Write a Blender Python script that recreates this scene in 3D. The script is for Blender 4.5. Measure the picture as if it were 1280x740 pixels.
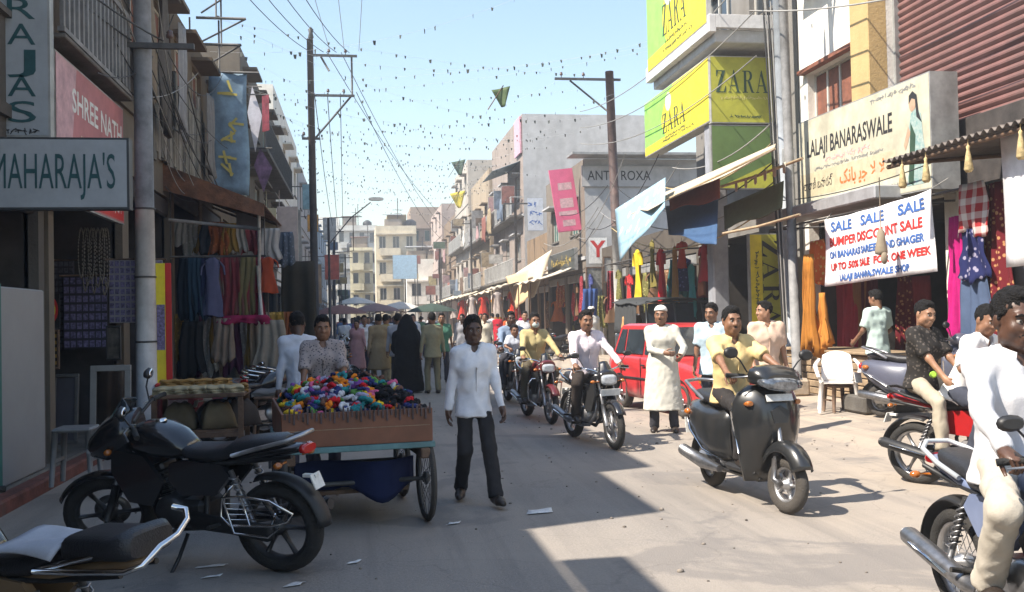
import bpy, math, random
import numpy as np
from math import sin, cos, tan, pi, radians as R, atan2, sqrt
from mathutils import Vector as V, Matrix as MX, noise, Euler

for o in list(bpy.data.objects):
    bpy.data.objects.remove(o)
SC = bpy.context.scene
COL = SC.collection
random.seed(7)

# ------------------------------------------------------------------ camera
CAM_H, FPX = 1.58, 1200.0                      # eye height, focal length in photo pixels (1280 wide)
YAW, PITCH, ROLL = R(9.0), R(1.22), R(1.2)      # street runs along +Y, camera turned right
cd = bpy.data.cameras.new('camera')
cd.sensor_width = 36.0
cd.lens = 36.0 * FPX / 1280.0
cd.clip_end = 3000
cd.clip_start = 0.05
cam = bpy.data.objects.new('camera', cd)
COL.objects.link(cam)
cam.matrix_world = (MX.Translation((0, 0, CAM_H)) @ MX.Rotation(-YAW, 4, 'Z') @ MX.Rotation(pi / 2 + PITCH, 4, 'X')
                    @ MX.Rotation(-ROLL, 4, 'Z'))
SC.camera = cam

# ------------------------------------------------------------------ sky, sun, exposure
SUN_EL = R(50)
SUN_DIR = V((-cos(R(17)) * cos(SUN_EL), -sin(R(17)) * cos(SUN_EL), sin(SUN_EL)))   # towards the sun
world = bpy.data.worlds.new('World')
SC.world = world
world.use_nodes = True
nt = world.node_tree
sky = nt.nodes.new('ShaderNodeTexSky')
sky.sky_type = 'NISHITA'
sky.sun_disc = False
sky.sun_elevation = SUN_EL
sky.sun_rotation = atan2(SUN_DIR.x, SUN_DIR.y)
sky.air_density = 1.45
sky.dust_density = 0.6
sky.ozone_density = 1.6
bg = nt.nodes['Background']
bg.inputs['Strength'].default_value = 0.112
nt.links.new(sky.outputs[0], bg.inputs['Color'])
sl = bpy.data.lights.new('sun', 'SUN')
sl.energy = 5.0
sl.angle = R(0.55)
sl.color = (1.0, 0.91, 0.79)
so = bpy.data.objects.new('sun', sl)
COL.objects.link(so)
so.rotation_euler = SUN_DIR.to_track_quat('Z', 'Y').to_euler()
so.location = (-20, -10, 40)
SC.view_settings.view_transform = 'Standard'
SC.view_settings.look = 'None'
SC.view_settings.exposure = 1.1
SC.view_settings.gamma = 1.0
SC.view_settings.use_curve_mapping = False
SC.cycles.max_bounces = 6
SC.cycles.diffuse_bounces = 3
SC.cycles.glossy_bounces = 3
SC.cycles.transmission_bounces = 4
SC.cycles.caustics_reflective = False
SC.cycles.caustics_refractive = False

# ------------------------------------------------------------------ photo pixel -> place
CM = cam.matrix_world.to_3x3()
def ray(px, py):
    return CM @ V(((px - 640) / FPX, (370 - py) / FPX, -1.0))
C0 = V((0, 0, CAM_H))
def onX(px, py, x):
    d = ray(px, py); return C0 + d * (x / d.x)
def onY(px, py, y):
    d = ray(px, py); return C0 + d * (y / d.y)
def onZ(px, py, z=0.0):
    d = ray(px, py); return C0 + d * ((z - CAM_H) / d.z)

# ================================================================== mesh helpers
class MB:
    """collects faces; build() links them as ONE mesh object"""
    def __init__(s, M=None):
        s.v = []; s.f = []; s.m = []; s.M = M or MX.Identity(4); s.mi = 0; s.sm = []; s.smooth = False
    def add(s, vs, fs, smooth=None):
        b = len(s.v); M = s.M
        s.v += [M @ V(p) for p in vs]
        for f in fs:
            s.f.append([b + i for i in f]); s.m.append(s.mi); s.sm.append(s.smooth if smooth is None else smooth)
        return s
    def box(s, c, d, rz=0, rx=0, ry=0, ch=0):
        """box centred c, full size d, chamfer ch"""
        hx, hy, hz = d[0] / 2, d[1] / 2, d[2] / 2
        T = MX.Translation(c) @ Euler((rx, ry, rz)).to_matrix().to_4x4()
        if ch <= 0:
            vs = [T @ V((x, y, z)) for z in (-hz, hz) for y in (-hy, hy) for x in (-hx, hx)]
            return s.add(vs, [(0, 2, 3, 1), (4, 5, 7, 6), (0, 1, 5, 4), (2, 6, 7, 3), (0, 4, 6, 2), (1, 3, 7, 5)], False)
        ch = min(ch, hx * .9, hy * .9, hz * .9)
        vs = []; idx = {}
        for sx in (-1, 1):
            for sy in (-1, 1):
                for sz in (-1, 1):
                    for a in range(3):
                        p = [sx * (hx - ch), sy * (hy - ch), sz * (hz - ch)]
                        p[a] = (sx * hx, sy * hy, sz * hz)[a]
                        idx[(sx, sy, sz, a)] = len(vs); vs.append(T @ V(p))
        fs = []
        for a in range(3):
            b, c_ = (a + 1) % 3, (a + 2) % 3
            for sa in (-1, 1):
                q = []
                for sb, sc in ((-1, -1), (1, -1), (1, 1), (-1, 1)):
                    k = [0, 0, 0]; k[a] = sa; k[b] = sb; k[c_] = sc
                    q.append(idx[(*k, a)])
                fs.append(q if sa > 0 else q[::-1])
            for sb in (-1, 1):
                for sc in (-1, 1):      # edge along a between faces b and c
                    k0 = [0, 0, 0]; k1 = [0, 0, 0]
                    k0[a] = -1; k1[a] = 1
                    for k in (k0, k1): k[b] = sb; k[c_] = sc
                    q = [idx[(*k0, b)], idx[(*k1, b)], idx[(*k1, c_)], idx[(*k0, c_)]]
                    fs.append(q if sb * sc < 0 else q[::-1])
        for sx in (-1, 1):
            for sy in (-1, 1):
                for sz in (-1, 1):
                    q = [idx[(sx, sy, sz, a)] for a in range(3)]
                    fs.append(q if sx * sy * sz > 0 else q[::-1])
        return s.add(vs, fs, False)
    def bx(s, x0, x1, y0, y1, z0, z1, ch=0):
        return s.box(((x0 + x1) / 2, (y0 + y1) / 2, (z0 + z1) / 2), (abs(x1 - x0), abs(y1 - y0), abs(z1 - z0)), ch=ch)
    def tube(s, pts, r, n=8, cap=True, closed=False, flat=1.0, up=None):
        """tube through pts; r number or list; flat squashes along the second axis"""
        pts = [V(p) for p in pts]; N = len(pts)
        rs = r if isinstance(r, (list, tuple)) else [r] * N
        vs = []; a = None
        for i, p in enumerate(pts):
            if closed: t = pts[(i + 1) % N] - pts[i - 1]
            else: t = pts[min(i + 1, N - 1)] - pts[max(i - 1, 0)]
            if t.length < 1e-9: t = V((0, 0, 1))
            t.normalize()
            if a is None:
                u = V(up) if up else (V((0, 0, 1)) if abs(t.z) < .9 else V((1, 0, 0)))
                a = t.cross(u).normalized()
            a = (a - t * a.dot(t))
            a = a.normalized() if a.length > 1e-6 else t.orthogonal().normalized()
            b = t.cross(a)
            for j in range(n):
                q = 2 * pi * j / n
                vs.append(p + a * (cos(q) * rs[i]) + b * (sin(q) * rs[i] * flat))
        fs = []
        for i in range(N if closed else N - 1):
            i2 = (i + 1) % N
            for j in range(n):
                j2 = (j + 1) % n
                fs.append((i * n + j, i2 * n + j, i2 * n + j2, i * n + j2))
        s.add(vs, [f[::-1] for f in fs], True)
        if cap and not closed:
            b = len(s.v) - len(vs)
            s.f.append([b + j for j in range(n)]); s.m.append(s.mi); s.sm.append(False)
            s.f.append([b + (N - 1) * n + j for j in range(n)][::-1]); s.m.append(s.mi); s.sm.append(False)
        return s
    def lathe(s, prof, c=(0, 0, 0), ax=(0, 0, 1), n=16, a0=0, a1=2 * pi, smooth=True):
        """revolve [(r, h)] about axis ax through c"""
        q = V(ax).to_track_quat('Z', 'Y').to_matrix()
        c = V(c); full = abs(a1 - a0) > 2 * pi - 1e-6
        m = n if full else n + 1
        vs = [c + q @ V((r * cos(a0 + (a1 - a0) * j / n), r * sin(a0 + (a1 - a0) * j / n), h)) for r, h in prof for j in range(m)]
        fs = []
        for i in range(len(prof) - 1):
            for j in range(n):
                j2 = (j + 1) % m if full else j + 1
                fs.append((i * m + j, i * m + j2, (i + 1) * m + j2, (i + 1) * m + j))
        return s.add(vs, fs, smooth)
    def ell(s, c, r, n=12, rot=None):
        q = (rot or MX.Identity(3)); c = V(c); k = n // 2
        vs = [c + q @ V((r[0] * sin(pi * i / k) * cos(2 * pi * j / n), r[1] * sin(pi * i / k) * sin(2 * pi * j / n), r[2] * cos(pi * i / k)))
              for i in range(k + 1) for j in range(n)]
        return s.add(vs, [(i * n + j, (i + 1) * n + j, (i + 1) * n + (j + 1) % n, i * n + (j + 1) % n) for i in range(k) for j in range(n)], True)
    def loft(s, rings, cap=True, smooth=True, closed=True):
        """rings of equal point count"""
        n = len(rings[0]); vs = [V(p) for r_ in rings for p in r_]; fs = []
        for i in range(len(rings) - 1):
            for j in range(n if closed else n - 1):
                j2 = (j + 1) % n
                fs.append((i * n + j, i * n + j2, (i + 1) * n + j2, (i + 1) * n + j))
        s.add(vs, fs, smooth)
        if cap and closed:
            b = len(s.v) - len(vs)
            for f in ([b + j for j in range(n)][::-1], [b + (len(rings) - 1) * n + j for j in range(n)]):
                s.f.append(f); s.m.append(s.mi); s.sm.append(False)
        return s
    def prism(s, poly, o, u, v, t, smooth=False):
        """extrude 2-D poly (coords along u, v from o) by vector t"""
        o, u, v, t = V(o), V(u), V(v), V(t); n = len(poly)
        a = [o + u * p[0] + v * p[1] for p in poly]
        vs = a + [p + t for p in a]
        up = u.cross(v).dot(t) > 0
        ar = sum(poly[i][0] * poly[(i + 1) % n][1] - poly[(i + 1) % n][0] * poly[i][1] for i in range(n)) > 0
        fs = [tuple(range(n)), tuple(range(2 * n - 1, n - 1, -1))] + [(i, i + n, (i + 1) % n + n, (i + 1) % n) for i in range(n)]
        if up == ar: fs = [f[::-1] for f in fs]
        return s.add(vs, fs, smooth)
    def sheet(s, fn, nu, nv, th=0.0, smooth=True):
        """surface fn(u,v) in [0,1]^2; th > 0 gives it a back"""
        P = [[V(fn(i / nu, j / nv)) for j in range(nv + 1)] for i in range(nu + 1)]
        vs = [p for r_ in P for p in r_]; w = nv + 1
        fs = [(i * w + j, (i + 1) * w + j, (i + 1) * w + j + 1, i * w + j + 1) for i in range(nu) for j in range(nv)]
        s.add(vs, fs, smooth)
        if th:
            vs2 = []
            for i in range(nu + 1):
                for j in range(nv + 1):
                    du = P[min(i + 1, nu)][j] - P[max(i - 1, 0)][j]; dv = P[i][min(j + 1, nv)] - P[i][max(j - 1, 0)]
                    nn = du.cross(dv); nn = nn.normalized() if nn.length > 1e-12 else V((0, 0, 1))
                    vs2.append(P[i][j] - nn * th)
            b = len(s.v)
            s.add(vs2, [f[::-1] for f in fs], smooth)
            a = b - len(vs)
            rim = ([(i, 0) for i in range(nu + 1)] + [(nu, j) for j in range(1, nv + 1)] +
                   [(i, nv) for i in range(nu - 1, -1, -1)] + [(0, j) for j in range(nv - 1, 0, -1)])
            for q in range(len(rim)):
                i, j = rim[q]; i2, j2 = rim[(q + 1) % len(rim)]
                s.f.append([a + i * w + j, b + i * w + j, b + i2 * w + j2, a + i2 * w + j2]); s.m.append(s.mi); s.sm.append(False)
        return s
    def mesh(s, name, mats):
        me = bpy.data.meshes.new(name)
        me.from_pydata([tuple(p) for p in s.v], [], s.f)
        for m in (mats if isinstance(mats, (list, tuple)) else [mats]): me.materials.append(m)
        me.polygons.foreach_set('material_index', s.m)
        me.polygons.foreach_set('use_smooth', s.sm)
        me.update()
        return me
    def build(s, name, mats, parent=None, **tags):
        return obj(name, s.mesh(name, mats), parent, **tags)

def obj(name, data, parent=None, label=None, cat=None, group=None, kind=None, M=None):
    o = bpy.data.objects.new(name, data); COL.objects.link(o)
    if parent is not None: o.parent = parent
    if M is not None: o.matrix_local = M
    return tag(o, label, cat, group, kind)
def tag(o, label=None, cat=None, group=None, kind=None):
    for k, v in (('label', label), ('category', cat), ('group', group), ('kind', kind)):
        if v: o[k] = v
    return o
def thing(name, label, cat, loc=(0, 0, 0), rz=0, group=None, scale=1.0):
    o = obj(name, None, None, label, cat, group)
    o.location = loc; o.rotation_euler = (0, 0, rz); o.scale = (scale,) * 3
    o.empty_display_size = .1
    return o
def copy_tree(o, parent=None):
    c = o.copy(); COL.objects.link(c); c.parent = parent
    for ch in list(o.children): copy_tree(ch, c)
    return c

# ================================================================== materials
MATS = {}
def mat(name, col, rough=.7, metal=0, var=.12, scale=6.0, bump=0.0, bscale=None, col2=None, spec=.5, coat=0, alpha=1, trans=0, dirt=0, sss=0, obj_co=True):
    """procedural principled material: base colour with noise variation and fine relief"""
    if name in MATS: return MATS[name]
    m = bpy.data.materials.new(name); m.use_nodes = True
    t = m.node_tree; N = t.nodes; L = t.links; b = N['Principled BSDF']
    b.inputs['Roughness'].default_value = rough; b.inputs['Metallic'].default_value = metal
    b.inputs['Specular IOR Level'].default_value = spec
    b.inputs['Coat Weight'].default_value = coat; b.inputs['Coat Roughness'].default_value = .08
    b.inputs['Transmission Weight'].default_value = trans; b.inputs['Alpha'].default_value = alpha
    tc = N.new('ShaderNodeTexCoord')
    nz = N.new('ShaderNodeTexNoise'); nz.inputs['Scale'].default_value = scale; nz.inputs['Detail'].default_value = 5; nz.inputs['Roughness'].default_value = .65
    L.new(tc.outputs['Object'], nz.inputs['Vector'])
    rp = N.new('ShaderNodeValToRGB')
    c = V(col); c2 = V(col2) if col2 else c * (1 - var * 1.6)
    c1 = c if col2 else c * (1 + var * .8)
    rp.color_ramp.elements[0].position = .32; rp.color_ramp.elements[1].position = .68
    rp.color_ramp.elements[0].color = (*c2, 1); rp.color_ramp.elements[1].color = (*[min(1, x) for x in c1], 1)
    L.new(nz.outputs['Fac'], rp.inputs['Fac'])
    out = rp.outputs['Color']
    if dirt:
        n2 = N.new('ShaderNodeTexNoise'); n2.inputs['Scale'].default_value = scale * .35; n2.inputs['Detail'].default_value = 8; n2.inputs['Distortion'].default_value = 1.2
        mp = N.new('ShaderNodeMapping'); mp.inputs['Scale'].default_value = (1, 1, .25)
        L.new(tc.outputs['Object'], mp.inputs['Vector']); L.new(mp.outputs[0], n2.inputs['Vector'])
        r2 = N.new('ShaderNodeValToRGB'); r2.color_ramp.elements[0].position = .48; r2.color_ramp.elements[1].position = .72
        r2.color_ramp.elements[0].color = (0, 0, 0, 1); r2.color_ramp.elements[1].color = (dirt, dirt, dirt, 1)
        L.new(n2.outputs['Fac'], r2.inputs['Fac'])
        mxn = N.new('ShaderNodeMix'); mxn.data_type = 'RGBA'
        L.new(r2.outputs['Color'], mxn.inputs['Factor']); L.new(out, mxn.inputs['A'])
        mxn.inputs['B'].default_value = (.09, .075, .06, 1)
        out = mxn.outputs['Result']
    L.new(out, b.inputs['Base Color'])
    if bump:
        n3 = N.new('ShaderNodeTexNoise'); n3.inputs['Scale'].default_value = bscale or scale * 5; n3.inputs['Detail'].default_value = 4
        L.new(tc.outputs['Object'], n3.inputs['Vector'])
        bp = N.new('ShaderNodeBump'); bp.inputs['Strength'].default_value = min(1, bump); bp.inputs['Distance'].default_value = .02
        L.new(n3.outputs['Fac'], bp.inputs['Height']); L.new(bp.outputs[0], b.inputs['Normal'])
    MATS[name] = m
    return m
def cloth(col, name=None, **k):
    name = name or 'cloth_%02x%02x%02x' % tuple(int(min(1, x) * 255) for x in col)
    k = {**dict(rough=.9, var=.08, scale=9, bump=.12, bscale=130, spec=.15), **k}
    return mat(name, col, **k)
def paint(col, name=None, **k):
    name = name or 'paint_%02x%02x%02x' % tuple(int(min(1, x) * 255) for x in col)
    k = {**dict(rough=.32, var=.05, scale=14, coat=.35), **k}
    return mat(name, col, **k)
def srgb(r, g, b, k=1.0):
    f = lambda c: (c / 255 / 12.92 if c < 10.3 else ((c / 255 + .055) / 1.055) ** 2.4) * k
    return (f(r), f(g), f(b))

BLACKP = paint((.012, .012, .014), 'black_gloss_paint', rough=.25, coat=.6)
BLACKM = mat('black_matt_plastic', (.02, .02, .021), rough=.5, var=.2, scale=20)
RUBBER = mat('tyre_rubber', (.022, .021, .02), rough=.85, bump=.4, bscale=90, dirt=.25, scale=12)
DUSTRUB = mat('dusty_tyre', (.06, .053, .046), rough=.9, bump=.4, bscale=90, dirt=.1, scale=12)
CHROME = mat('chrome', (.72, .72, .72), rough=.16, metal=1, var=.06)
DKAL = mat('dark_cast_metal', (.05, .05, .052), rough=.45, metal=.5, var=.2, scale=15)
STEEL = mat('worn_steel', (.30, .30, .31), rough=.4, metal=.9, var=.2, scale=18)
ALUM = mat('cast_aluminium', (.42, .42, .43), rough=.38, metal=.85, var=.15, scale=15)
GLASS = mat('dark_glass', (.03, .04, .05), rough=.06, spec=.8, var=.3, scale=2)
LENS = mat('clear_lens', (.42, .45, .48), rough=.08, spec=.8, coat=.8, var=.2, scale=25)
REDLENS = mat('red_lens', (.5, .012, .012), rough=.12, coat=.8, var=.2)
AMBER = mat('amber_lens', (.40, .12, .015), rough=.12, coat=.8, var=.2)
VINYL = mat('black_vinyl', (.022, .022, .025), rough=.42, bump=.25, bscale=120, var=.2)
MIRROR = mat('mirror_glass', (.9, .9, .9), rough=.02, metal=1, var=0)
WHITEP = mat('white_plate', (.75, .75, .72), rough=.5, dirt=.2, scale=20)
INK = mat('black_ink', (.02, .02, .022), rough=.7, var=.1)

def text_mesh(txt, size, bold=0.0, sx=1.0, align='CENTER', shear=0, space=1.0, line=1.0):
    """flat lettering as an evaluated mesh in local XY"""
    c = bpy.data.curves.new('lettering', 'FONT'); c.body = txt; c.size = size; c.align_x = align; c.align_y = 'CENTER'
    c.offset = bold; c.shear = shear; c.space_character = space; c.space_line = line; c.resolution_u = 3
    o = bpy.data.objects.new('tmp', c); COL.objects.link(o)
    dg = bpy.context.evaluated_depsgraph_get()
    me = bpy.data.meshes.new_from_object(o.evaluated_get(dg))
    bpy.data.objects.remove(o); bpy.data.curves.remove(c)
    me.materials.clear()
    if sx != 1.0:
        me.transform(MX.Diagonal((sx, 1, 1, 1)))
    return me
def lettering(txt, size, m, parent, M, bold=0.0, sx=1.0, fit=None, name='lettering', **k):
    me = text_mesh(txt, size, bold, sx, **k)
    if fit and len(me.vertices):
        xs = [v.co.x for v in me.vertices]; w = max(xs) - min(xs); mid = (max(xs) + min(xs)) / 2
        me.transform(MX.Diagonal((fit / w, 1, 1, 1)) @ MX.Translation((-mid, 0, 0)))
    me.materials.append(m); me.name = name
    return obj(name, me, parent, M=M)
def frame(o, x, y):
    """4x4 with local X along x, local Y along y"""
    x = V(x).normalized(); z = x.cross(V(y)).normalized(); y = z.cross(x)
    M = MX((x, y, z)).transposed().to_4x4(); M.translation = V(o); return M
# hand-cut high-contrast serif capitals, unit height, advance widths
SERIF = {
 'Z': ([[(.02,1),(.56,1),(.56,.96),(.19,.045),(.46,.045),(.56,.3),(.59,.3),(.57,0),(0,0),(0,.04),(.37,.955),(.14,.955),(.05,.72),(.02,.72)]], .62),
 'A': ([[(.33,1.02),(.37,1.02),(.66,.04),(.74,.04),(.74,0),(.44,0),(.44,.04),(.52,.04),(.31,.78),(.115,.04),(.2,.04),(.2,0),(0,0),(0,.04),(.075,.04)],[(.17,.3),(.46,.3),(.46,.345),(.17,.345)]], .76),
 'R': ([[(0,1),(.34,1),(.34,.955),(.235,.955),(.235,.04),(.32,.04),(.32,0),(0,0),(0,.04),(.09,.04),(.09,.955),(0,.955)],
        [(.34,1),(.45,.985),(.55,.92),(.59,.79),(.56,.65),(.48,.56),(.34,.525),(.235,.52),(.235,.56),(.33,.565),(.40,.62),(.44,.72),(.445,.80),(.42,.9),(.38,.945),(.34,.955)],
        [(.3,.52),(.45,.53),(.64,.05),(.7,.04),(.7,0),(.53,0)]], .70)}
def serif(txt, h, m, parent, M, fit=None, name='lettering', vertical=False):
    mb = MB(); x = 0; polys = []
    for ch in txt:
        ps, w = SERIF[ch]
        for p in ps: polys.append([((x + a) , b) for a, b in p])
        x += w + .1
    x -= .1; k = (fit / (x * h)) if fit else 1
    for p in polys: mb.add([((a - x / 2) * h * k, (b - .5) * h, 0) for a, b in p], [list(range(len(p)))], False)
    # concave letter outlines need real triangulation
    import bmesh
    me = mb.mesh(name, m); bm = bmesh.new(); bm.from_mesh(me); bmesh.ops.triangulate(bm, faces=bm.faces[:], ngon_method='EAR_CLIP')
    bmesh.ops.recalc_face_normals(bm, faces=bm.faces[:]); bm.to_mesh(me); bm.free()
    return obj(name, me, parent, M=M)

def scribble(w, h, m, parent, M, n=None, seed=1, name='lettering'):
    """a line of lettering too small or worn to read: broken strokes, no words"""
    r = random.Random(seed); mb = MB(); x = -w / 2; cell = h * .72
    while x < w / 2 - cell * .5:
        if r.random() < .14: x += cell * .6; continue
        for k in range(r.choice((2, 3, 3))):
            a = r.uniform(0, pi); L_ = h * r.uniform(.28, .5); cx, cy = x + cell * r.uniform(.25, .75), h * r.uniform(-.22, .22); t = h * .065
            dx, dy = cos(a) * L_, sin(a) * L_ * .8; q = V((dx, dy)).normalized()
            mb.add([(cx - dx - q.y * t, cy - dy + q.x * t, k * .0006), (cx - dx + q.y * t, cy - dy - q.x * t, k * .0006), (cx + dx + q.y * t, cy + dy - q.x * t, k * .0006), (cx + dx - q.y * t, cy + dy + q.x * t, k * .0006)], [(0, 1, 2, 3)], False)
        x += cell
    o = obj(name, mb.mesh(name, m), parent, M=M); o['kind'] = 'stuff'; return o

# ================================================================== people: smooth-blended distance fields meshed with surface nets
def surfnet(prims, res):
    los, his = [], []
    for p in prims:
        if p['op'] == 'add': los.append(p['lo']); his.append(p['hi'])
    lo = np.min(los, 0) - 3 * res; hi = np.max(his, 0) + 3 * res
    n = np.ceil((hi - lo) / res).astype(int) + 1
    D = np.full(n, .5, dtype=np.float32)
    ax = [lo[a] + res * np.arange(n[a]) for a in range(3)]
    for p in prims:
        k = p['k']; m = k + 2 * res
        i0 = np.maximum(((p['lo'] - m - lo) / res).astype(int), 0); i1 = np.minimum(((p['hi'] + m - lo) / res).astype(int) + 2, n)
        if np.any(i1 <= i0): continue
        sl = tuple(slice(i0[a], i1[a]) for a in range(3))
        P = np.stack(np.meshgrid(*[ax[a][sl[a]] for a in range(3)], indexing='ij'), -1)
        d = p['fn'](P); a = D[sl]
        if p['op'] == 'sub':
            D[sl] = np.maximum(a, -d)
        else:
            h = np.maximum(k - np.abs(a - d), 0) / k
            D[sl] = np.minimum(a, d) - h * h * k * .25
    for c in [q for p in prims for q in p.get('post', [])]:
        P = np.stack(np.meshgrid(*ax, indexing='ij'), -1)
        D = np.maximum(D, (P - c[0]) @ c[1])
    ins = D < 0
    nx, ny, nz = n
    cor = [(i, j, k) for i in (0, 1) for j in (0, 1) for k in (0, 1)]
    cnt = sum(ins[i:nx - 1 + i, j:ny - 1 + j, k:nz - 1 + k].astype(np.int8) for i, j, k in cor)
    act = (cnt > 0) & (cnt < 8)
    idx = np.full(act.shape, -1, dtype=np.int64); cells = np.argwhere(act); idx[act] = np.arange(len(cells))
    val = np.stack([D[cells[:, 0] + i, cells[:, 1] + j, cells[:, 2] + k] for i, j, k in cor], 1)
    acc = np.zeros((len(cells), 3)); num = np.zeros(len(cells))
    for a in range(8):
        for b in range(a + 1, 8):
            ca, cb = np.array(cor[a]), np.array(cor[b])
            if np.abs(ca - cb).sum() != 1: continue
            va, vb = val[:, a], val[:, b]; x = (va < 0) != (vb < 0)
            t = np.where(x, va / np.where(x, va - vb, 1), 0)
            acc += x[:, None] * (ca + t[:, None] * (cb - ca)); num += x
    vs = lo + res * (cells + acc / num[:, None])
    fs = []
    for a in range(3):
        b, c = (a + 1) % 3, (a + 2) % 3
        s0 = [slice(None)] * 3; s1 = [slice(None)] * 3; s0[a] = slice(0, n[a] - 1); s1[a] = slice(1, n[a])
        A, B = ins[tuple(s0)], ins[tuple(s1)]
        e = np.argwhere(A != B); e = e[(e[:, b] > 0) & (e[:, c] > 0) & (e[:, b] < n[b] - 1) & (e[:, c] < n[c] - 1)]
        if not len(e): continue
        q = []
        for db, dc in ((-1, -1), (0, -1), (0, 0), (-1, 0)):
            w = e.copy(); w[:, b] += db; w[:, c] += dc; q.append(idx[w[:, 0], w[:, 1], w[:, 2]])
        q = np.stack(q, 1); fl = B[e[:, 0], e[:, 1], e[:, 2]]
        q[fl] = q[fl][:, ::-1]; fs.append(q)
    return vs, np.concatenate(fs)

def A3(v): return np.array((v[0], v[1], v[2]), dtype=float)
def cone(a, b, ra, rb, k=.03, side=None, w=1.0, ca=False, cb=False, op='add', post=()):
    a, b = A3(a), A3(b); ab = b - a; L2 = float(ab @ ab) + 1e-9; u = ab / sqrt(L2)
    s = A3(V(side).normalized()) if side is not None else None
    def fn(P):
        q = P - a; t = np.clip((q @ ab) / L2, 0, 1); r = ra + (rb - ra) * t
        q = q - t[..., None] * ab
        if s is not None:
            g = q @ s; q = q + (g * (1 / w - 1))[..., None] * s
        d = np.sqrt((q * q).sum(-1)) - r
        if ca: d = np.maximum(d, -((P - a) @ u))
        if cb: d = np.maximum(d, (P - b) @ u)
        return d
    R_ = max(ra, rb) * max(w, 1)
    return dict(fn=fn, k=k, op=op, lo=np.minimum(a, b) - R_, hi=np.maximum(a, b) + R_, post=list(post))
def ellp(c, r, rot=None, k=.02, op='add', post=()):
    c = A3(c); r = np.array(r, float); Q = np.array(rot) if rot is not None else np.eye(3)
    def fn(P):
        q = (P - c) @ Q; k0 = np.sqrt(((q / r) ** 2).sum(-1)); k1 = np.sqrt(((q / r ** 2) ** 2).sum(-1)) + 1e-6
        return k0 * (k0 - 1) / k1
    R_ = float(r.max())
    return dict(fn=fn, k=k, op=op, lo=c - R_, hi=c + R_, post=list(post))

def ik(a, b, l1, l2, pole):
    a, b, pole = V(a), V(b), V(pole); d = b - a; L = min(d.length, (l1 + l2) * .999); d.normalize()
    x = (l1 * l1 - l2 * l2 + L * L) / (2 * L); y = sqrt(max(l1 * l1 - x * x, 0))
    n = pole - d * pole.dot(d); n.normalize()
    return a + d * x + n * y, a + d * L

SKINS = [mat('skin_brown', (.235, .118, .068), rough=.5, var=.14, scale=22, bump=.12, bscale=160),
         mat('skin_dark', (.085, .042, .027), rough=.42, var=.14, scale=22, bump=.12, bscale=160),
         mat('skin_tan', (.33, .175, .105), rough=.5, var=.12, scale=22, bump=.12, bscale=160)]
HAIR = mat('black_hair', (.010, .009, .009), rough=.65, var=.3, scale=60, bump=.8, bscale=120, spec=.2)
GREYHAIR = mat('greying_hair', (.05, .048, .047), rough=.5, var=.5, scale=80, bump=.6, bscale=140)
EYEW = mat('eye_white', (.36, .32, .29), rough=.25, var=.03)
IRIS = mat('iris', (.012, .008, .006), rough=.1, var=.03)
LEATHER = mat('shoe_leather', (.028, .02, .016), rough=.45, var=.3, scale=20)

def np_mesh(name, vs, fs, mats, disp=0, freq=8.0, seed=0, extra=None, squash=None):
    vs = np.array(vs)
    if disp:
        me0 = bpy.data.meshes.new('t'); me0.from_pydata(vs.tolist(), [], fs.tolist()); 
        nr = np.zeros(len(vs) * 3); me0.vertices.foreach_get('normal', nr) if hasattr(me0.vertices[0], 'normal') else None
        nr = nr.reshape(-1, 3); bpy.data.meshes.remove(me0)
        for i in range(len(vs)):
            p = V(vs[i]) * freq; p.z *= .6
            q = p + V((seed * 3.1, seed * 1.7, 0))
            nn = noise.noise(q); n2 = noise.noise(q * 2.3)
            n3 = noise.noise(V((q.x * 2.1 + q.z * 1.2, q.y * 2.1, q.z * 2.6)))
            vs[i] += nr[i] * disp * ((.55 - 2.2 * abs(nn)) * 1.0 + n2 * .35 + (.35 - 1.5 * abs(n3)) * .75)
    V_, F_ = vs.tolist(), fs.tolist(); mi = [0] * len(F_)
    if extra is not None:
        b = len(V_); V_ += [tuple(p) for p in extra.v]; F_ += [[b + i for i in f] for f in extra.f]; mi += extra.m
    me = bpy.data.meshes.new(name); me.from_pydata(V_, [], F_)
    for m in (mats if isinstance(mats, (list, tuple)) else [mats]): me.materials.append(m)
    me.polygons.foreach_set('material_index', mi)
    me.polygons.foreach_set('use_smooth', [True] * len(F_)); me.update()
    return me

def hand(mb, W, f, n, t, curl=.5, s=1.0):
    """five separate fingers rooted in the palm: f along, n palm side, t thumb side"""
    f, n, t = V(f).normalized(), V(n), V(t); n = (n - f * n.dot(f)).normalized(); t = t - f * t.dot(f) - n * t.dot(n); t.normalize()
    for i, (off, ln) in enumerate(((.030, .072), (.010, .082), (-.010, .077), (-.029, .060))):
        p = W + (f * .075 + t * off) * s; pts = [p]; a = 0
        for q, fr in enumerate((.45, .32, .27)):
            a += curl * (.75, 1.15, .9)[q] + (i - 1) * .03
            pts.append(pts[-1] + (f * cos(a) + n * sin(a)) * ln * fr * s)
        mb.tube(pts, [.0098 * s, .0094 * s, .0086 * s, .0062 * s], 6)
    p = W + (f * .022 + t * .028) * s; d1 = (f * .62 + t * .7 + n * (.2 + .5 * curl)).normalized(); d2 = (f * (.9 - .3 * curl) + t * (.35 - .5 * curl) + n * (.2 + .7 * curl)).normalized()
    mb.tube([p, p + d1 * .038 * s, p + (d1 * .038 + d2 * .03) * s, p + (d1 * .038 + d2 * .055) * s], [.0125 * s, .0115 * s, .0098 * s, .007 * s], 6)

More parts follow.
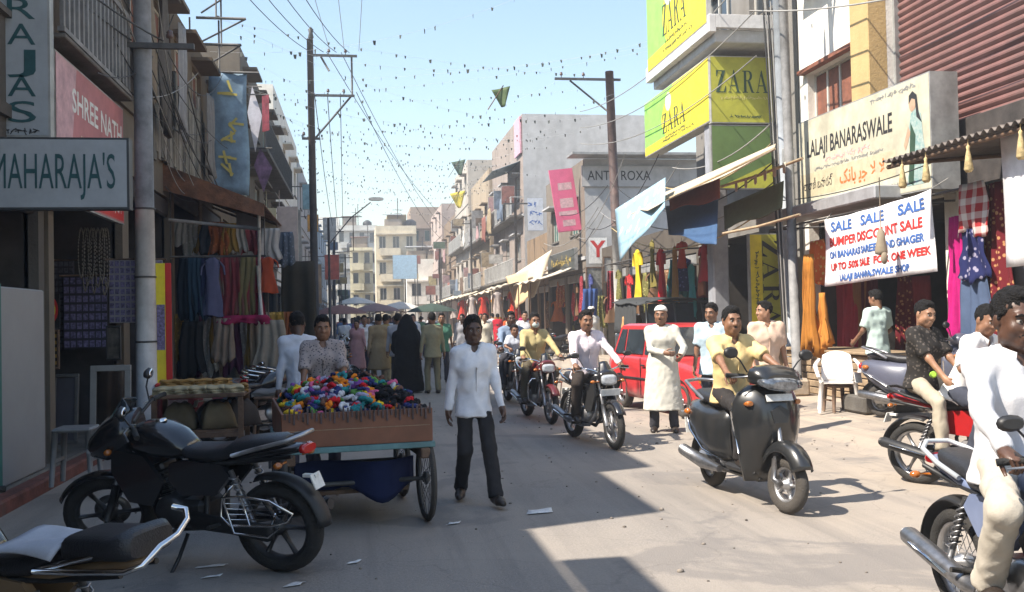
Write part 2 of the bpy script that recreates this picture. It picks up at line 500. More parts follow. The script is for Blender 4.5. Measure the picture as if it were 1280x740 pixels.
def figure(name, label, loc, rz, pel=(0, 0, .92), lean=0.0, side=0.0, twist=0.0, look=(0, 1, 0), hL=(-.25, .04, .80), hR=(.25, .04, .80),
           eL=(-.3, -1, 0), eR=(.3, -1, 0), fL=(-.1, .02, .085), fR=(.1, -.02, .085), kL=(-.12, 1, 0), kR=(.12, 1, 0), tL=None, tR=None,
           palmL=(1, .2, 0), palmR=(-1, .2, 0), curlL=.45, curlR=.45, skin=0, shirt=(.6, .6, .6), sleeve=1.0, hem=.17, collar=True, tuck=False,
           trousers=(.03, .03, .04), shoes=LEATHER, hair=HAIR, cap=None, tache=False, beard=False, kurta=None, mask=None, tee=False,
           height=1.70, build=1.0, res=.017, hres=.010, folds=.011, group=None, seed=1, fwL=None, fwR=None, cat='person', patt=None, headscale=1.0, tube_collar=None, open_neck=True):
    s = height / 1.70; B = build
    root = thing(name, label, cat, loc, rz, group)
    q = lambda p: V(p)
    P = q(pel) * 1.0
    Rt = MX.Rotation(-lean, 3, 'X') @ MX.Rotation(side, 3, 'Y')
    up = Rt @ V((0, 0, 1)); Rw = MX.Rotation(twist, 3, 'Z')
    sd = (Rt @ Rw @ V((1, 0, 0))).normalized(); fw = up.cross(sd).normalized()
    W_ = P + up * .16 * s; Cc = P + up * .33 * s + fw * .01; Nk = P + up * .52 * s
    shL = P + up * .462 * s - sd * .168 * s * B; shR = P + up * .462 * s + sd * .168 * s * B
    hpL = P + V((-.085, 0, -.02)) * s; hpR = P + V((.085, 0, -.02)) * s
    f = V(look).normalized(); hu = (up * .5 + V((0, 0, 1)) * .7).normalized(); hu = (hu - f * hu.dot(f)).normalized(); hs = f.cross(hu)
    hk = s * headscale * 1.06
    H = Nk + (up * .35 + V((0, 0, 1)) * .65).normalized() * .150 * s + f * .022 * s
    ua, fa, th, sh = .285 * s, .255 * s, .42 * s, .42 * s
    elL, wL = ik(shL, hL, ua, fa, eL); elR, wR = ik(shR, hR, ua, fa, eR)
    knL, aL = ik(hpL, fL, th, sh, kL); knR, aR = ik(hpR, fR, th, sh, kR)
    SK = SKINS[skin]
    def torso(i, k=.05):
        return [cone(P - up * .05 * s, W_, (.105 + i) * s * B, (.093 + i) * s * B, k, sd, 1.42), cone(W_, Cc, (.095 + i) * s * B, (.112 + i) * s * B, k, sd, 1.42),
                cone(Cc, Nk - up * .05 * s, (.112 + i) * s * B, (.075 + i) * s, k, sd, 1.5), cone(shL, shR, (.052 + i) * s, (.052 + i) * s, k)]
    def arm(sh_, el, w, r0, r1, r2, **kw):
        return [cone(sh_, el, r0 * s, r1 * s, .04), cone(el, w, r1 * s, r2 * s, .03, **kw)]
    # ---- body: one continuous figure
    b = torso(-.018) + [cone(Nk - up * .06 * s, H - hu * .06 * hk - f * .02 * hk, .056 * s, .05 * s, .04)]
    for sh_, el, w, pn in ((shL, elL, wL, palmL), (shR, elR, wR, palmR)):
        b += arm(sh_, el, w, .040, .034, .026)
        fd = (V(fwL) if (fwL and w is wL) else V(fwR) if (fwR and w is wR) else (w - el)).normalized(); n = V(pn); n = (n - fd * n.dot(fd)).normalized(); t = n.cross(fd)
        b.append(ellp(w + fd * .045 * s, (.042 * s, .052 * s, .017 * s), MX((t, fd, n)).transposed(), .025))
        b.append(cone(w, w + fd * .03 * s, .026 * s, .026 * s, .02))
    for hp, kn, a in ((hpL, knL, aL), (hpR, knR, aR)):
        b += [cone(hp, kn, .075 * s * B, .05 * s, .04), cone(kn, a, .05 * s, .036 * s, .03)]
    ft = []
    for a, kn, tt in ((aL, knL, tL), (aR, knR, tR)):
        fd = V(tt).normalized() if tt else V((a.x * .8, 1, -.0)).normalized()
        un = V((0, 0, 1)) - fd * fd.z; un.normalize()
        ft.append((a, fd, un))
        b += [cone(a - fd * .03 * s - un * .04 * s, a + fd * .11 * s - un * .052 * s, .034 * s, .036 * s, .02), cone(a + fd * .11 * s - un * .052 * s, a + fd * .175 * s - un * .062 * s, .034 * s, .024 * s, .02), cone(a, a - un * .04 * s, .036 * s, .034 * s, .02)]
    vs, fs = surfnet(b, res)
    # head on its own finer grid, welded into the neck of the same mesh
    F3 = lambda x, y, z: H + (hs * x + f * y + hu * z) * hk
    Q3 = MX((hs, f, hu)).transposed(); E = lambda c, r, **k: ellp(F3(*c), [x * hk for x in r], Q3, **k)
    K = lambda a, b_, r0, r1, **k: cone(F3(*a), F3(*b_), r0 * hk, r1 * hk, **k)
    hd = [E((0, -.012, .034), (.073, .095, .088), k=.02), E((0, .022, -.03), (.058, .066, .085), k=.03), E((0, .052, -.09), (.030, .028, .024), k=.03),
          K((-.045, .02, -.06), (.045, .02, -.06), .03, .03, k=.03), K((0, .088, .012), (0, .104, -.026), .009, .013, k=.016), K((-.014, .092, -.03), (.014, .092, -.03), .009, .009, k=.012),
          K((-.036, .079, .026), (.036, .079, .026), .0115, .0115, k=.018), E((-.04, .058, -.028), (.02, .02, .022), k=.03), E((.04, .058, -.028), (.02, .02, .022), k=.03),
          E((-.075, -.008, -.006), (.011, .022, .032), k=.012), E((.075, -.008, -.006), (.011, .022, .032), k=.012),
          K((-.018, .083, -.058), (.018, .083, -.058), .0085, .0085, k=.01), K((-.014, .082, -.071), (.014, .082, -.071), .009, .009, k=.01),
          E((-.031, .092, .003), (.017, .014, .011), k=.01, op='sub'), E((.031, .092, .003), (.017, .014, .011), k=.01, op='sub'),
          K((0, -.015, -.15), (0, -.02, -.06), .053, .051, k=.04)]
    v2, f2 = surfnet(hd, hres * hk)
    fs = np.concatenate([fs, f2 + len(vs)]); vs = np.concatenate([vs, v2])
    ex = MB(); ex.smooth = True
    for sx in (-1, 1):
        ex.mi = 1; ex.ell(F3(sx * .031, .0755, .003), (.0115 * hk,) * 3, 10)
        ex.mi = 2; ex.ell(F3(sx * .031, .0825, .003), (.0062 * hk,) * 3, 8)
    ex.mi = 3
    for sx in (-1, 1): ex.tube([F3(sx * .012, .092, .024), F3(sx * .032, .093, .030), F3(sx * .05, .080, .022)], [.004 * hk, .0055 * hk, .003 * hk], 5)
    ex.mi = 0
    for w, el, pn, cu, ov in ((wL, elL, palmL, curlL, fwL), (wR, elR, palmR, curlR, fwR)):
        fd = (V(ov) if ov else (w - el)).normalized(); n = V(pn); n = (n - fd * n.dot(fd)).normalized()
        t = fd.cross(n) * (1 if w is wL else -1)
        if V(t).dot(V((0, 1, .4))) < 0 and not ov: t = -t
        hand(ex, w, fd, n, t, cu, s)
    obj('body', np_mesh('body', vs, fs, [SK, EYEW, IRIS, HAIR], extra=ex), root)
    # ---- hair / cap
    def hairpart(nm, prims, m, disp=.007, fr=34):
        v_, f_ = surfnet(prims, hres * hk * 1.1); obj(nm, np_mesh(nm, v_, f_, m, disp=disp, freq=fr, seed=seed), root)
    if hair is not None:
        n1 = (f * -.185 + hu * .16).normalized(); q1 = F3(0, .082, .083)
        hp_ = [E((0, -.018, .040), (.079, .098, .096), k=.02, post=[(A3(q1), A3(-n1))]), K((-.076, .012, .03), (-.076, .012, -.008), .008, .006, k=.01), K((.076, .012, .03), (.076, .012, -.008), .008, .006, k=.01),
               E((0, .03, .105), (.05, .05, .02), k=.03)]
        hairpart('hair', hp_, hair)
    if cap is not None:
        q1 = F3(0, 0, .055); hairpart('cap', [E((0, -.012, .055), (.086, .104, .080), k=.01, post=[(A3(q1), A3(-(hu - f * .12).normalized()))])], cap, .0015, 20)
    if tache: hairpart('moustache', [K((0, .094, -.046), (-.03, .079, -.056), .0085, .005, k=.006), K((0, .094, -.046), (.03, .079, -.056), .0085, .005, k=.006)], hair or HAIR, .001)
    if beard: hairpart('beard', [K((-.05, .03, -.085), (.05, .03, -.085), .026, .026, k=.02), E((0, .06, -.1), (.036, .034, .036), k=.02)], hair or HAIR, .004)
    if mask is not None: hairpart('face_mask', [E((0, .065, -.05), (.058, .045, .05), k=.02)], mask, .001)
    # ---- clothes
    cm = patt or (cloth(shirt) if not isinstance(shirt, bpy.types.Material) else shirt)
    inf = .016
    sp = torso(inf)
    he = P - up * (hem + .0) * s if not tuck else P - up * .05 * s
    if kurta is None:
        if abs(up.z) > .8 and not tuck:
            sp[0] = cone(he, W_, (.145 + inf) * s * B, (.096 + inf) * s * B, .05, sd, 1.27, ca=True)
        sp[0]['post'] = [(A3(he), A3(-up))]
    else:
        hz = V((P.x, P.y + .01, kurta * s)); sp.append(cone(hz, P, (.205 + inf) * s * B, (.15 + inf) * s * B, .06, V((1, 0, 0)), 1.25, ca=True))
        sp[-1]['post'] = [(A3(hz), np.array((0, 0, -1.)))]
    neckhole = cone(Nk - up * .035 * s + fw * .02 * s, Nk + up * .2 * s + fw * .03 * s, .060 * s, .075 * s, .01, op='sub')
    for sh_, el, w in ((shL, elL, wL), (shR, elR, wR)):
        if sleeve >= .99:
            sp += [cone(sh_, sh_.lerp(el, .35), .056 * s, .053 * s, .045), cone(sh_.lerp(el, .25), el, .053 * s, .046 * s, .012), cone(el, el.lerp(w, .97), .046 * s, .038 * s, .010, cb=True)]
        elif sleeve > .5:
            sp += [cone(sh_, sh_.lerp(el, .35), .058 * s, .056 * s, .045), cone(sh_.lerp(el, .25), el, .057 * s, .053 * s, .012), cone(el, el.lerp(w, max(.02, (sleeve - .5) * 2)), .053 * s, .048 * s, .01, cb=True)]
        else:
            sp += [cone(sh_, sh_.lerp(el, sleeve * 2), .061 * s, .066 * s, .05, cb=True)]
    sp.append(neckhole)
    if collar and kurta is None: sp.append(cone(Nk + fw * .10 * s + up * .03 * s, Nk - up * .125 * s + fw * .135 * s, .06 * s, .012 * s, .01, op='sub'))
    v_, f_ = surfnet(sp, res)
    so_ = obj('kurta' if kurta else 't_shirt' if tee else 'shirt', np_mesh('shirt', v_, f_, cm, disp=folds, freq=6.5, seed=seed), root)
    if collar:
        mb = MB(); nb = Nk - up * .004 * s; cu = up
        def col_ring(rr, hh, k0=.42):
            r_ = []
            for i in range(15):
                a = k0 + (2 * pi - 2 * k0) * i / 14
                r_.append(nb + (sd * sin(a) * rr * 1.06 + fw * cos(a) * rr) * s + up * (hh - .03 * max(0, cos(a)) ** 2) * s + fw * .01 * s)
            return r_
        mb.loft([col_ring(.075, -.012), col_ring(.070, .032), col_ring(.073, .036), col_ring(.094, -.010, .50), col_ring(.090, -.014, .50)], cap=False, closed=False)
        mb.build('collar', cm, so_)
        if not tee and kurta is None:
            mb = MB()      # placket with buttons down the front
            pts = [W_.lerp(Cc, t_) + fw * (.112 + .02 * t_ + inf) * s * B for t_ in (-.9, -.4, 0, .5, 1)]
            mb.tube(pts, .012 * s, 6, flat=.4, up=tuple(fw.cross(up)))
            mb.build('placket', cm, so_)
    if trousers is not None:
        tm = cloth(trousers) if not isinstance(trousers, bpy.types.Material) else trousers
        tp = [cone(hpL, hpR, .092 * s * B, .092 * s * B, .05), cone(P - up * .03, W_ - up * .03 * s, .108 * s * B, .100 * s * B, .05, sd, 1.42, cb=True)]
        for hp, kn, a in ((hpL, knL, aL), (hpR, knR, aR)):
            tp += [cone(hp, kn, .083 * s * B, .066 * s, .045), cone(kn, a + (a - kn).normalized() * .03, .064 * s, .066 * s, .03, cb=True)]
        if kurta is not None: tp[0]['post'] = [(np.array((0, 0, (kurta + .10) * s)), np.array((0, 0, 1.)))]
        elif abs(up.z) > .93 and not tuck and P.z > .8 and fL[2] < .2: tp[0]['post'] = [(A3(he + up * .055), A3(up))]
        v_, f_ = surfnet(tp, res); obj('trousers', np_mesh('trousers', v_, f_, tm, disp=folds * .9, freq=7.5, seed=seed + 3), root)
    if shoes is not None:
        for a, fd, un in ft:
            sole = a - un * .088 * s
            pr = [cone(a - fd * .035 * s - un * .042 * s, a + fd * .11 * s - un * .058 * s, .043 * s, .045 * s, .02, post=[(A3(sole), A3(-un))]), cone(a + fd * .11 * s - un * .058 * s, a + fd * .18 * s - un * .068 * s, .045 * s, .032 * s, .02),
                  cone(a - un * .005 * s, a - un * .04 * s, .045 * s, .045 * s, .02, ca=True)]
            v_, f_ = surfnet(pr, .0105 if res < .02 else .016); obj('shoe', np_mesh('shoe', v_, f_, shoes), root)
    return root

# ================================================================== two-wheelers
def ring(y, cx, cz, w, h, n=14, e=2.6):
    """superellipse ring in the XZ plane at y"""
    r = []
    for i in range(n):
        a = 2 * pi * i / n; c, s_ = cos(a), sin(a)
        r.append((cx + w * math.copysign(abs(c) ** (2 / e), c), y, cz + h * math.copysign(abs(s_) ** (2 / e), s_)))
    return r
def make_wheel(parent, y, r, w, M, alloy=True, tyre=RUBBER, rimm=ALUM, rim_r=.72, disc=False, spk=6):
    mb = MB(M); rr = r * rim_r; q = w / 2
    mb.lathe([(rr, -q * .75), (rr + .01, -q * .95), ((r + rr) / 2, -q * 1.05), (r - .018, -q * .8), (r - .004, -q * .4), (r, 0), (r - .004, q * .4), (r - .018, q * .8), ((r + rr) / 2, q * 1.05), (rr + .01, q * .95), (rr, q * .75)], (0, y, r), (1, 0, 0), 36)
    wh = mb.build('wheel', tyre, parent)
    mb = MB(M)
    mb.lathe([(rr + .006, -q * .7), (rr - .012, -q * .62), (rr - .02, -q * .2), (rr - .02, q * .2), (rr - .012, q * .62), (rr + .006, q * .7)], (0, y, r), (1, 0, 0), 36)
    mb.lathe([(0, -q * 1.2), (.03, -q * 1.2), (.036, -q * .6), (.05, -q * .5), (.05, q * .5), (.036, q * .6), (.03, q * 1.2), (0, q * 1.2)], (0, y, r), (1, 0, 0), 16)
    if alloy:
        for i in range(spk):
            a = 2 * pi * i / spk; c, s_ = cos(a), sin(a); p = lambda d, t: (t, y + c * d, r + s_ * d)
            mb.tube([p(.03, 0), p(rr * .6, 0), p(rr - .012, 0)], [.026, .017, .022], 6, flat=.7)
    else:
        for i in range(24):
            a = 2 * pi * i / 24; a2 = a + (.5 if i % 2 else -.5); sg = 1 if i % 4 < 2 else -1
            mb.tube([(sg * .03, y + cos(a2) * .045, r + sin(a2) * .045), (0, y + cos(a) * (rr - .015), r + sin(a) * (rr - .015))], .0028, 4, cap=False)
    mb.build('rim', rimm, wh)
    if disc:
        mb = MB(M); mb.lathe([(.06, .052), (.118, .052), (.118, .057), (.06, .057)], (0, y, r), (1, 0, 0), 28); mb.build('brake_disc', STEEL, wh)
    return wh

ZS = .93      # low Indian commuter stance
def motorcycle(label, loc, rz, tankm, steer=0, lean=0, style='commuter', alloy=True, group=None, guard=False, saree=True, railm=CHROME, seatm=VINYL, scale=1.0, plate=None, bags=False, dark=False, sidem=None, rearplate=True):
    root = thing('motorcycle', label, 'motorcycle', loc, 0, group)
    root.rotation_euler = Euler((0, lean, rz), 'XYZ'); root.scale = (scale, scale, scale * ZS)
    I = MX.Identity(4); sidem = sidem or tankm
    hd = V((0, .46, .86)); axs = V((0, -sin(R(26)), cos(R(26))))
    S = MX.Translation(hd) @ MX.Rotation(steer, 4, axs) @ MX.Translation(-hd)
    RM = DKAL if dark else ALUM
    make_wheel(root, .665, .298, .085, S, alloy, disc=alloy, rimm=RM)
    make_wheel(root, -.655, .300, .115 if dark else .105, I, alloy, rimm=RM)
    # front end
    mb = MB(S)
    for sx in (-.085, .085):
        mb.tube([(sx, .665, .298), (sx, .60, .44), (sx, .55, .56)], [.024, .026, .026], 10); 
    mb.build('fork_slider', RM, root)
    mb = MB(S)
    for sx in (-.085, .085): mb.tube([(sx, .55, .56), (sx, .405, .91)], .017, 10)
    mb.box((0, .43, .845), (.22, .06, .04), rx=R(26), ch=.01); mb.box((0, .40, .915), (.21, .06, .03), rx=R(26), ch=.01)
    mb.build('fork', STEEL, root)
    mb = MB(S)      # front mudguard
    def mg(u, v):
        a = R(30) + u * R(135); x = (v - .5) * 2; rr = .335 - .03 * x * x
        return (x * .062, .665 + cos(a) * rr, .298 + sin(a) * rr)
    mb.sheet(mg, 14, 6, .004); mb.build('front_mudguard', tankm, root)
    if style == 'sport':
        mb = MB(S)
        mb.loft([ring(.36, 0, .92, .16, .13), ring(.46, 0, .90, .175, .15), ring(.56, 0, .87, .16, .135), ring(.65, 0, .84, .11, .085), ring(.69, 0, .82, .06, .04)]); mb.build('headlight_cowl', tankm, root)
        mb = MB(S); mb.loft([ring(.64, 0, .835, .115, .05, 12), ring(.695, 0, .81, .07, .03, 12)]); mb.build('headlight', LENS, root)
        mb = MB(S)
        mb.sheet(lambda u, v: ((v - .5) * (.27 - .08 * u), .54 - .12 * u - .06 * abs(v - .5) * 2, 1.0 + .15 * u - .05 * (2 * v - 1) ** 2), 5, 6, .004); mb.build('windscreen', GLASS, root)
    else:
        mb = MB(S)
        mb.loft([ring(.43, 0, .90, .10, .085), ring(.52, 0, .90, .118, .10), ring(.57, 0, .885, .112, .088)]); mb.build('headlight_cowl', tankm, root)
        mb = MB(S); mb.loft([ring(.568, 0, .872, .10, .068, 16, 3.5), ring(.585, 0, .868, .094, .062, 16, 3.5), ring(.597, 0, .866, .06, .038, 16, 3)]); mb.build('headlight', LENS, root)
        mb = MB(S)
        mb.sheet(lambda u, v: ((v - .5) * (.21 - .09 * u), .545 - .11 * u - .04 * abs(2 * v - 1), .955 + .15 * u - .02 * (2 * v - 1) ** 2), 5, 6, .004); mb.build('windscreen', BLACKP, root)
    mb = MB(S); mb.box((0, .395, .985), (.17, .09, .05), rx=R(-40), ch=.015); mb.build('instrument_cluster', BLACKM, root)
    mb = MB(S)
    mb.tube([(-.35, .27, 1.005), (-.24, .315, 1.02), (-.12, .36, .985), (-.06, .40, .95), (.06, .40, .95), (.12, .36, .985), (.24, .315, 1.02), (.35, .27, 1.005)], .0115, 8); hb = mb.build('handlebar', BLACKM if style == 'sport' else CHROME, root)
    for sx in (-1, 1):
        mb = MB(S); mb.tube([(sx * .245, .313, 1.019), (sx * .36, .266, 1.004)], .0175, 8); mb.build('grip', RUBBER, hb)
        mb = MB(S); mb.tube([(sx * .20, .36, 1.01), (sx * .25, .375, 1.0), (sx * .35, .325, .985)], .006, 5); mb.build('lever', ALUM, hb)
        mb = MB(S); mb.tube([(sx * .22, .33, 1.02), (sx * .27, .345, 1.11), (sx * .31, .335, 1.16)], .0055, 6)
        mb.loft([ring(.315, sx * .335, 1.185, .05, .028, 12, 2.2), ring(.333, sx * .335, 1.185, .062, .038, 12, 2.2), ring(.355, sx * .335, 1.185, .045, .022, 12, 2.2)]); mr = mb.build('mirror', BLACKM, root)
        mb = MB(S); mb.loft([ring(.3135, sx * .335, 1.185, .05, .028, 12, 2.2), ring(.3125, sx * .335, 1.185, .03, .014, 12, 2.2)]); mb.build('mirror_glass', MIRROR, mr)
        mb = MB(S); mb.tube([(sx * .10, .52, .85), (sx * .16, .52, .85)], .008, 6); mb.ell((sx * .185, .52, .85), (.032, .026, .022), 10); mb.build('indicator', AMBER, root)
    if plate:
        mb = MB(S); mb.box((0, .60, .715), (.24, .008, .085), rx=R(-10)); mb.build('number_plate', WHITEP, root)
    # tank, seat, panels
    mb = MB()
    mb.loft([ring(.395, 0, .865, .05, .055), ring(.36, 0, .865, .105, .09), ring(.27, 0, .87, .15, .118), ring(.14, 0, .865, .152, .122), ring(.02, 0, .835, .125, .098), ring(-.06, 0, .80, .095, .062), ring(-.09, 0, .785, .06, .035)])
    tk = mb.build('fuel_tank', tankm, root)
    mb = MB(); mb.lathe([(0, .018), (.03, .017), (.036, .008), (.037, 0)], (0, .16, .982), (0, .12, 1), 16); mb.build('fuel_cap', CHROME, tk)
    mb = MB()
    mb.loft([ring(-.03, 0, .80, .085, .04, 14, 3), ring(-.10, 0, .79, .115, .045, 14, 3), ring(-.25, 0, .785, .135, .05, 14, 3), ring(-.38, 0, .80, .13, .052, 14, 3), ring(-.44, 0, .835, .118, .055, 14, 3), ring(-.58, 0, .855, .112, .052, 14, 3), ring(-.72, 0, .875, .095, .045, 14, 3), ring(-.78, 0, .88, .06, .025, 14, 3)]); mb.build('seat', seatm, root)
    mb = MB()
    mb.loft([ring(-.30, 0, .74, .10, .04), ring(-.50, 0, .77, .115, .045), ring(-.70, 0, .81, .10, .04), ring(-.86, 0, .835, .06, .028), ring(-.90, 0, .84, .03, .015)]); mb.build('tail_cowl', sidem, root)
    for sx in (-1, 1):
        mb = MB(); mb.prism([(.02, .73), (-.1, .755), (-.36, .735), (-.42, .66), (-.30, .53), (-.05, .52), (.04, .62)], (sx * .085, 0, 0), (0, 1, 0), (0, 0, 1), (sx * .045, 0, 0)); mb.build('side_panel', sidem, root)
        mb = MB(); mb.prism([(.44, .82), (.20, .78), (.06, .60), (.16, .44), (.34, .46), (.46, .66)], (sx * .12, 0, 0), (0, 1, 0), (0, 0, 1), (sx * .03, 0, 0)); mb.build('tank_shroud', sidem if style == 'sport' else BLACKM, root)
        mb = MB(); mb.tube([(sx * .09, -.80, .76), (sx * .15, -.80, .76)], .008, 6); mb.ell((sx * .175, -.80, .76), (.032, .026, .022), 10); mb.build('indicator', AMBER, root)
        mb = MB()      # shock absorber with spring
        mb.tube([(sx * .125, -.57, .34), (sx * .115, -.42, .70)], .016, 8)
        sp = [V((sx * .125, -.57, .34)).lerp(V((sx * .115, -.42, .70)), .25 + .65 * i / 48) + V((cos(i * .9) * .03, sin(i * .9) * .028, sin(i * .9) * .012)) for i in range(49)]
        mb.tube(sp, .0055, 5, cap=False); mb.build('shock_absorber', STEEL, root)
    mb = MB()
    mb.tube([(-.13, -.45, .80), (-.145, -.62, .85), (-.12, -.82, .90), (-.06, -.90, .93), (.06, -.90, .93), (.12, -.82, .90), (.145, -.62, .85), (.13, -.45, .80)], .014, 8); mb.build('grab_rail', railm, root)
    mb = MB(); mb.loft([ring(-.885, 0, .835, .075, .032, 12, 3), ring(-.915, 0, .83, .065, .026, 12, 3)]); mb.build('tail_light', REDLENS, root)
    mb = MB()      # rear mudguard
    mb.sheet(lambda u, v: ((v - .5) * .15, -.655 + cos(R(70) + u * R(105)) * (.355 - .03 * (2 * v - 1) ** 2), .30 + sin(R(70) + u * R(105)) * (.365 - .03 * (2 * v - 1) ** 2)), 12, 6, .004); mb.build('rear_mudguard', BLACKM, root)
    mb = MB(); mb.box((0, -.945, .62), (.10, .008, .10), rx=R(-20)); mb.box((0, -.90, .65), (.03, .09, .02)); mb.build('number_plate', WHITEP, root)
    # engine
    mb = MB()
    mb.lathe([(0, -.15), (.09, -.15), (.11, -.12), (.12, -.06), (.12, .06), (.11, .12), (.09, .15), (0, .15)], (0, .05, .40), (1, 0, 0), 20)
    mb.box((0, -.08, .38), (.24, .22, .2), ch=.03)
    for i in range(8):
        z = .47 + i * .023; mb.box((0, .12 + i * .008, z), (.2, .17, .012), rx=R(-18), ch=.004)
    mb.box((0, .14, .56), (.13, .12, .2), rx=R(-18), ch=.02); mb.box((0, .19, .67), (.15, .14, .06), rx=R(-18), ch=.015)
    mb.build('engine', RM, root)
    mb = MB()
    mb.tube([(.06, .21, .62), (.08, .33, .56), (.10, .34, .40), (.13, .22, .27), (.15, 0, .25), (.16, -.25, .27)], .02, 10); mb.build('exhaust_pipe', STEEL, root)
    mb = MB()
    mb.tube([(.16, -.25, .27), (.17, -.32, .285), (.175, -.60, .34), (.18, -.88, .40), (.18, -.91, .405)], [.03, .047, .052, .05, .036], 14); mu = mb.build('muffler', STEEL if style != 'sport' else BLACKM, root)
    mb = MB(); mb.tube([(.215, -.42, .315), (.225, -.78, .385)], .022, 6, flat=.35); mb.build('heat_shield', CHROME, mu)
    mb = MB()
    mb.tube([(0, .44, .82), (0, .30, .62), (0, .26, .35), (0, .10, .24), (0, -.2, .27)], .022, 8)
    mb.tube([(0, .42, .87), (0, .2, .80), (0, -.1, .74), (0, -.3, .72)], .025, 8)
    for sx in (-.1, .1):
        mb.tube([(sx, -.12, .72), (sx, -.5, .75), (sx, -.85, .80)], .014, 8); mb.tube([(sx, -.12, .72), (sx, -.22, .5), (sx, -.2, .3)], .016, 8)
        mb.tube([(sx * 1.05, -.2, .34), (sx * 1.15, -.655, .30)], [.022, .018], 8)
    mb.build('frame', BLACKM, root)
    mb = MB(); mb.loft([ring(-.12, -.135, .36, .015, .06, 12, 3), ring(-.4, -.135, .335, .015, .055, 12, 3), ring(-.655, -.135, .305, .015, .06, 12, 3), ring(-.70, -.135, .305, .012, .04, 12, 3)]); mb.build('chain_cover', BLACKM, root)
    mb = MB()
    for sx in (-1, 1):
        mb = MB(); mb.tube([(sx * .08, .02, .27), (sx * .28, .02, .285)], .016, 8); mb.build('foot_peg', RUBBER, root)
        mb = MB(); mb.tube([(sx * .12, -.33, .34), (sx * .25, -.33, .36)], .014, 8); mb.build('foot_peg', RUBBER, root)
    mb = MB(); mb.tube([(-.14, .02, .27), (-.17, .16, .26), (-.21, .17, .27)], .008, 6); mb.build('gear_pedal', STEEL, root)
    mb = MB(); mb.tube([(.2, -.02, .3), (.2, .15, .27), (.22, .17, .28)], .008, 6); mb.build('brake_pedal', STEEL, root)
    mb = MB(); mb.tube([(-.10, -.05, .25), (-.17, -.02, .1), (-.235, .0, .008)] if lean else [(-.10, -.05, .25), (-.14, -.25, .22), (-.15, -.30, .215)], .012, 6); mb.box((-.245, 0, .006) if lean else (-.15, -.31, .215), (.06, .045, .012)); mb.build('side_stand', BLACKM, root)
    if saree:
        mb = MB(); x = -.215
        top = [(x, -.42, .55), (x, -.55, .565), (x, -.75, .545), (x, -.90, .47), (x, -.86, .42), (x, -.75, .385), (x, -.46, .37), (x, -.40, .43)]
        mb.tube(top, .008, 6, closed=True)
        mb.tube([(x, -.42, .55), (x - .02, -.5, .33), (x, -.72, .31), (x, -.8, .37)], .008, 6)
        mb.tube([(x, -.55, .565), (x, -.60, .38)], .007, 6); mb.tube([(x, -.42, .55), (-.1, -.42, .6)], .008, 6); mb.tube([(x, -.75, .385), (-.1, -.7, .42)], .008, 6)
        for k in range(4): mb.tube([(x, -.44 - .0 * k, .41 + .035 * k), (x, -.86 + .01 * k, .43 + .03 * k)], .0035, 4)
        mb.build('saree_guard', CHROME, root)
    if guard:
        mb = MB()
        for sx in (-1, 1):
            mb.tube([(sx * .05, .36, .70), (sx * .2, .37, .70), (sx * .26, .36, .62), (sx * .25, .33, .38), (sx * .12, .30, .27)], .011, 8)
        mb.build('crash_guard', CHROME, root)
    return root

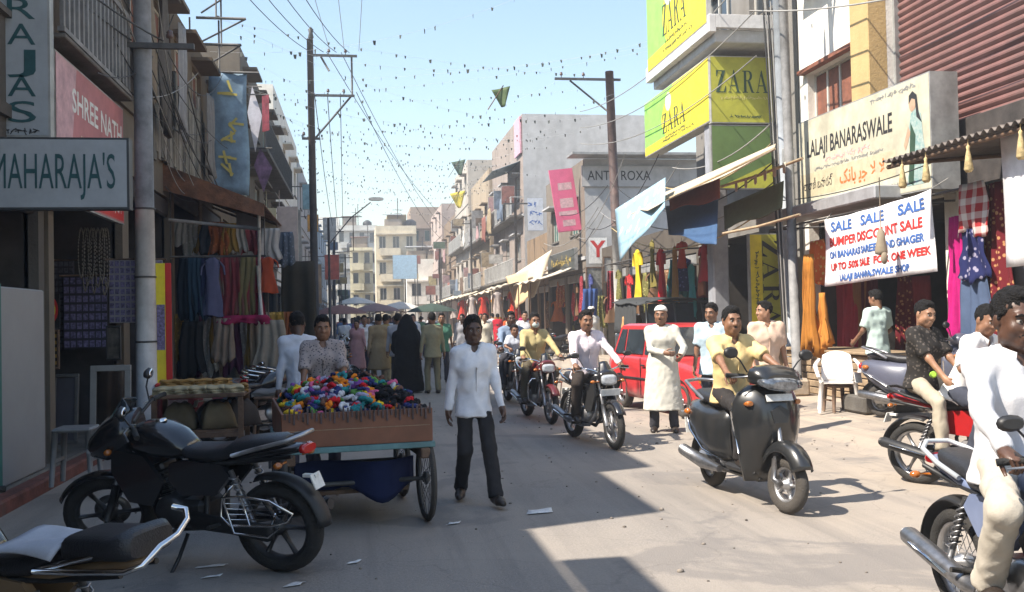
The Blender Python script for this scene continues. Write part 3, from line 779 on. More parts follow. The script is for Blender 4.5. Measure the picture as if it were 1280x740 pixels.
def scooter(label, loc, rz, bodym, steer=0, lean=0, group=None, scale=1.0):
    root = thing('scooter', label, 'scooter', loc, 0, group); root.rotation_euler = Euler((0, lean, rz), 'XYZ'); root.scale = (scale,) * 3
    hd = V((0, .46, .80)); axs = V((0, -sin(R(26)), cos(R(26))))
    S = MX.Translation(hd) @ MX.Rotation(steer, 4, axs) @ MX.Translation(-hd)
    make_wheel(root, .62, .215, .085, S, True, DUSTRUB, rim_r=.6, spk=5); make_wheel(root, -.62, .215, .09, MX.Identity(4), True, DUSTRUB, rim_r=.6, spk=5)
    mb = MB(S)
    for sx in (-1, 1):
        mb.tube([(sx * .075, .62, .215), (sx * .08, .56, .25), (sx * .08, .56, .40)], [.03, .025, .02], 8)
    mb.tube([(-.08, .56, .4), (.08, .56, .4)], .02, 8); mb.tube([(0, .55, .4), (0, .44, .85)], .02, 8); mb.build('fork', STEEL, root)
    mb = MB(S)      # front fender, a deep rounded hood over the wheel
    def fen(u, v):
        a = R(22) + u * R(125); x = 2 * v - 1; q = abs(x) ** 2.6; rr = .265 - .085 * q + .02 * sin(u * pi)
        return (math.copysign(abs(x) ** .8, x) * .092, .60 + cos(a) * rr * 1.02, .235 + sin(a) * rr + .02)
    mb.sheet(fen, 16, 14, .005); mb.build('front_fender', bodym, root)
    # apron / leg shield: horizontal sections lofted upward
    def sec(z, y, w, d, n=20):
        pts = []
        for i in range(n + 1):
            t = -1 + 2 * i / n; pts.append((w * t, y - d * abs(t) ** 2.4 + (.0 if abs(t) < .5 else 0), z))
        for i in range(n, -1, -1):
            t = -1 + 2 * i / n; pts.append((w * t * .97, y - .035 - d * abs(t) ** 2.4, z))
        return pts
    mb = MB(); mb.loft([sec(.20, .34, .19, .05), sec(.30, .37, .21, .08), sec(.42, .44, .24, .14), sec(.56, .51, .275, .20), sec(.68, .52, .295, .22), sec(.80, .50, .28, .20), sec(.88, .46, .24, .15), sec(.94, .42, .16, .08)]); ap = mb.build('apron', bodym, root)
    mb = MB(); mb.prism([(-.055, 0), (.055, 0), (.075, .09), (0, .13), (-.075, .09)], (0, .517, .66), (1, 0, 0), (0, -.1, 1), (0, .012, 0)); mb.build('apron_badge', BLACKM, ap)
    for sx in (-1, 1):
        mb = MB(); mb.tube([(sx * .293, .295, .74), (sx * .28, .30, .6), (sx * .24, .30, .42)], .010, 6); mb.build('apron_trim', CHROME, ap)
        mb = MB(); mb.loft([ring(.39, sx * .21, .80, .028, .018, 10), ring(.42, sx * .205, .805, .03, .022, 10), ring(.44, sx * .20, .805, .018, .014, 10)]); mb.build('indicator', AMBER, root)
    mb = MB(); mb.box((0, .508, .85), (.22, .008, .055), rx=R(24)); mb.build('number_plate', WHITEP, root)
    mb = MB(); mb.bx(-.15, .15, -.12, .34, .235, .29, .02); mb.bx(-.11, .11, -.35, .34, .19, .235, .02); mb.build('floorboard', BLACKM, root)
    # handlebar cowl and headlight
    mb = MB(S); mb.loft([ring(.33, 0, .99, .19, .06), ring(.39, 0, 1.01, .22, .085), ring(.47, 0, 1.0, .21, .085), ring(.54, 0, .97, .15, .055)]); mb.build('handlebar_cowl', bodym, root)
    mb = MB(S); mb.loft([ring(.485, 0, .965, .20, .062, 16, 2.4), ring(.545, 0, .950, .175, .05, 16, 2.4), ring(.568, 0, .945, .11, .03, 16, 2.4)]); mb.build('headlight', mat('headlamp_glass', (.20, .22, .25), rough=.06, metal=.55, coat=.6, var=.4, scale=30), root)
    mb = MB(S); mb.tube([(-.34, .30, 1.0), (-.2, .36, 1.0), (.2, .36, 1.0), (.34, .30, 1.0)], .012, 8); hb = mb.build('handlebar', BLACKM, root)
    for sx in (-1, 1):
        mb = MB(S); mb.tube([(sx * .22, .352, 1.0), (sx * .35, .296, 1.0)], .018, 8); mb.build('grip', RUBBER, hb)
        mb = MB(S); mb.tube([(sx * .2, .385, 1.0), (sx * .33, .345, .985)], .006, 5); mb.build('lever', ALUM, hb)
        mb = MB(S); mb.tube([(sx * .2, .36, 1.03), (sx * .27, .36, 1.12), (sx * .315, .355, 1.155)], .006, 6)
        mb.loft([ring(.338, sx * .35, 1.175, .055, .036, 12, 2.2), ring(.356, sx * .35, 1.175, .066, .045, 12, 2.2), ring(.378, sx * .35, 1.175, .05, .028, 12, 2.2)]); mr = mb.build('mirror', BLACKM, root)
        mb = MB(S); mb.loft([ring(.3365, sx * .35, 1.175, .055, .036, 12, 2.2), ring(.3355, sx * .35, 1.175, .03, .02, 12, 2.2)]); mb.build('mirror_glass', MIRROR, mr)
    # rear body
    mb = MB(); mb.loft([ring(-.10, 0, .50, .10, .22), ring(-.16, 0, .50, .15, .235), ring(-.30, 0, .49, .20, .235), ring(-.50, 0, .52, .205, .22), ring(-.70, 0, .58, .17, .17), ring(-.84, 0, .63, .11, .11), ring(-.90, 0, .65, .06, .06)]); mb.build('rear_body', bodym, root)
    for sx in (-1, 1):
        mb = MB(); mb.tube([(sx * .15, -.14, .3), (sx * .2, -.4, .36), (sx * .19, -.65, .5), (sx * .12, -.84, .58)], .016, 6, flat=.5); mb.build('body_trim', CHROME, root)
    mb = MB(); mb.loft([ring(-.06, 0, .745, .07, .03, 14, 3), ring(-.12, 0, .75, .12, .045, 14, 3), ring(-.35, 0, .755, .14, .05, 14, 3), ring(-.48, 0, .78, .135, .05, 14, 3), ring(-.7, 0, .80, .115, .045, 14, 3), ring(-.80, 0, .80, .07, .025, 14, 3)]); mb.build('seat', VINYL, root)
    mb = MB(); mb.tube([(-.13, -.5, .76), (-.16, -.66, .85), (-.13, -.84, .90), (0, -.88, .91), (.13, -.84, .90), (.16, -.66, .85), (.13, -.5, .76)], .016, 8); mb.build('grab_rail', ALUM, root)
    mb = MB(); mb.loft([ring(-.87, 0, .66, .09, .05, 12, 3), ring(-.92, 0, .65, .07, .04, 12, 3)]); mb.build('tail_light', REDLENS, root)
    mb = MB(); mb.bx(-.12, .10, -.72, -.25, .17, .33, .04); mb.build('engine', ALUM, root)
    mb = MB(); mb.tube([(.15, -.2, .22), (.17, -.45, .24), (.17, -.85, .30)], [.03, .055, .05], 12); mb.build('muffler', STEEL, root)
    mb = MB(); mb.sheet(lambda u, v: ((v - .5) * .16, -.62 + cos(R(80) + u * R(90)) * .27, .215 + sin(R(80) + u * R(90)) * .27), 8, 4, .004); mb.build('rear_mudguard', BLACKM, root)
    mb = MB(); mb.box((0, -.96, .5), (.18, .008, .14), rx=R(12)); mb.build('number_plate', WHITEP, root)
    for sx in (-1, 1):
        mb = MB(); mb.ell((sx * .15, -.78, .64), (.03, .05, .03), 10); mb.build('indicator', AMBER, root)
    return root

# ================================================================== cars
def car(label, loc, rz, paintm):
    """small 1980s-style hatchback, forward +Y, origin on the ground under its middle"""
    root = thing('hatchback_car', label, 'car', loc, rz)
    L2, W2 = 1.67, .72
    def sect(y, zb, zt, w, n=7):      # body shell cross-section up to the waist line
        r = []
        for i in range(n): t = i / (n - 1); r.append((w * (1 - .05 * (1 - sin(pi * min(1, t * 1.1)))), y, zb + (zt - zb) * t))
        top = [(w * q, y, zt + .03 * (1 - q * q)) for q in (.8, .4, 0, -.4, -.8)]
        return r + top + [(-x, yy, z) for x, yy, z in reversed(r)]
    mb = MB()
    mb.loft([sect(-1.67, .42, .70, .60), sect(-1.63, .30, .80, .69), sect(-1.45, .22, .86, W2), sect(-.8, .2, .87, W2 + .01), sect(0, .2, .86, W2 + .015), sect(.6, .2, .84, W2 + .01), sect(1.0, .2, .80, W2), sect(1.4, .22, .74, W2 - .015), sect(1.6, .28, .68, .68), sect(1.66, .38, .62, .62)])
    body = mb.build('body', paintm, root)
    # greenhouse
    zb, zt = .86, 1.385
    bl = [(-.66, -1.50), (.66, -1.50), (.68, .62), (-.68, .62)]; tl = [(-.56, -1.28), (.56, -1.28), (.575, .10), (-.575, .10)]
    mb = MB(); rings = []
    for z, k in ((zb - .03, 0), (zt - .05, .92), (zt - .012, 1.0), (zt + .02, 1.0)):
        rings.append([(bl[i][0] * (1 - k) + tl[i][0] * k, bl[i][1] * (1 - k) + tl[i][1] * k, z) for i in range(4)])
    rings[2] = [(x * .985, y * .99, z) for x, y, z in rings[2]]; rings[3] = [(x * .88, y * .88, z) for x, y, z in rings[3]]
    mb.loft(rings, smooth=False); mb.build('roof', paintm, root)
    def pane(nm, q, m=GLASS):
        mb = MB(); n = (V(q[1]) - V(q[0])).cross(V(q[2]) - V(q[0])).normalized() * .012
        c = sum((V(p) for p in q), V()) / len(q)
        if n.dot(c - V((0, -.5, 1.0))) < 0: n = -n
        a = [V(p) + n for p in q]
        mb.loft([[V(p) - n for p in q], a], smooth=False); mb.build(nm, m, root)
    P = lambda i, u, z: None
    def side(sx, y0, y1, y0t, y1t):
        k0, k1 = .09, .88
        x0 = .67 + (.57 - .67) * k0; x1 = .67 + (.57 - .67) * k1
        return [(sx * x0, y0, zb + .05), (sx * x0, y1, zb + .05), (sx * x1, y1t, zt - .075), (sx * x1, y0t, zt - .075)]
    for sx in (-1, 1):
        pane('side_window', side(sx, -.22, .50, -.22, .10)); pane('side_window', side(sx, -.95, -.29, -.95, -.29)); pane('side_window', side(sx, -1.36, -1.02, -1.2, -1.02))
        for sy, sz in ((-.25, .6), (.48, .6), (-1.0, .5)): mb = MB(); mb.box((sx * .735, sy, .55), (.012, .012, sz)); mb.build('door_seam', BLACKM, body)
        mb = MB(); mb.box((sx * .745, -.15, .74), (.025, .13, .025), ch=.006); mb.build('door_handle', BLACKM, body)
        mb = MB(); mb.box((sx * .74, -.1, .52), (.02, 2.3, .035), ch=.006); mb.build('side_moulding', BLACKM, body)
        mb = MB(); mb.loft([ring(.36, sx * .80, .93, .075, .05, 12, 3), ring(.43, sx * .79, .93, .06, .04, 12, 3)]); mb.tube([(sx * .67, .42, .90), (sx * .76, .4, .92)], .012, 6); mb.build('wing_mirror', BLACKM, root)
        for y in (-1.05, 1.08):
            wh = make_wheel(root, y, .265, .145, MX.Translation((sx * .645, 0, 0)), True, DUSTRUB, STEEL, .64)
            mb = MB(); mb.lathe([(.285, 0), (.31, 0)], (sx * .742, y, .27), (sx, 0, 0), 20, -.1, pi + .1); mb.build('wheel_arch', BLACKM, body)
        mb = MB(); mb.box((sx * .50, 1.655, .60), (.26, .05, .15), ch=.02); mb.build('headlight', LENS, root)
        mb = MB(); mb.box((sx * .67, 1.62, .60), (.07, .09, .13), ch=.02); mb.build('indicator', AMBER, root)
        mb = MB(); mb.box((sx * .55, -1.66, .68), (.2, .05, .2), ch=.02); mb.build('tail_light', REDLENS, root)
    pane('windscreen', [(-.585, .56, zb + .05), (.585, .56, zb + .05), (.52, .145, zt - .05), (-.52, .145, zt - .05)])
    pane('rear_window', [(-.56, -1.475, zb + .05), (.56, -1.475, zb + .05), (.5, -1.305, zt - .06), (-.5, -1.305, zt - .06)])
    mb = MB(); mb.box((0, 1.67, .61), (.66, .03, .10), ch=.01); mb.build('grille', BLACKM, root)
    for y, nm in ((1.69, 'front_bumper'), (-1.69, 'rear_bumper')):
        mb = MB(); mb.box((0, y, .40), (1.36, .1, .17), ch=.035); mb.build(nm, paintm if y > 0 else BLACKM, root)
    mb = MB(); mb.box((0, 1.75, .41), (.42, .01, .1)); mb.build('number_plate', WHITEP, root)
    for sx in (-.3, .12):
        mb = MB(); mb.tube([(sx, .60, .88), (sx + .22, .52, .93), (sx + .36, .47, .97)], .008, 5); mb.build('wiper', BLACKM, root)
    return root

def soft_top_jeep(label, loc, rz):
    root = thing('jeep', label, 'jeep', loc, rz)
    P = paint((.035, .04, .045), 'jeep_paint', rough=.45); CV = cloth((.06, .063, .065), 'canopy_canvas')
    mb = MB(); mb.bx(-.72, .72, -1.6, .55, .42, .98, .05); mb.bx(-.5, .5, .55, 1.6, .5, .95, .05); mb.build('body', P, root)
    for sx in (-1, 1):
        mb = MB(); mb.prism([(.6, .6), (.75, .85), (1.45, .85), (1.65, .55), (1.5, .55), (1.38, .74), (.85, .74), (.7, .55)], (sx * .5, 0, 0), (0, 1, 0), (0, 0, 1), (sx * .26, 0, 0)); mb.build('fender', P, root)
        for y in (-1.05, 1.1): make_wheel(root, y, .34, .18, MX.Translation((sx * .62, 0, 0)), True, DUSTRUB, STEEL, .55)
        mb = MB(); mb.lathe([(0, .03), (.09, .02), (.1, 0)], (sx * .36, 1.61, .76), (0, 1, 0), 16); mb.build('headlight', LENS, root)
        mb = MB()
        mb.sheet(lambda u, v: (sx * (.73 - .04 * v + .012 * sin(u * 30)), -1.58 + u * 1.5, .98 + v * .72), 24, 6, .006); mb.build('canopy_side', CV, root)
    mb = MB(); mb.sheet(lambda u, v: ((2 * v - 1) * .74, -1.66 + u * 2.4, 1.80 - .12 * (2 * v - 1) ** 2 + .02 * cos(u * 4 * pi) - .06 * u), 24, 12, .012); mb.build('canopy', CV, root)
    mb = MB()
    for a, b in (((-.68, .58, .98), (-.64, .42, 1.68)), ((.68, .58, .98), (.64, .42, 1.68)), ((-.64, .42, 1.68), (.64, .42, 1.68)), ((-.68, .58, .98), (.68, .58, .98)), ((0, .58, .98), (0, .42, 1.68))): mb.tube([a, b], .022, 6)
    mb.build('windscreen_frame', P, root)
    mb = MB(); mb.prism([(-.64, 0), (.64, 0), (.61, .66), (-.61, .66)], (0, .57, 1.0), (1, 0, 0), (0, -.22, .97), (0, .006, 0)); mb.build('windscreen', GLASS, root)
    mb = MB(); mb.box((0, 1.72, .5), (1.3, .1, .14), ch=.02); mb.build('front_bumper', BLACKM, root)
    mb = MB()
    for i in range(7): mb.box((-.18 + i * .06, 1.612, .74), (.025, .02, .26))
    mb.build('grille', BLACKM, root)
    return root

# ================================================================== the setting: ground, road, kerb
def gz(x, y=0):
    """ground height: flat road, rising gently to the forecourt on the right"""
    t = min(max((x - 4.6) / 2.6, 0), 1); return .17 * t * t * (3 - 2 * t)
def road_mat():
    m = bpy.data.materials.new('dusty_asphalt'); m.use_nodes = True; t = m.node_tree; N = t.nodes; L = t.links; b = N['Principled BSDF']
    b.inputs['Roughness'].default_value = .92; b.inputs['Specular IOR Level'].default_value = .25
    tc = N.new('ShaderNodeTexCoord')
    def nz(sc, det=6, dist=0, mp=None):
        n = N.new('ShaderNodeTexNoise'); n.inputs['Scale'].default_value = sc; n.inputs['Detail'].default_value = det; n.inputs['Distortion'].default_value = dist; n.inputs['Roughness'].default_value = .62
        if mp:
            q = N.new('ShaderNodeMapping'); q.inputs['Scale'].default_value = mp; L.new(tc.outputs['Object'], q.inputs[0]); L.new(q.outputs[0], n.inputs['Vector'])
        else: L.new(tc.outputs['Object'], n.inputs['Vector'])
        return n.outputs['Fac']
    def ramp(f, *st):
        r = N.new('ShaderNodeValToRGB'); e = r.color_ramp.elements
        while len(e) < len(st): e.new(.5)
        for i, (p, c) in enumerate(st): e[i].position = p; e[i].color = (*c, 1)
        L.new(f, r.inputs[0]); return r.outputs[0]
    def mix(f, a, bb):
        x = N.new('ShaderNodeMix'); x.data_type = 'RGBA'; L.new(f, x.inputs['Factor'])
        for s_, v in (('A', a), ('B', bb)):
            if isinstance(v, tuple): x.inputs[s_].default_value = (*v, 1)
            else: L.new(v, x.inputs[s_])
        return x.outputs['Result']
    fine = ramp(nz(55, 3), (.3, (.20, .18, .16)), (.7, (.30, .272, .245)))
    blot = ramp(nz(.9, 9, .6), (.36, (0, 0, 0)), (.66, (1, 1, 1)))
    c = mix(blot, fine, (.29, .258, .225))
    # dust drifts along the right side of the road, darker worn asphalt in the middle
    sx = N.new('ShaderNodeSeparateXYZ'); L.new(tc.outputs['Object'], sx.inputs[0])
    mr = N.new('ShaderNodeMapRange'); mr.inputs['From Min'].default_value = 2.5; mr.inputs['From Max'].default_value = 7.0; L.new(sx.outputs[0], mr.inputs[0])
    ad = N.new('ShaderNodeMath'); ad.operation = 'MULTIPLY'; L.new(mr.outputs[0], ad.inputs[0]); L.new(ramp(nz(1.6, 8, .4), (.25, (.35,) * 3), (.6, (1, 1, 1))), ad.inputs[1])
    c = mix(ad.outputs[0], c, (.43, .355, .275))
    # long tyre-polished streaks
    st = ramp(nz(3.2, 5, .2, (1.2, .06, 1)), (.48, (0, 0, 0)), (.70, (.5, .5, .5)))
    c = mix(st, c, (.16, .148, .138))
    pt = ramp(nz(.55, 10, 1.4), (.55, (0, 0, 0)), (.60, (.62, .62, .62)))
    c = mix(pt, c, (.17, .158, .15))
    cr = N.new('ShaderNodeTexVoronoi'); cr.feature = 'DISTANCE_TO_EDGE'; cr.inputs['Scale'].default_value = .75
    wn = N.new('ShaderNodeTexNoise'); wn.inputs['Scale'].default_value = 2.2; wn.inputs['Detail'].default_value = 6; L.new(tc.outputs['Object'], wn.inputs['Vector'])
    wa = N.new('ShaderNodeVectorMath'); wa.operation = 'MULTIPLY_ADD'; wa.inputs[1].default_value = (.5, .5, .5); L.new(wn.outputs['Color'], wa.inputs[0]); L.new(tc.outputs['Object'], wa.inputs[2]); L.new(wa.outputs[0], cr.inputs['Vector'])
    c = mix(ramp(cr.outputs['Distance'], (0, (.28,) * 3), (.006, (0, 0, 0))), c, (.10, .09, .082))
    sp = ramp(nz(23, 2), (.70, (0, 0, 0)), (.76, (.6, .6, .6)))
    c = mix(sp, c, (.12, .105, .09))
    oil = ramp(nz(1.9, 4, .8), (.68, (0, 0, 0)), (.76, (.55, .55, .55)))
    c = mix(oil, c, (.11, .10, .092))
    L.new(c, b.inputs['Base Color'])
    bp = N.new('ShaderNodeBump'); bp.inputs['Strength'].default_value = .45; bp.inputs['Distance'].default_value = .012
    ms = N.new('ShaderNodeMath'); ms.operation = 'ADD'; L.new(nz(75, 4), ms.inputs[0]); L.new(nz(4, 5), ms.inputs[1]); L.new(ms.outputs[0], bp.inputs['Height']); L.new(bp.outputs[0], b.inputs['Normal'])
    return m
ROAD = road_mat()
mb = MB()
xs = [-240, -60, -12, -6, -4, -3, -2, -1, 0, 1, 2, 3, 4] + [4.6 + .2 * i for i in range(14)] + [8, 9, 12, 20, 60, 240]
ys = [-120, -60, -10, 0, 4, 8, 12, 16, 20, 26, 34, 46, 60, 90, 140, 260, 420]
mb.v = [V((x, y, gz(x))) for x in xs for y in ys]; w = len(ys)
for i in range(len(xs) - 1):
    for j in range(w - 1): mb.f.append([i * w + j, (i + 1) * w + j, (i + 1) * w + j + 1, i * w + j + 1]); mb.m.append(0); mb.sm.append(True)
mb.build('road', ROAD, kind='structure')
CONC = mat('grimy_concrete', (.14, .13, .115), rough=.9, var=.25, scale=3, bump=.4, bscale=40, dirt=.5)
REDKERB = mat('faded_red_paint', (.16, .055, .04), rough=.85, var=.35, scale=5, bump=.3, dirt=.5)
mb = MB(); mb.bx(-6.5, -3.16, 2, 26, -.05, .13, .015); pv = mb.build('pavement', CONC, kind='structure')
mb = MB(); mb.bx(-3.155, -2.98, 2, 26, -.05, .125, .02); kb = mb.build('kerb', REDKERB, kind='structure')
mb = MB()

# ================================================================== building kit
PLAS = {}
def plaster(col, dirt=.35, name=None):
    k = name or 'plaster_%02x%02x%02x' % tuple(int(x * 255) for x in col)
    return mat(k, col, rough=.92, var=.10, scale=2.2, bump=.3, bscale=30, dirt=dirt, spec=.2)
WHITEW = plaster((.76, .73, .66), .12); CREAM = plaster((.60, .53, .40), .35); YELLOW = plaster((.50, .36, .17), .2)
GREYW = plaster((.46, .46, .46), .22); GREYD = plaster((.23, .22, .205), .5); PINKW = plaster((.60, .35, .37), .2); BLUEW = plaster((.36, .46, .56), .3)
BROWNW = plaster((.24, .17, .11), .45); OCHRE = plaster((.45, .34, .18), .4)
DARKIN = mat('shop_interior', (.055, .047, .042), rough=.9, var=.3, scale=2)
WOOD = mat('weathered_wood', (.15, .09, .055), rough=.75, var=.35, scale=5, bump=.4, bscale=30, dirt=.3)
WOODL = mat('pale_wood', (.33, .24, .15), rough=.75, var=.25, scale=5, bump=.3, bscale=30, dirt=.3)
RUST = mat('rusty_sheet', (.17, .075, .038), rough=.85, var=.45, scale=4, bump=.4, bscale=30, dirt=.5)
GALV = mat('galvanised_sheet', (.38, .38, .37), rough=.55, metal=.35, var=.2, scale=4, dirt=.45)
IRON = mat('painted_iron', (.07, .068, .066), rough=.6, var=.3, scale=9, dirt=.3)
WHITEI = mat('whitewashed_iron', (.50, .50, .48), rough=.7, var=.2, scale=7, dirt=.5)
POLEG = mat('weathered_pole', (.23, .23, .23), rough=.7, var=.25, scale=4, bump=.2, dirt=.5)
TARPB = cloth((.42, .60, .72), 'pale_blue_tarp', rough=.6); TARPC = cloth((.55, .47, .36), 'buff_tarp', dirt=.2); CANVAS = cloth((.66, .60, .47), 'cream_canvas', dirt=.15)
BLUETARP = cloth((.05, .10, .20), 'dark_blue_tarp', rough=.55)

def wall_holes(mb, O, u, n, W, H, holes, depth=.14):
    """front face (outward n) with rectangular reveals; holes = [(u0,u1,v0,v1)]"""
    O, u, n = V(O), V(u), V(n); z = V((0, 0, 1))
    us = sorted({0, W} | {max(0, min(W, h[i])) for h in holes for i in (0, 1)}); vs = sorted({0, H} | {max(0, min(H, h[i])) for h in holes for i in (2, 3)})
    flip = u.cross(z).dot(n) < 0
    def q(*p):
        mb.add(p[::-1] if flip else p, [(0, 1, 2, 3)], False)
    P = lambda a, b, d=0: O + u * a + z * b - n * d
    for i in range(len(us) - 1):
        for j in range(len(vs) - 1):
            a, b, c, d = us[i], us[i + 1], vs[j], vs[j + 1]
            if not any(h[0] <= a + 1e-6 and h[1] >= b - 1e-6 and h[2] <= c + 1e-6 and h[3] >= d - 1e-6 for h in holes):
                q(P(a, c), P(b, c), P(b, d), P(a, d))
    for a, b, c, d in holes:
        q(P(a, c), P(b, c), P(b, c, depth), P(a, c, depth)); q(P(a, d, depth), P(b, d, depth), P(b, d), P(a, d))
        q(P(a, c), P(a, c, depth), P(a, d, depth), P(a, d)); q(P(b, c, depth), P(b, c), P(b, d), P(b, d, depth))
def obox(mb, O, u, n, a, b, c, d, e0, e1, ch=0):
    """box in facade coordinates: along u a..b, up c..d, outward e0..e1"""
    O, u, n = V(O), V(u), V(n); p = O + u * ((a + b) / 2) + V((0, 0, (c + d) / 2)) + n * ((e0 + e1) / 2)
    mb.box(p, (abs(b - a), abs(e1 - e0), abs(d - c)), rz=atan2(u.y, u.x), ch=ch)
FRW = paint((.55, .53, .48), 'window_cream', rough=.6, coat=0, dirt=.2); FRB = mat('brown_shutter', (.23, .085, .05), rough=.7, var=.2, scale=8, dirt=.2); FRG = mat('green_shutter', (.05, .13, .11), rough=.7, var=.2, scale=8, dirt=.3)
def window(root, O, u, n, a, b, c, d, style='glass', fm=None, depth=.14, bars=False):
    fm = fm or FRW; mb = MB(); t = .05
    obox(mb, O, u, n, a, b, c, c + t, -depth, -depth + .06); obox(mb, O, u, n, a, b, d - t, d, -depth, -depth + .06)
    k = max(2, int(round((b - a) / .5)) + 1)
    for i in range(k): x = a + (b - a - t) * i / (k - 1); obox(mb, O, u, n, x, x + t, c + t, d - t, -depth + .002, -depth + .058)
    w = mb.build('window', fm, root)
    for i in range(k - 1):
        x0 = a + (b - a - t) * i / (k - 1) + t; x1 = a + (b - a - t) * (i + 1) / (k - 1)
        mb = MB()
        if style == 'glass': obox(mb, O, u, n, x0, x1, c + t, d - t, -depth + .01, -depth + .02); mb.build('pane', GLASS, w)
        else: obox(mb, O, u, n, x0 + .01, x1 - .01, c + t + .01, d - t - .01, -depth + .01, -depth + .045, ch=.01); mb.build('shutter', FRB if style == 'brown' else FRG, w)
    if bars:
        mb = MB(); m_ = int((b - a) / .14)
        for i in range(1, m_): x = a + (b - a) * i / m_; obox(mb, O, u, n, x - .008, x + .008, c, d, -depth + .07, -depth + .086)
        mb.build('window_bars', IRON, w)
    mb = MB(); obox(mb, O, u, n, a - .06, b + .06, c - .06, c, -.02, .06); mb.build('sill', CONC, w)
    return w
def balcony(root, O, u, n, a, b, z, proj=.7, h=.95, m=IRON, slabm=CONC, bars=True, gap=.13):
    mb = MB(); obox(mb, O, u, n, a, b, z - .12, z, 0, proj, ch=.01); bl = mb.build('balcony', slabm, root)
    mb = MB(); e = proj - .05
    obox(mb, O, u, n, a, b, z + h - .04, z + h, e - .04, e); obox(mb, O, u, n, a, b, z + .06, z + .09, e - .03, e - .01)
    for x in (a, b - .04): obox(mb, O, u, n, x, x + .04, z + h - .04, z + h, 0, e - .04)
    mb.build('hand_rail', m, bl)
    k = int((b - a) / gap)
    for i in range(k + 1):
        x = a + .02 + (b - a - .04) * i / k
        mb = MB(); obox(mb, O, u, n, x - .012, x + .012, z, z + h - .04, e - .032, e - .008); mb.build('baluster', m, bl)
    return bl
def shell(root, x0, x1, y0, y1, z0, z1, m, open_face=None, parapet=.5, name='wall'):
    """solid block minus the street face (open_face '+x' / '-x' / '-y'), with parapet and roof deck"""
    mb = MB(); zr = z1 - parapet
    F = {'-x': [(x0, y0), (x0, y1)], '+x': [(x1, y1), (x1, y0)], '-y': [(x1, y0), (x0, y0)], '+y': [(x0, y1), (x1, y1)]}
    of = open_face if isinstance(open_face, (list, tuple)) else [open_face]
    for k, (p, q) in F.items():
        if k in of: continue
        mb.add([(*q, z0), (*p, z0), (*p, z1), (*q, z1)], [(0, 1, 2, 3)], False)
    t = .14
    mb.add([(x0 + t, y0 + t, zr), (x1 - t, y0 + t, zr), (x1 - t, y1 - t, zr), (x0 + t, y1 - t, zr)], [(0, 1, 2, 3)], False)
    ri = [(x0 + t, y0 + t), (x1 - t, y0 + t), (x1 - t, y1 - t), (x0 + t, y1 - t)]; ro = [(x0, y0), (x1, y0), (x1, y1), (x0, y1)]
    for i in range(4):
        j = (i + 1) % 4
        mb.add([(*ri[i], zr), (*ri[j], zr), (*ri[j], z1), (*ri[i], z1)], [(3, 2, 1, 0)], False)
        mb.add([(*ro[i], z1), (*ro[j], z1), (*ri[j], z1), (*ri[i], z1)], [(0, 1, 2, 3)], False)
    return mb.build(name, m, root)
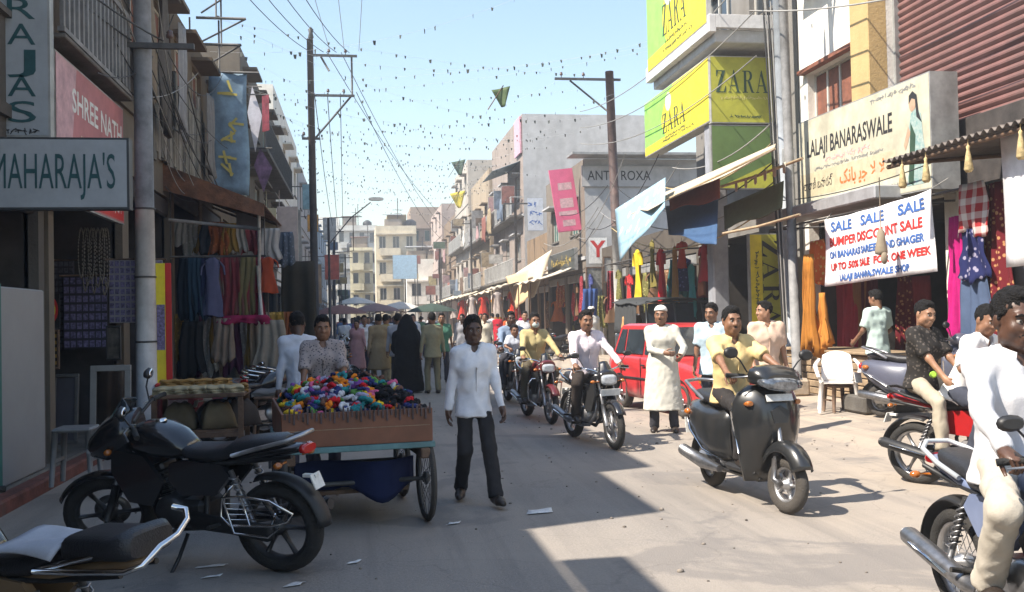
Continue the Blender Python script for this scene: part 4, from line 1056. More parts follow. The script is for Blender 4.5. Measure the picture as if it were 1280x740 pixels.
def block(label, side, xf, y0, y1, z1, m, depth=7.0, z0=0.0, floors=(), shop=3.0, windows='glass', nwin=2, bal=(), fmat=None, fm=None, group=None, parapet=.6, tank=None, band=None, name='building', sidewin=True, bars=False, pier=.35, interior=True):
    """street building: open shop on the ground floor, windowed storeys above; side -1 stands on the left (faces +X)"""
    root = thing(name, label, 'building', ((xf + side * depth / 2), (y0 + y1) / 2, 0), 0, group)
    root_inv = MX.Translation(-V(root.location))
    n = V((-side, 0, 0)); u = V((0, 1, 0)); O = V((xf, y0, 0)) ; W = y1 - y0
    loc = V(root.location); O = O - loc
    x0, x1 = (xf, xf + depth) if side > 0 else (xf - depth, xf)
    x0 -= loc.x; x1 -= loc.x; a0, a1 = y0 - loc.y, y1 - loc.y
    shell(root, x0, x1, a0, a1, z0, z1, m, '-x' if side > 0 else '+x', parapet)
    holes = []; k = max(1, int(round(W / 3.2)))
    if shop:
        for i in range(k): holes.append((W * i / k + pier / 2, W * (i + 1) / k - pier / 2, z0 + .02, shop))
    wins = []
    for fz in floors:
        for i in range(nwin):
            c = W * (i + .5) / nwin; ww = min(1.3, W / nwin * .55)
            wins.append((c - ww / 2, c + ww / 2, fz + .95, fz + 2.2))
    mb = MB(); wall_holes(mb, O, u, n, W, z1, holes + wins); mb.build('front_wall', fmat or m, root)
    for w_ in wins: window(root, O, u, n, *w_, style=windows, fm=fm, bars=bars)
    for w_ in wins:
        mb = MB(); obox(mb, O, u, n, w_[0] - .12, w_[1] + .12, w_[3] + .08, w_[3] + .15, 0, .4); mb.build('sunshade', m, root)
    for fz in floors:
        mb = MB(); obox(mb, O, u, n, 0, W, fz - .06, fz + .06, 0, .05); mb.build('floor_band', band or m, root)
    for fz in bal: balcony(root, O, u, n, .15, W - .15, fz, m=IRON if side < 0 else WHITEI)
    if shop and interior:
        for h in holes[:k]:
            mb = MB()       # recessed dark shop room
            d = 2.6
            P = lambda a, b, e: O + u * a + V((0, 0, b)) - n * e
            a, b, c, e = h
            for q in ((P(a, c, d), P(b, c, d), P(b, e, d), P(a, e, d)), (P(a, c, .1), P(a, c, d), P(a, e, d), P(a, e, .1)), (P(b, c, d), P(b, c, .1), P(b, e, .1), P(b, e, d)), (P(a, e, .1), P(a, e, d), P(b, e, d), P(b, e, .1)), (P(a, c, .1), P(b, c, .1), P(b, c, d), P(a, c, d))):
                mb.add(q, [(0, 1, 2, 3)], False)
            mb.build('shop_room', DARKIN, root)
            mb = MB(); obox(mb, O, u, n, a, b, e - .32, e - .02, -.12, -.02, ch=.03); mb.build('shutter_box', GALV if side > 0 else DARKIN, root)
    if tank:
        mb = MB(); mb.lathe([(0, 1.25), (.2, 1.25), (.25, 1.15), (.55, 1.0), (.6, .9), (.6, 0), (0, 0)], (0, 0, z1 - parapet), n=18); mb.build('water_tank', tank, root)
    return root

# ================================================================== right-hand side
XF = 8.4
UY, NL, NR = V((0, 1, 0)), V((-1, 0, 0)), V((1, 0, 0))
# ---- nearest building: sari shop with its long painted signboard
rb = thing('shop_building', 'white building with yellow pillars and big maroon roller shutter upstairs', 'building', (11.5, 12, .17))
O = V((XF, 5.0, .17)) - V(rb.location); W = 12.25
x0, x1, a0, a1 = XF - 11.5, XF + 7 - 11.5, 5 - 12, 17.25 - 12
shell(rb, x0, x1, a0, a1, 0, 10.2, WHITEW, '-x')
yy = lambda Y: Y - 5.0
holes = [(yy(5.3), yy(8.5), .05, 3.05), (yy(8.8), yy(12.45), .05, 3.05), (yy(12.75), yy(17.0), .05, 3.05), (yy(15.0), yy(16.9), 4.75, 5.85), (yy(10.35), yy(14.15), 3.9, 7.6), (yy(6), yy(8.6), 4.3, 6.2)]
mb = MB(); wall_holes(mb, O, UY, NL, W, 10.2, holes, .25); mb.build('front_wall', WHITEW, rb)
for a, b in ((yy(14.15), yy(14.72)), (yy(9.85), yy(10.35))):
    mb = MB(); obox(mb, O, UY, NL, a, b, 3.45, 9.9, -.02, .32, ch=.015); mb.build('pillar', YELLOW, rb)
mb = MB(); obox(mb, O, UY, NL, yy(9.95), yy(10.25), 4.9, 6.0, .322, .5, ch=.01); mb.build('pillar_box', mat('orange_paint', (.62, .27, .07), rough=.8, var=.1, dirt=.15), rb)
# roller shutter: every slat
sh = thing('roller_shutter', 'maroon slatted roller shutter closed above the sari shop sign', 'shutter', (XF + .2, 12.25, .17 + 3.9))
SHM = mat('maroon_shutter', (.21, .105, .095), rough=.5, metal=.2, var=.12, scale=3, dirt=.3)
slat = None
for i in range(31):
    if slat is None:
        mb = MB(); mb.prism([(-.012, 0), (.0, .016), (.022, .05), (.022, .075), (0, .108), (-.012, .12), (-.02, .12), (-.02, 0)], (0, -1.9, 0), (-1, 0, 0), (0, 0, 1), (0, 3.8, 0)); slat = mb.mesh('slat', SHM)
    obj('slat', slat, sh, M=MX.Translation((0, 0, .002 + i * .1195)))
for y in (-1.875, 1.875):
    mb = MB(); mb.bx(-.08, .02, y - .025, y + .025, 0, 3.7); mb.build('guide_rail', GALV, sh)
window(rb, O, UY, NL, yy(15.0), yy(16.9), 4.75, 5.85, 'brown', FRW, .2)
mb = MB(); obox(mb, O, UY, NL, yy(14.85), yy(17.05), 5.86, 5.93, 0, .14); mb.build('sunshade', FRB, rb)
mb = MB(); obox(mb, O, UY, NL, yy(15.6), yy(16.9), 7.35, 7.5, 0, .35); mb.build('balcony_slab', YELLOW, rb)
mb = MB(); obox(mb, O, UY, NL, yy(15.65), yy(16.85), 7.502, 8.6, .22, .32); mb.build('balcony_wall', FRB, rb)
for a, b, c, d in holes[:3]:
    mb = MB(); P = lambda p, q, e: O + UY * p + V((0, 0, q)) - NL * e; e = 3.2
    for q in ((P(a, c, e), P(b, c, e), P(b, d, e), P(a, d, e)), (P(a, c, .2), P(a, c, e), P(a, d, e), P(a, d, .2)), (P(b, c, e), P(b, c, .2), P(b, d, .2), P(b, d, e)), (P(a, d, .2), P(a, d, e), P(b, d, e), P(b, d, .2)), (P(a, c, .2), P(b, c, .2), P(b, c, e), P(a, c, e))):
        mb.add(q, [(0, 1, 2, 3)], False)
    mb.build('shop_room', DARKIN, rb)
# wooden boarded plinth below the sari shop
pl = thing('shop_plinth', 'low plinth of pale wooden boards below the sari shop opening', 'plinth', (7.9, 14.8, .17))
for i in range(6):
    mb = MB(); mb.bx(-.4 + .02 * random.random(), .46, -1.95, 1.55, .01 + i * .117, .112 + i * .117, .01); mb.build('board', WOODL, pl)
mb = MB(); mb.bx(-.46, .46, -2.0, 1.6, .713, .76, .012); mb.build('plinth_top', WOODL, pl)

SIGNC = mat('cream_signboard', (.54, .51, .38), rough=.6, var=.14, scale=3, dirt=.35)
def board(name, label, O, u, v, W, H, t, m, edge=None, group=None, cat='sign'):
    """flat sign box: face at O along u (width) and v (height); returns the thing; face() maps face coords to a frame"""
    O, u, v = V(O), V(u).normalized(), V(v).normalized(); n = u.cross(v).normalized()
    root = thing(name, label, cat, O + u * W / 2 - n * t / 2, 0, group)
    L0 = O - V(root.location); mb = MB()
    c = [L0 - n * t, L0 + u * W - n * t, L0 + u * W + v * H - n * t, L0 + v * H - n * t]
    mb.loft([c, [p + n * (t - .004) for p in c]], smooth=False); mb.build('casing', edge or GALV, root)
    mb = MB(); mb.add([L0 + u * .02 + v * .02, L0 + u * (W - .02) + v * .02, L0 + u * (W - .02) + v * (H - .02), L0 + u * .02 + v * (H - .02)], [(0, 1, 2, 3)], False); mb.build('face', m, root)
    root['_'] = 0; del root['_']
    F = lambda x, y, d=.004: frame(L0 + u * x + v * y + n * d, u, v)
    return root, F
def patch(root, F, poly, m, d=.002, name='print'):
    me = MB(); me.add([(x, y, 0) for x, y in poly], [list(range(len(poly)))], False)
    return obj(name, me.mesh(name, m), root, M=F(0, 0, d))
REDI = mat('red_ink', (.55, .03, .025), rough=.6, var=.1); BLUEI = mat('blue_ink', (.05, .13, .38), rough=.6, var=.1); TEALI = mat('teal_ink', (.016, .075, .085), rough=.6, var=.15, scale=10); GREENI = mat('dark_green_ink', (.03, .07, .04), rough=.6); PINKI = mat('pale_pink_ink', (.80, .42, .40), rough=.6); GREYI = mat('grey_ink', (.25, .25, .24), rough=.6)

# long painted sign: lower edge leans out a little from the wall
pA = onX(1166, 236, 7.75); pB = onX(1001, 268, 7.75); zb = (pA.z + pB.z) / 2
sg, F = board('shop_sign', 'cream painted signboard with saree lady above the sale banner', (7.75, pB.y, pB.z), (0, -1, (pA.z - pB.z) / (pB.y - pA.y)), (.0, 0, 1), pB.y - pA.y, 1.62, .42, SIGNC)
W = pB.y - pA.y
patch(sg, F, [(.03, .03), (W - .03, .03), (W - .03, .27), (.03, .27)], mat('pale_yellow_print', (.56, .54, .42), rough=.6, dirt=.1), .0015)
patch(sg, F, [(.03, .272), (W - .9, .272), (W - .9, .68), (.03, .68)], mat('sign_lower_cream', (.52, .46, .31), rough=.6, dirt=.15), .0015)
lettering('LALAJI BANARASWALE', .40, INK, sg, F(W * .42, 1.08), bold=.006, fit=W * .68)
scribble(W * .36, .13, PINKI, sg, F(W * .42, .84), seed=3)
scribble(W * .56, .08, GREYI, sg, F(W * .42, .725), seed=4)
scribble(W * .3, .10, GREYI, sg, F(W * .76, 1.50), seed=5)
lettering('\u0c32\u0c3e\u0c32\u0c3e\u0c1c\u0c40 \u0c2c\u0c28\u0c3e\u0c30\u0c38\u0c4d', .22, INK, sg, F(W * .17, .46), fit=W * .26)
lettering('\ufb8f\ufee7\ufe8e\ufe91 \ufbfe\ufe9f \ufefb \ufefb', .30, mat('orange_ink', (.62, .16, .04), rough=.6), sg, F(W * .53, .47), bold=.006, fit=W * .34)
scribble(W * .8, .09, GREYI, sg, F(W * .5, .15), seed=6)
# painted saree lady on the right of the sign
LADYG = mat('print_teal', (.16, .30, .29), rough=.6, var=.5, scale=14, col2=(.42, .47, .42)); LADYS = mat('print_skin', (.45, .30, .2), rough=.6)
lx = W * .90
patch(sg, F, [(lx - .22, .10), (lx + .24, .10), (lx + .30, .30), (lx + .20, .75), (lx + .16, 1.08), (lx + .05, 1.18), (lx - .10, 1.12), (lx - .16, .85), (lx - .12, .5)], LADYG, .004)
patch(sg, F, [(lx + .085 * cos(a) - .05, 1.25 + .105 * sin(a)) for a in [i * pi / 8 for i in range(16)]], LADYS, .005)
patch(sg, F, [(lx - .14, 1.26), (lx - .13, 1.38), (lx - .04, 1.43), (lx + .06, 1.36), (lx + .10, 1.12), (lx + .18, .95), (lx + .05, 1.05), (lx + .02, 1.3), (lx - .06, 1.33)], INK, .006)
patch(sg, F, [(lx - .16, .95), (lx - .28, .70), (lx - .24, .62), (lx - .10, .85)], LADYS, .005)
patch(sg, F, [(lx - .17, .15), (lx - .05, .10), (lx + .02, .8), (lx - .1, 1.0)], GREENI, .0055)
# shelf / awning box under the sign
mb = MB(); mb.bx(-.28, .28, -2.15, 2.05, -.10, .10, .02); mb.M = MX.Identity(4)
aw = mb.build('awning_box', mat('grey_tin', (.40, .40, .41), rough=.5, metal=.3, dirt=.3), label='grey sheet metal awning box below the cream signboard', cat='awning'); aw.location = (7.62, 14.95, 3.27)
# SALE banner, cloth
q = [onX(1031, 275, 7.35), onX(1166, 256, 7.35), onX(1168, 352, 7.35), onX(1040, 358, 7.35)]
bw = q[0].y - q[1].y; bh = q[0].z - q[3].z
BANW = cloth((.80, .79, .80), 'white_banner', bump=.2)
def sale_banner():
    y0, z0 = q[0].y, q[0].z
    root = thing('sale_banner', 'white cloth banner with blue and red SALE lettering below sign', 'banner', (7.35, y0 - bw / 2, z0 - bh))
    f = lambda x, y: (.03 * sin(x * 3.1) * (1 - y / bh * .6) + .02 * sin(x * 7 + y * 3), bw / 2 - x + .06 * (1 - y / bh) * (1 if x < bw / 2 else -.2), y + .10 * x / bw - .03 * sin(pi * x / bw) * (y / bh) )
    mb = MB(); mb.sheet(lambda u, v: f(u * bw, (1 - v) * bh), 24, 12, .004); mb.build('cloth', BANW, root)
    for txt, yy_, sz, m, xc, wd in (('SALE', .86, .21, BLUEI, .18, .2), ('SALE', .86, .21, BLUEI, .5, .2), ('SALE', .86, .21, BLUEI, .83, .2), ('BUMPER DISCOUNT SALE', .64, .19, REDI, .48, .84), ('ON BANARASI SAREES AND GHAGER', .45, .15, BLUEI, .48, .86), ('UP TO 50% SALE FOR ONE WEEK', .27, .15, REDI, .51, .9), ('LALAJI BANARASWALE SHOP', .10, .13, BLUEI, .48, .64)):
        me = text_mesh(txt, sz, .006); xs_ = [v.co.x for v in me.vertices]; w_ = max(xs_) - min(xs_); mid = (max(xs_) + min(xs_)) / 2
        for v in me.vertices:
            X, Y = (v.co.x - mid) * wd * bw / w_ + xc * bw, v.co.y + yy_ * bh; p = V(f(X, Y)); v.co = p + V((-.012, 0, 0))
        me.materials.append(m); obj('lettering', me, root)
    mb = MB()
    for x in (.03, bw - .03): mb.tube([f(x, bh), (.25, bw / 2 - x, bh + .25)], .006, 5)
    mb.build('cord', WHITEI, root)
sale_banner()
# corrugated awning of the next shop with tassels
ca = thing('tin_awning', 'sloping corrugated tin awning with straw tassels over next shop', 'awning', (7.7, 9.45, 3.6))
mb = MB(); mb.sheet(lambda u, v: (.75 - 1.85 * v, 1.85 - 5.2 * u + .0, -.02 - .14 * v + .025 * sin(u * 2 * pi * 42)), 252, 2, .006); mb.build('corrugated_sheet', mat('tin_dull', (.14, .115, .10), rough=.6, metal=.3, var=.25, scale=3, dirt=.5), ca)
for y in (1.7, -.6, -3.0): mb = MB(); mb.tube([(.7, y, -.07), (-1.05, y, -.2)], .03, 6); mb.build('rafter', WOOD, ca)
mb = MB(); mb.tube([(-1.02, 1.85, -.22), (-1.02, -3.3, -.22)], .03, 6); mb.build('purlin', WOOD, ca)
TASS = mat('straw_tassel', (.52, .40, .20), rough=.9, var=.3, scale=20)
for i, y in enumerate((1.45, .95, .15, -.7, -1.5)):
    t = thing('tassel', 'bundled straw tassel hanging from the edge of the tin awning', 'tassel', (6.63, 9.45 + y, 3.36), 0, 'straw tassels on the tin awning')
    mb = MB(); mb.lathe([(.008, 0), (.022, -.02), (.016, -.05), (.03, -.12), (.05, -.27), (.03, -.30), (0, -.28)], (0, 0, 0), n=10); mb.build('bundle', TASS, t)
    mb = MB(); mb.tube([(0, 0, -.02), (0, 0, .06)], .006, 4); mb.build('string', TASS, t)
# white posters at the right edge
mb = MB(); mb.sheet(lambda u, v: (.03 * sin(u * 5 + v * 2), .9 - 1.9 * u, 1.35 - 1.5 * v + .03 * u), 12, 10, .004)
po = mb.build('white_banner', BANW, label='plain white cloth banner under the tin awning with tassels', cat='banner'); po.location = (6.95, 8.6, 2.15)

# ---- hanging cloths
def hang(label, top, w, l, m, along='y', waves=5, amp=.05, flare=1.0, cat='cloth', name='hanging_cloth', group=None, twist=0, dress=False, sleeve=True):
    """a length of cloth or a dress gathered at the top, hanging in folds"""
    t = thing(name, label, cat, top, 0 if along == 'x' else pi / 2, group)
    ph = random.random() * 6
    if not dress:
        def f(u, v):
            x = (u - .5) * w * (.85 + .15 * v) * (1 + (flare - 1) * v)
            nn = noise.noise(V((u * waves * 1.7, v * 2.2, ph))); n2 = noise.noise(V((u * 2.2, v * 3.1, ph + 9)))
            return (x + .02 * sin(v * 4 + ph) + w * .16 * n2 * v + .02 * nn, amp * (sin(u * 2 * pi * waves + ph + 1.6 * n2) + 1.3 * nn) * (.35 + .65 * v) + .02 * sin(v * 5 + ph + u * 3), -l * v * (1 - .07 * sin(u * 7 + ph) - .04 * sin(u * 19 + ph)) - .03 * w * sin(u * pi * waves) * v)
        mb = MB(); mb.sheet(f, max(10, waves * 6), 10, .006); mb.build('fabric', m, t)
    else:
        def f(u, v):       # closed tube: body of a dress on a hanger
            a = 2 * pi * u; r = .5 * w * ((.62 if v < .12 else .62 - .14 * min(1, (v - .12) / .25)) if v < .37 else .48 + .52 * (v - .37) / .63)
            if v < .06: r *= .35 + v * 10
            k = 1 + (.16 * sin(a * 5 + ph) + .12 * sin(a * 9 + 2 * ph)) * v; nn = noise.noise(V((cos(a), sin(a) + v * 2, ph)))
            return (r * cos(a) * k + .05 * w * nn, r * .28 * sin(a) * k + .03 * nn, -l * v * (1 + .05 * nn))
        mb = MB(); mb.sheet(f, 24, 14); b = mb.build('dress', m, t)
        if sleeve:
            for s_ in (-1, 1):
                mb = MB(); mb.tube([(s_ * w * .28, 0, -.07 * l), (s_ * w * .45, 0, -.16 * l), (s_ * w * .5, .01, -.3 * l)], [w * .11, w * .10, w * .09], 8, flat=.45); mb.build('sleeve', m, t)
        mb = MB(); mb.tube([(-w * .3, 0, -.05), (0, 0, .02), (w * .3, 0, -.05)], .006, 5); mb.tube([(0, 0, .02), (0, 0, .07), (.02, 0, .09), (0, 0, .11)], .004, 5); mb.build('hanger', IRON, t)
    return t
def print_cloth(name, a, b, sc=9.0, kind='check'):
    if name in MATS: return MATS[name]
    m = cloth(a, name); t = m.node_tree; N, L = t.nodes, t.links; bs = N['Principled BSDF']
    tc = N.new('ShaderNodeTexCoord'); mx_ = N.new('ShaderNodeMix'); mx_.data_type = 'RGBA'; mx_.inputs['A'].default_value = (*a, 1); mx_.inputs['B'].default_value = (*b, 1)
    if kind == 'check':
        s0 = N.new('ShaderNodeSeparateXYZ'); L.new(tc.outputs['Object'], s0.inputs[0]); acc = None
        for o_ in ('X', 'Z'):
            mu = N.new('ShaderNodeMath'); mu.operation = 'MULTIPLY'; mu.inputs[1].default_value = sc; L.new(s0.outputs[o_], mu.inputs[0])
            fr = N.new('ShaderNodeMath'); fr.operation = 'FRACT'; L.new(mu.outputs[0], fr.inputs[0]); g = N.new('ShaderNodeMath'); g.operation = 'GREATER_THAN'; g.inputs[1].default_value = .55; L.new(fr.outputs[0], g.inputs[0])
            h = N.new('ShaderNodeMath'); h.operation = 'MULTIPLY'; h.inputs[1].default_value = .5; L.new(g.outputs[0], h.inputs[0])
            if acc is None: acc = h
            else:
                ad = N.new('ShaderNodeMath'); ad.operation = 'ADD'; L.new(acc.outputs[0], ad.inputs[0]); L.new(h.outputs[0], ad.inputs[1]); acc = ad
        L.new(acc.outputs[0], mx_.inputs['Factor'])
    else:
        vo = N.new('ShaderNodeTexVoronoi'); vo.inputs['Scale'].default_value = sc; L.new(tc.outputs['Object'], vo.inputs['Vector'])
        rp = N.new('ShaderNodeValToRGB'); rp.color_ramp.elements[0].position = .26; rp.color_ramp.elements[1].position = .34; rp.color_ramp.elements[0].color = (1, 1, 1, 1); rp.color_ramp.elements[1].color = (0, 0, 0, 1)
        L.new(vo.outputs['Distance'], rp.inputs[0]); L.new(rp.outputs[0], mx_.inputs['Factor'])
    L.new(mx_.outputs['Result'], bs.inputs['Base Color'])
    return m
CH = print_cloth('red_white_check', (.34, .03, .035), (.62, .58, .54), 5.5); MAR = print_cloth('maroon_print', (.13, .014, .02), (.42, .22, .10), 14, 'dot'); NAVY = print_cloth('navy_print', (.018, .022, .085), (.28, .26, .36), 12, 'dot')
MAG = cloth((.42, .012, .15), 'magenta_cloth'); ORG = cloth((.40, .165, .03), 'marigold_cloth'); ORP = print_cloth('orange_print', (.72, .16, .03), (.75, .5, .15), 12, 'dot')
yh = lambda px, py, X: onX(px, py, X)
for lab, px, py, X, w, l, m, wv, am in (
    ('bright magenta cloth hanging beside the navy printed cloth', 1196, 270, 7.45, .36, 1.55, MAG, 3, .05),
    ('red and white checked cloth hanging above the navy printed cloth', 1214, 228, 7.3, .55, .62, CH, 2, .02),
    ('navy printed cloth hanging below the checked cloth', 1216, 286, 7.32, .5, .62, NAVY, 2, .025),
    ('plain slate blue cloth hanging lowest beside the magenta cloth', 1218, 344, 7.36, .6, 1.1, cloth((.07, .10, .17), 'slate_cloth'), 3, .03),
    ('maroon printed sari cloth hanging beside the checked cloth', 1245, 228, 7.4, .5, 1.9, MAR, 3, .03),
    ('faded grey cloth hanging behind the white banner', 1268, 300, 7.6, .7, 1.5, cloth((.16, .16, .17), 'grey_cloth'), 3, .04),
    ('orange printed cloth folded over the rail at the sari shop corner', 1022, 300, 7.7, .62, .72, ORP, 3, .03),
    ('long marigold yellow cloth gathered and draped at the sari shop corner', 1010, 318, 7.35, .24, 1.55, ORG, 7, .07),
    ('second marigold yellow cloth trailing towards the boarded plinth', 1028, 366, 7.45, .2, .9, cloth((.50, .20, .04), 'marigold_dark'), 6, .06)):
    p = yh(px, py, X); hang(lab, p, w, l, m, 'y', wv, am, 2.3 if 'marigold' in lab else 1.15)
for i, (px, col, lab) in enumerate(((1050, (.28, .015, .03), 'dark crimson sari draped inside the sari shop'), (1062, (.36, .03, .05), 'bright crimson sari with gold border inside the sari shop'), (1074, (.26, .12, .05), 'brown gold sari draped inside the sari shop'), (1086, (.10, .02, .03), 'blackish maroon sari draped inside the sari shop'), (1130, (.20, .02, .03), 'wide maroon printed sari on the back of the sari shop'), (1150, (.24, .04, .05), 'dull red sari beside the maroon printed sari'))):
    p = onX(px, 345, 8.9); hang(lab, p, .55, 1.75, MAR if i == 4 else cloth(col), 'y', 4, .05)
for y in (12.9, 9.0):
    mb = MB(); mb.tube([(7.4, y - .05, 3.05), (7.4, y + 3.6, 3.05)], .018, 6); mb.tube([(7.4, y, 3.05), (8.42, y, 3.1)], .018, 6); mb.tube([(7.4, y + 3.5, 3.05), (8.42, y + 3.5, 3.1)], .018, 6)
    mb.build('display_rail', IRON, label='thin iron display rail in front of the %s' % ('sari shop' if y > 10 else 'shop below the tin awning'), cat='rail')
mb = MB(); mb.lathe([(.015, .05), (.05, 0), (.06, -.12), (.085, -.26), (.08, -.30), (.02, -.32), (0, -.32)], n=14); mb.tube([(0, 0, 0), (0, 0, .75)], .007, 5); mb.ell((0, -.07, -.36), (.05, .04, .09), 10)
p = onX(1101, 290, 7.05); lp = mb.build('hanging_pouch', cloth((.27, .225, .165), 'jute_bag'), label='small beige pouch hanging on a string before the sale banner', cat='pouch'); lp.location = p

# ---- fashion shop with the green and yellow signs
ZY = mat('sign_yellow', (.80, .66, .03), rough=.5, var=.12, scale=3, dirt=.28); ZG = mat('sign_green', (.28, .62, .10), rough=.5, var=.12, scale=3, dirt=.28); ZO = mat('sign_olive', (.42, .42, .05), rough=.5, var=.14, scale=3, dirt=.3); ZD = mat('sign_dark_green', (.10, .17, .05), rough=.5, dirt=.2, scale=3)
zb_ = thing('shop_building', 'narrow grey building carrying the green and yellow signs', 'building', (12, 20, .17))
O = V((XF, 17.3, .17)) - V(zb_.location)
shell(zb_, XF - 12, XF + 7 - 12, 17.3 - 20, 23.0 - 20, 0, 10.5, GREYD, '-x')
mb = MB(); wall_holes(mb, O, UY, NL, 5.7, 10.5, [(.3, 1.5, .02, 3.1), (2.0, 5.5, .02, 3.1), (.8, 2.2, 7.6, 9), (3.2, 4.8, 7.6, 9)], .2); mb.build('front_wall', GREYD, zb_)
for a, b in ((.8, 2.2), (3.2, 4.8)): window(zb_, O, UY, NL, a, b, 7.6, 9, 'glass', depth=.18)
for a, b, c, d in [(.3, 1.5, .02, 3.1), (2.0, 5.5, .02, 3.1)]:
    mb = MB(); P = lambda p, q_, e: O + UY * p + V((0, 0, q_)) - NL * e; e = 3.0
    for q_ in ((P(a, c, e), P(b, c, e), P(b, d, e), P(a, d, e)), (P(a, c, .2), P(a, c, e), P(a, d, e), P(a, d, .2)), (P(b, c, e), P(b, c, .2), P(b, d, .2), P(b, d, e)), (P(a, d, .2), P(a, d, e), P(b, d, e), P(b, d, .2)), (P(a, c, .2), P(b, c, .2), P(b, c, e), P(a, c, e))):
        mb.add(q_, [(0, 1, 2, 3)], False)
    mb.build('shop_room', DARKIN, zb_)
for y in (17.2, 18.95):
    pass
mb = MB(); mb.bx(7.08 - 12, 7.42 - 12, 18.55 - 20, 18.9 - 20, 0, 5.3, .03); mb.build('pillar', mat('grey_painted_pillar', (.30, .31, .34), rough=.7, dirt=.3), zb_)
mb = MB(); mb.bx(6.98 - 12, XF - 12, 17.9 - 20, 21.9 - 20, 6.72, 6.98, .02); sl_ = mb.build('balcony_slab', mat('slab_grey', (.46, .46, .45), rough=.85, var=.1, dirt=.25), zb_)
mb = MB(); mb.bx(6.83 - 12, 6.98 - 12, 17.8 - 20, 22.0 - 20, 6.9, 7.25, .01); mb.bx(6.98 - 12, XF - 12, 17.8 - 20, 17.92 - 20, 6.985, 7.25, .005); mb.build('balcony_edge', mat('slab_edge', (.60, .60, .60), rough=.85, dirt=.2), zb_)
def zara(label, O, u, v, W, H, base, swoosh=True, tcol=GREENI, th=.5, tw=.5, ty=.42, t=.12, sub=True):
    root, F = board('shop_sign', label, O, u, v, W, H, t, base, edge=mat('sign_frame', (.45, .45, .42), rough=.6, dirt=.2))
    if swoosh:
        k = [(.02, H * .16)] + [(.02 + W * .42 * (i / 10), H * (.16 + .0 * i) + H * .02 * i * .0) for i in ()] + []
        pts = [(.02, .02), (.02, H - .02)] + [(W * (.50 - .20 * sin(i / 8 * 2.4)), H - .02 - (H * .80) * (i / 8)) for i in range(9)] + [(.05 * W, .02)]
        patch(root, F, pts, ZG, .002)
        patch(root, F, [(.02, .02), (W - .02, .02), (W - .02, H * .20), (.02, H * .16)], ZY, .003)
        c = (W * .42, H * .74); patch(root, F, [(c[0] + H * .16 * cos(a), c[1] + H * .16 * sin(a)) for a in [i * pi / 10 for i in range(20)]], mat('sign_disc', (.74, .74, .55), rough=.5), .0035)
    serif('ZARA', th * H, tcol, root, F(W * .5, H * ty, .006), fit=tw * W)
    if sub:
        scribble(tw * W * .9, .07 * H, GREENI if swoosh else mat('olive_ink', (.55, .50, .18), rough=.6), root, F(W * .52, H * (ty - th * .72), .006), seed=7)
        scribble(W * .5, .06 * H, GREENI, root, F(W * .55, H * .10, .006), seed=8)
    return root, F
zara('yellow and green box sign facing the street on the corner of the signboard', (7.0, 22.75, 5.42), (0, -1, 0), (0, 0, 1), 4.4, 1.32, ZY, True, th=.34, tw=.36, ty=.40, t=.3)
zara('olive sign facing along the street above the dark green panel', (7.02, 18.32, 5.38), (1, 0, 0), (0, 0, 1), 1.36, 1.36, ZO, False, th=.33, tw=.82, ty=.62)
zara('big yellow and green sign on the edge of the balcony slab', (6.82, 21.8, 7.27), (0, -1, 0), (0, 0, 1), 3.9, 1.9, ZY, True, th=.36, tw=.40, ty=.45, t=.1)
r_, F = board('shop_sign', 'dark green panel under the olive sign', (7.02, 18.34, 4.05), (1, 0, 0), (0, 0, 1), 1.34, 1.3, .1, ZD, GALV)
patch(r_, F, [(.1, .02), (1.3, .02), (1.3, .55)], ZO, .002)
# tall sign with the name running down
vz, F = board('shop_sign', 'tall olive sign with the name running downwards at the shop door', (7.62, 18.0, 1.12), (1, 0, 0), (0, 0, 1), .66, 2.0, .12, ZO, GALV)
patch(vz, F, [(.02, .02), (.02, 1.98), (.26, 1.98), (.26, .02)], ZY, .002)
serif('ZARA', .34, INK, vz, F(.44, 1.0, .006) @ MX.Rotation(-pi / 2, 4, 'Z'), fit=1.72)
scribble(1.3, .10, GREENI, vz, F(.15, 1.0, .006) @ MX.Rotation(-pi / 2, 4, 'Z'), seed=9)
mb = MB(); mb.bx(7.58, XF, 17.9, 18.3, .17, 1.1, .02); mb.build('door_pier', BROWNW, label='brown painted pier under the tall olive sign', cat='pier')
# dresses in and before this shop
for i, (px, py, col, w, l, lab) in enumerate((
    (797, 312, (.62, .46, .03), .6, 1.35, 'mustard yellow dress at the far end of the row by the blue tarp'), (815, 300, (.20, .17, .05), .5, 1.2, 'olive dress next to the mustard dress'), (826, 310, (.55, .02, .03), .5, 1.35, 'bright red dress between the olive and ochre dresses'), (843, 308, (.48, .22, .05), .45, 1.3, 'ochre dress beside the red dress'),
    (852, 302, (.60, .06, .03), .55, .6, 'short scarlet top hanging above the row of dresses'), (864, 330, (.06, .28, .27), .5, 1.2, 'teal dress near the grey pillar'), (880, 305, (.42, .03, .04), .5, .8, 'crimson top close to the grey pillar'), (876, 320, (.35, .12, .06), .4, .85, 'rust brown top behind the teal dress'), (893, 306, (.45, .03, .06), .5, .95, 'dark pink top right at the grey pillar'))):
    p = onX(px, py, 7.25 if i else 6.9); hang(lab, p, w, l, cloth(col), 'y', name='hanging_dress', cat='dress', dress=True, sleeve=i % 2 == 0)
mb = MB(); mb.tube([(7.25, 21.0, 3.05), (7.25, 28, 3.05)], .02, 6); mb.tube([(7.25, 21.2, 3.05), (8.5, 21.2, 3.1)], .02, 6); mb.tube([(7.25, 27.5, 3.05), (8.5, 27.5, 3.1)], .02, 6); mb.build('display_rail', IRON, label='iron rail carrying the row of coloured dresses', cat='rail')
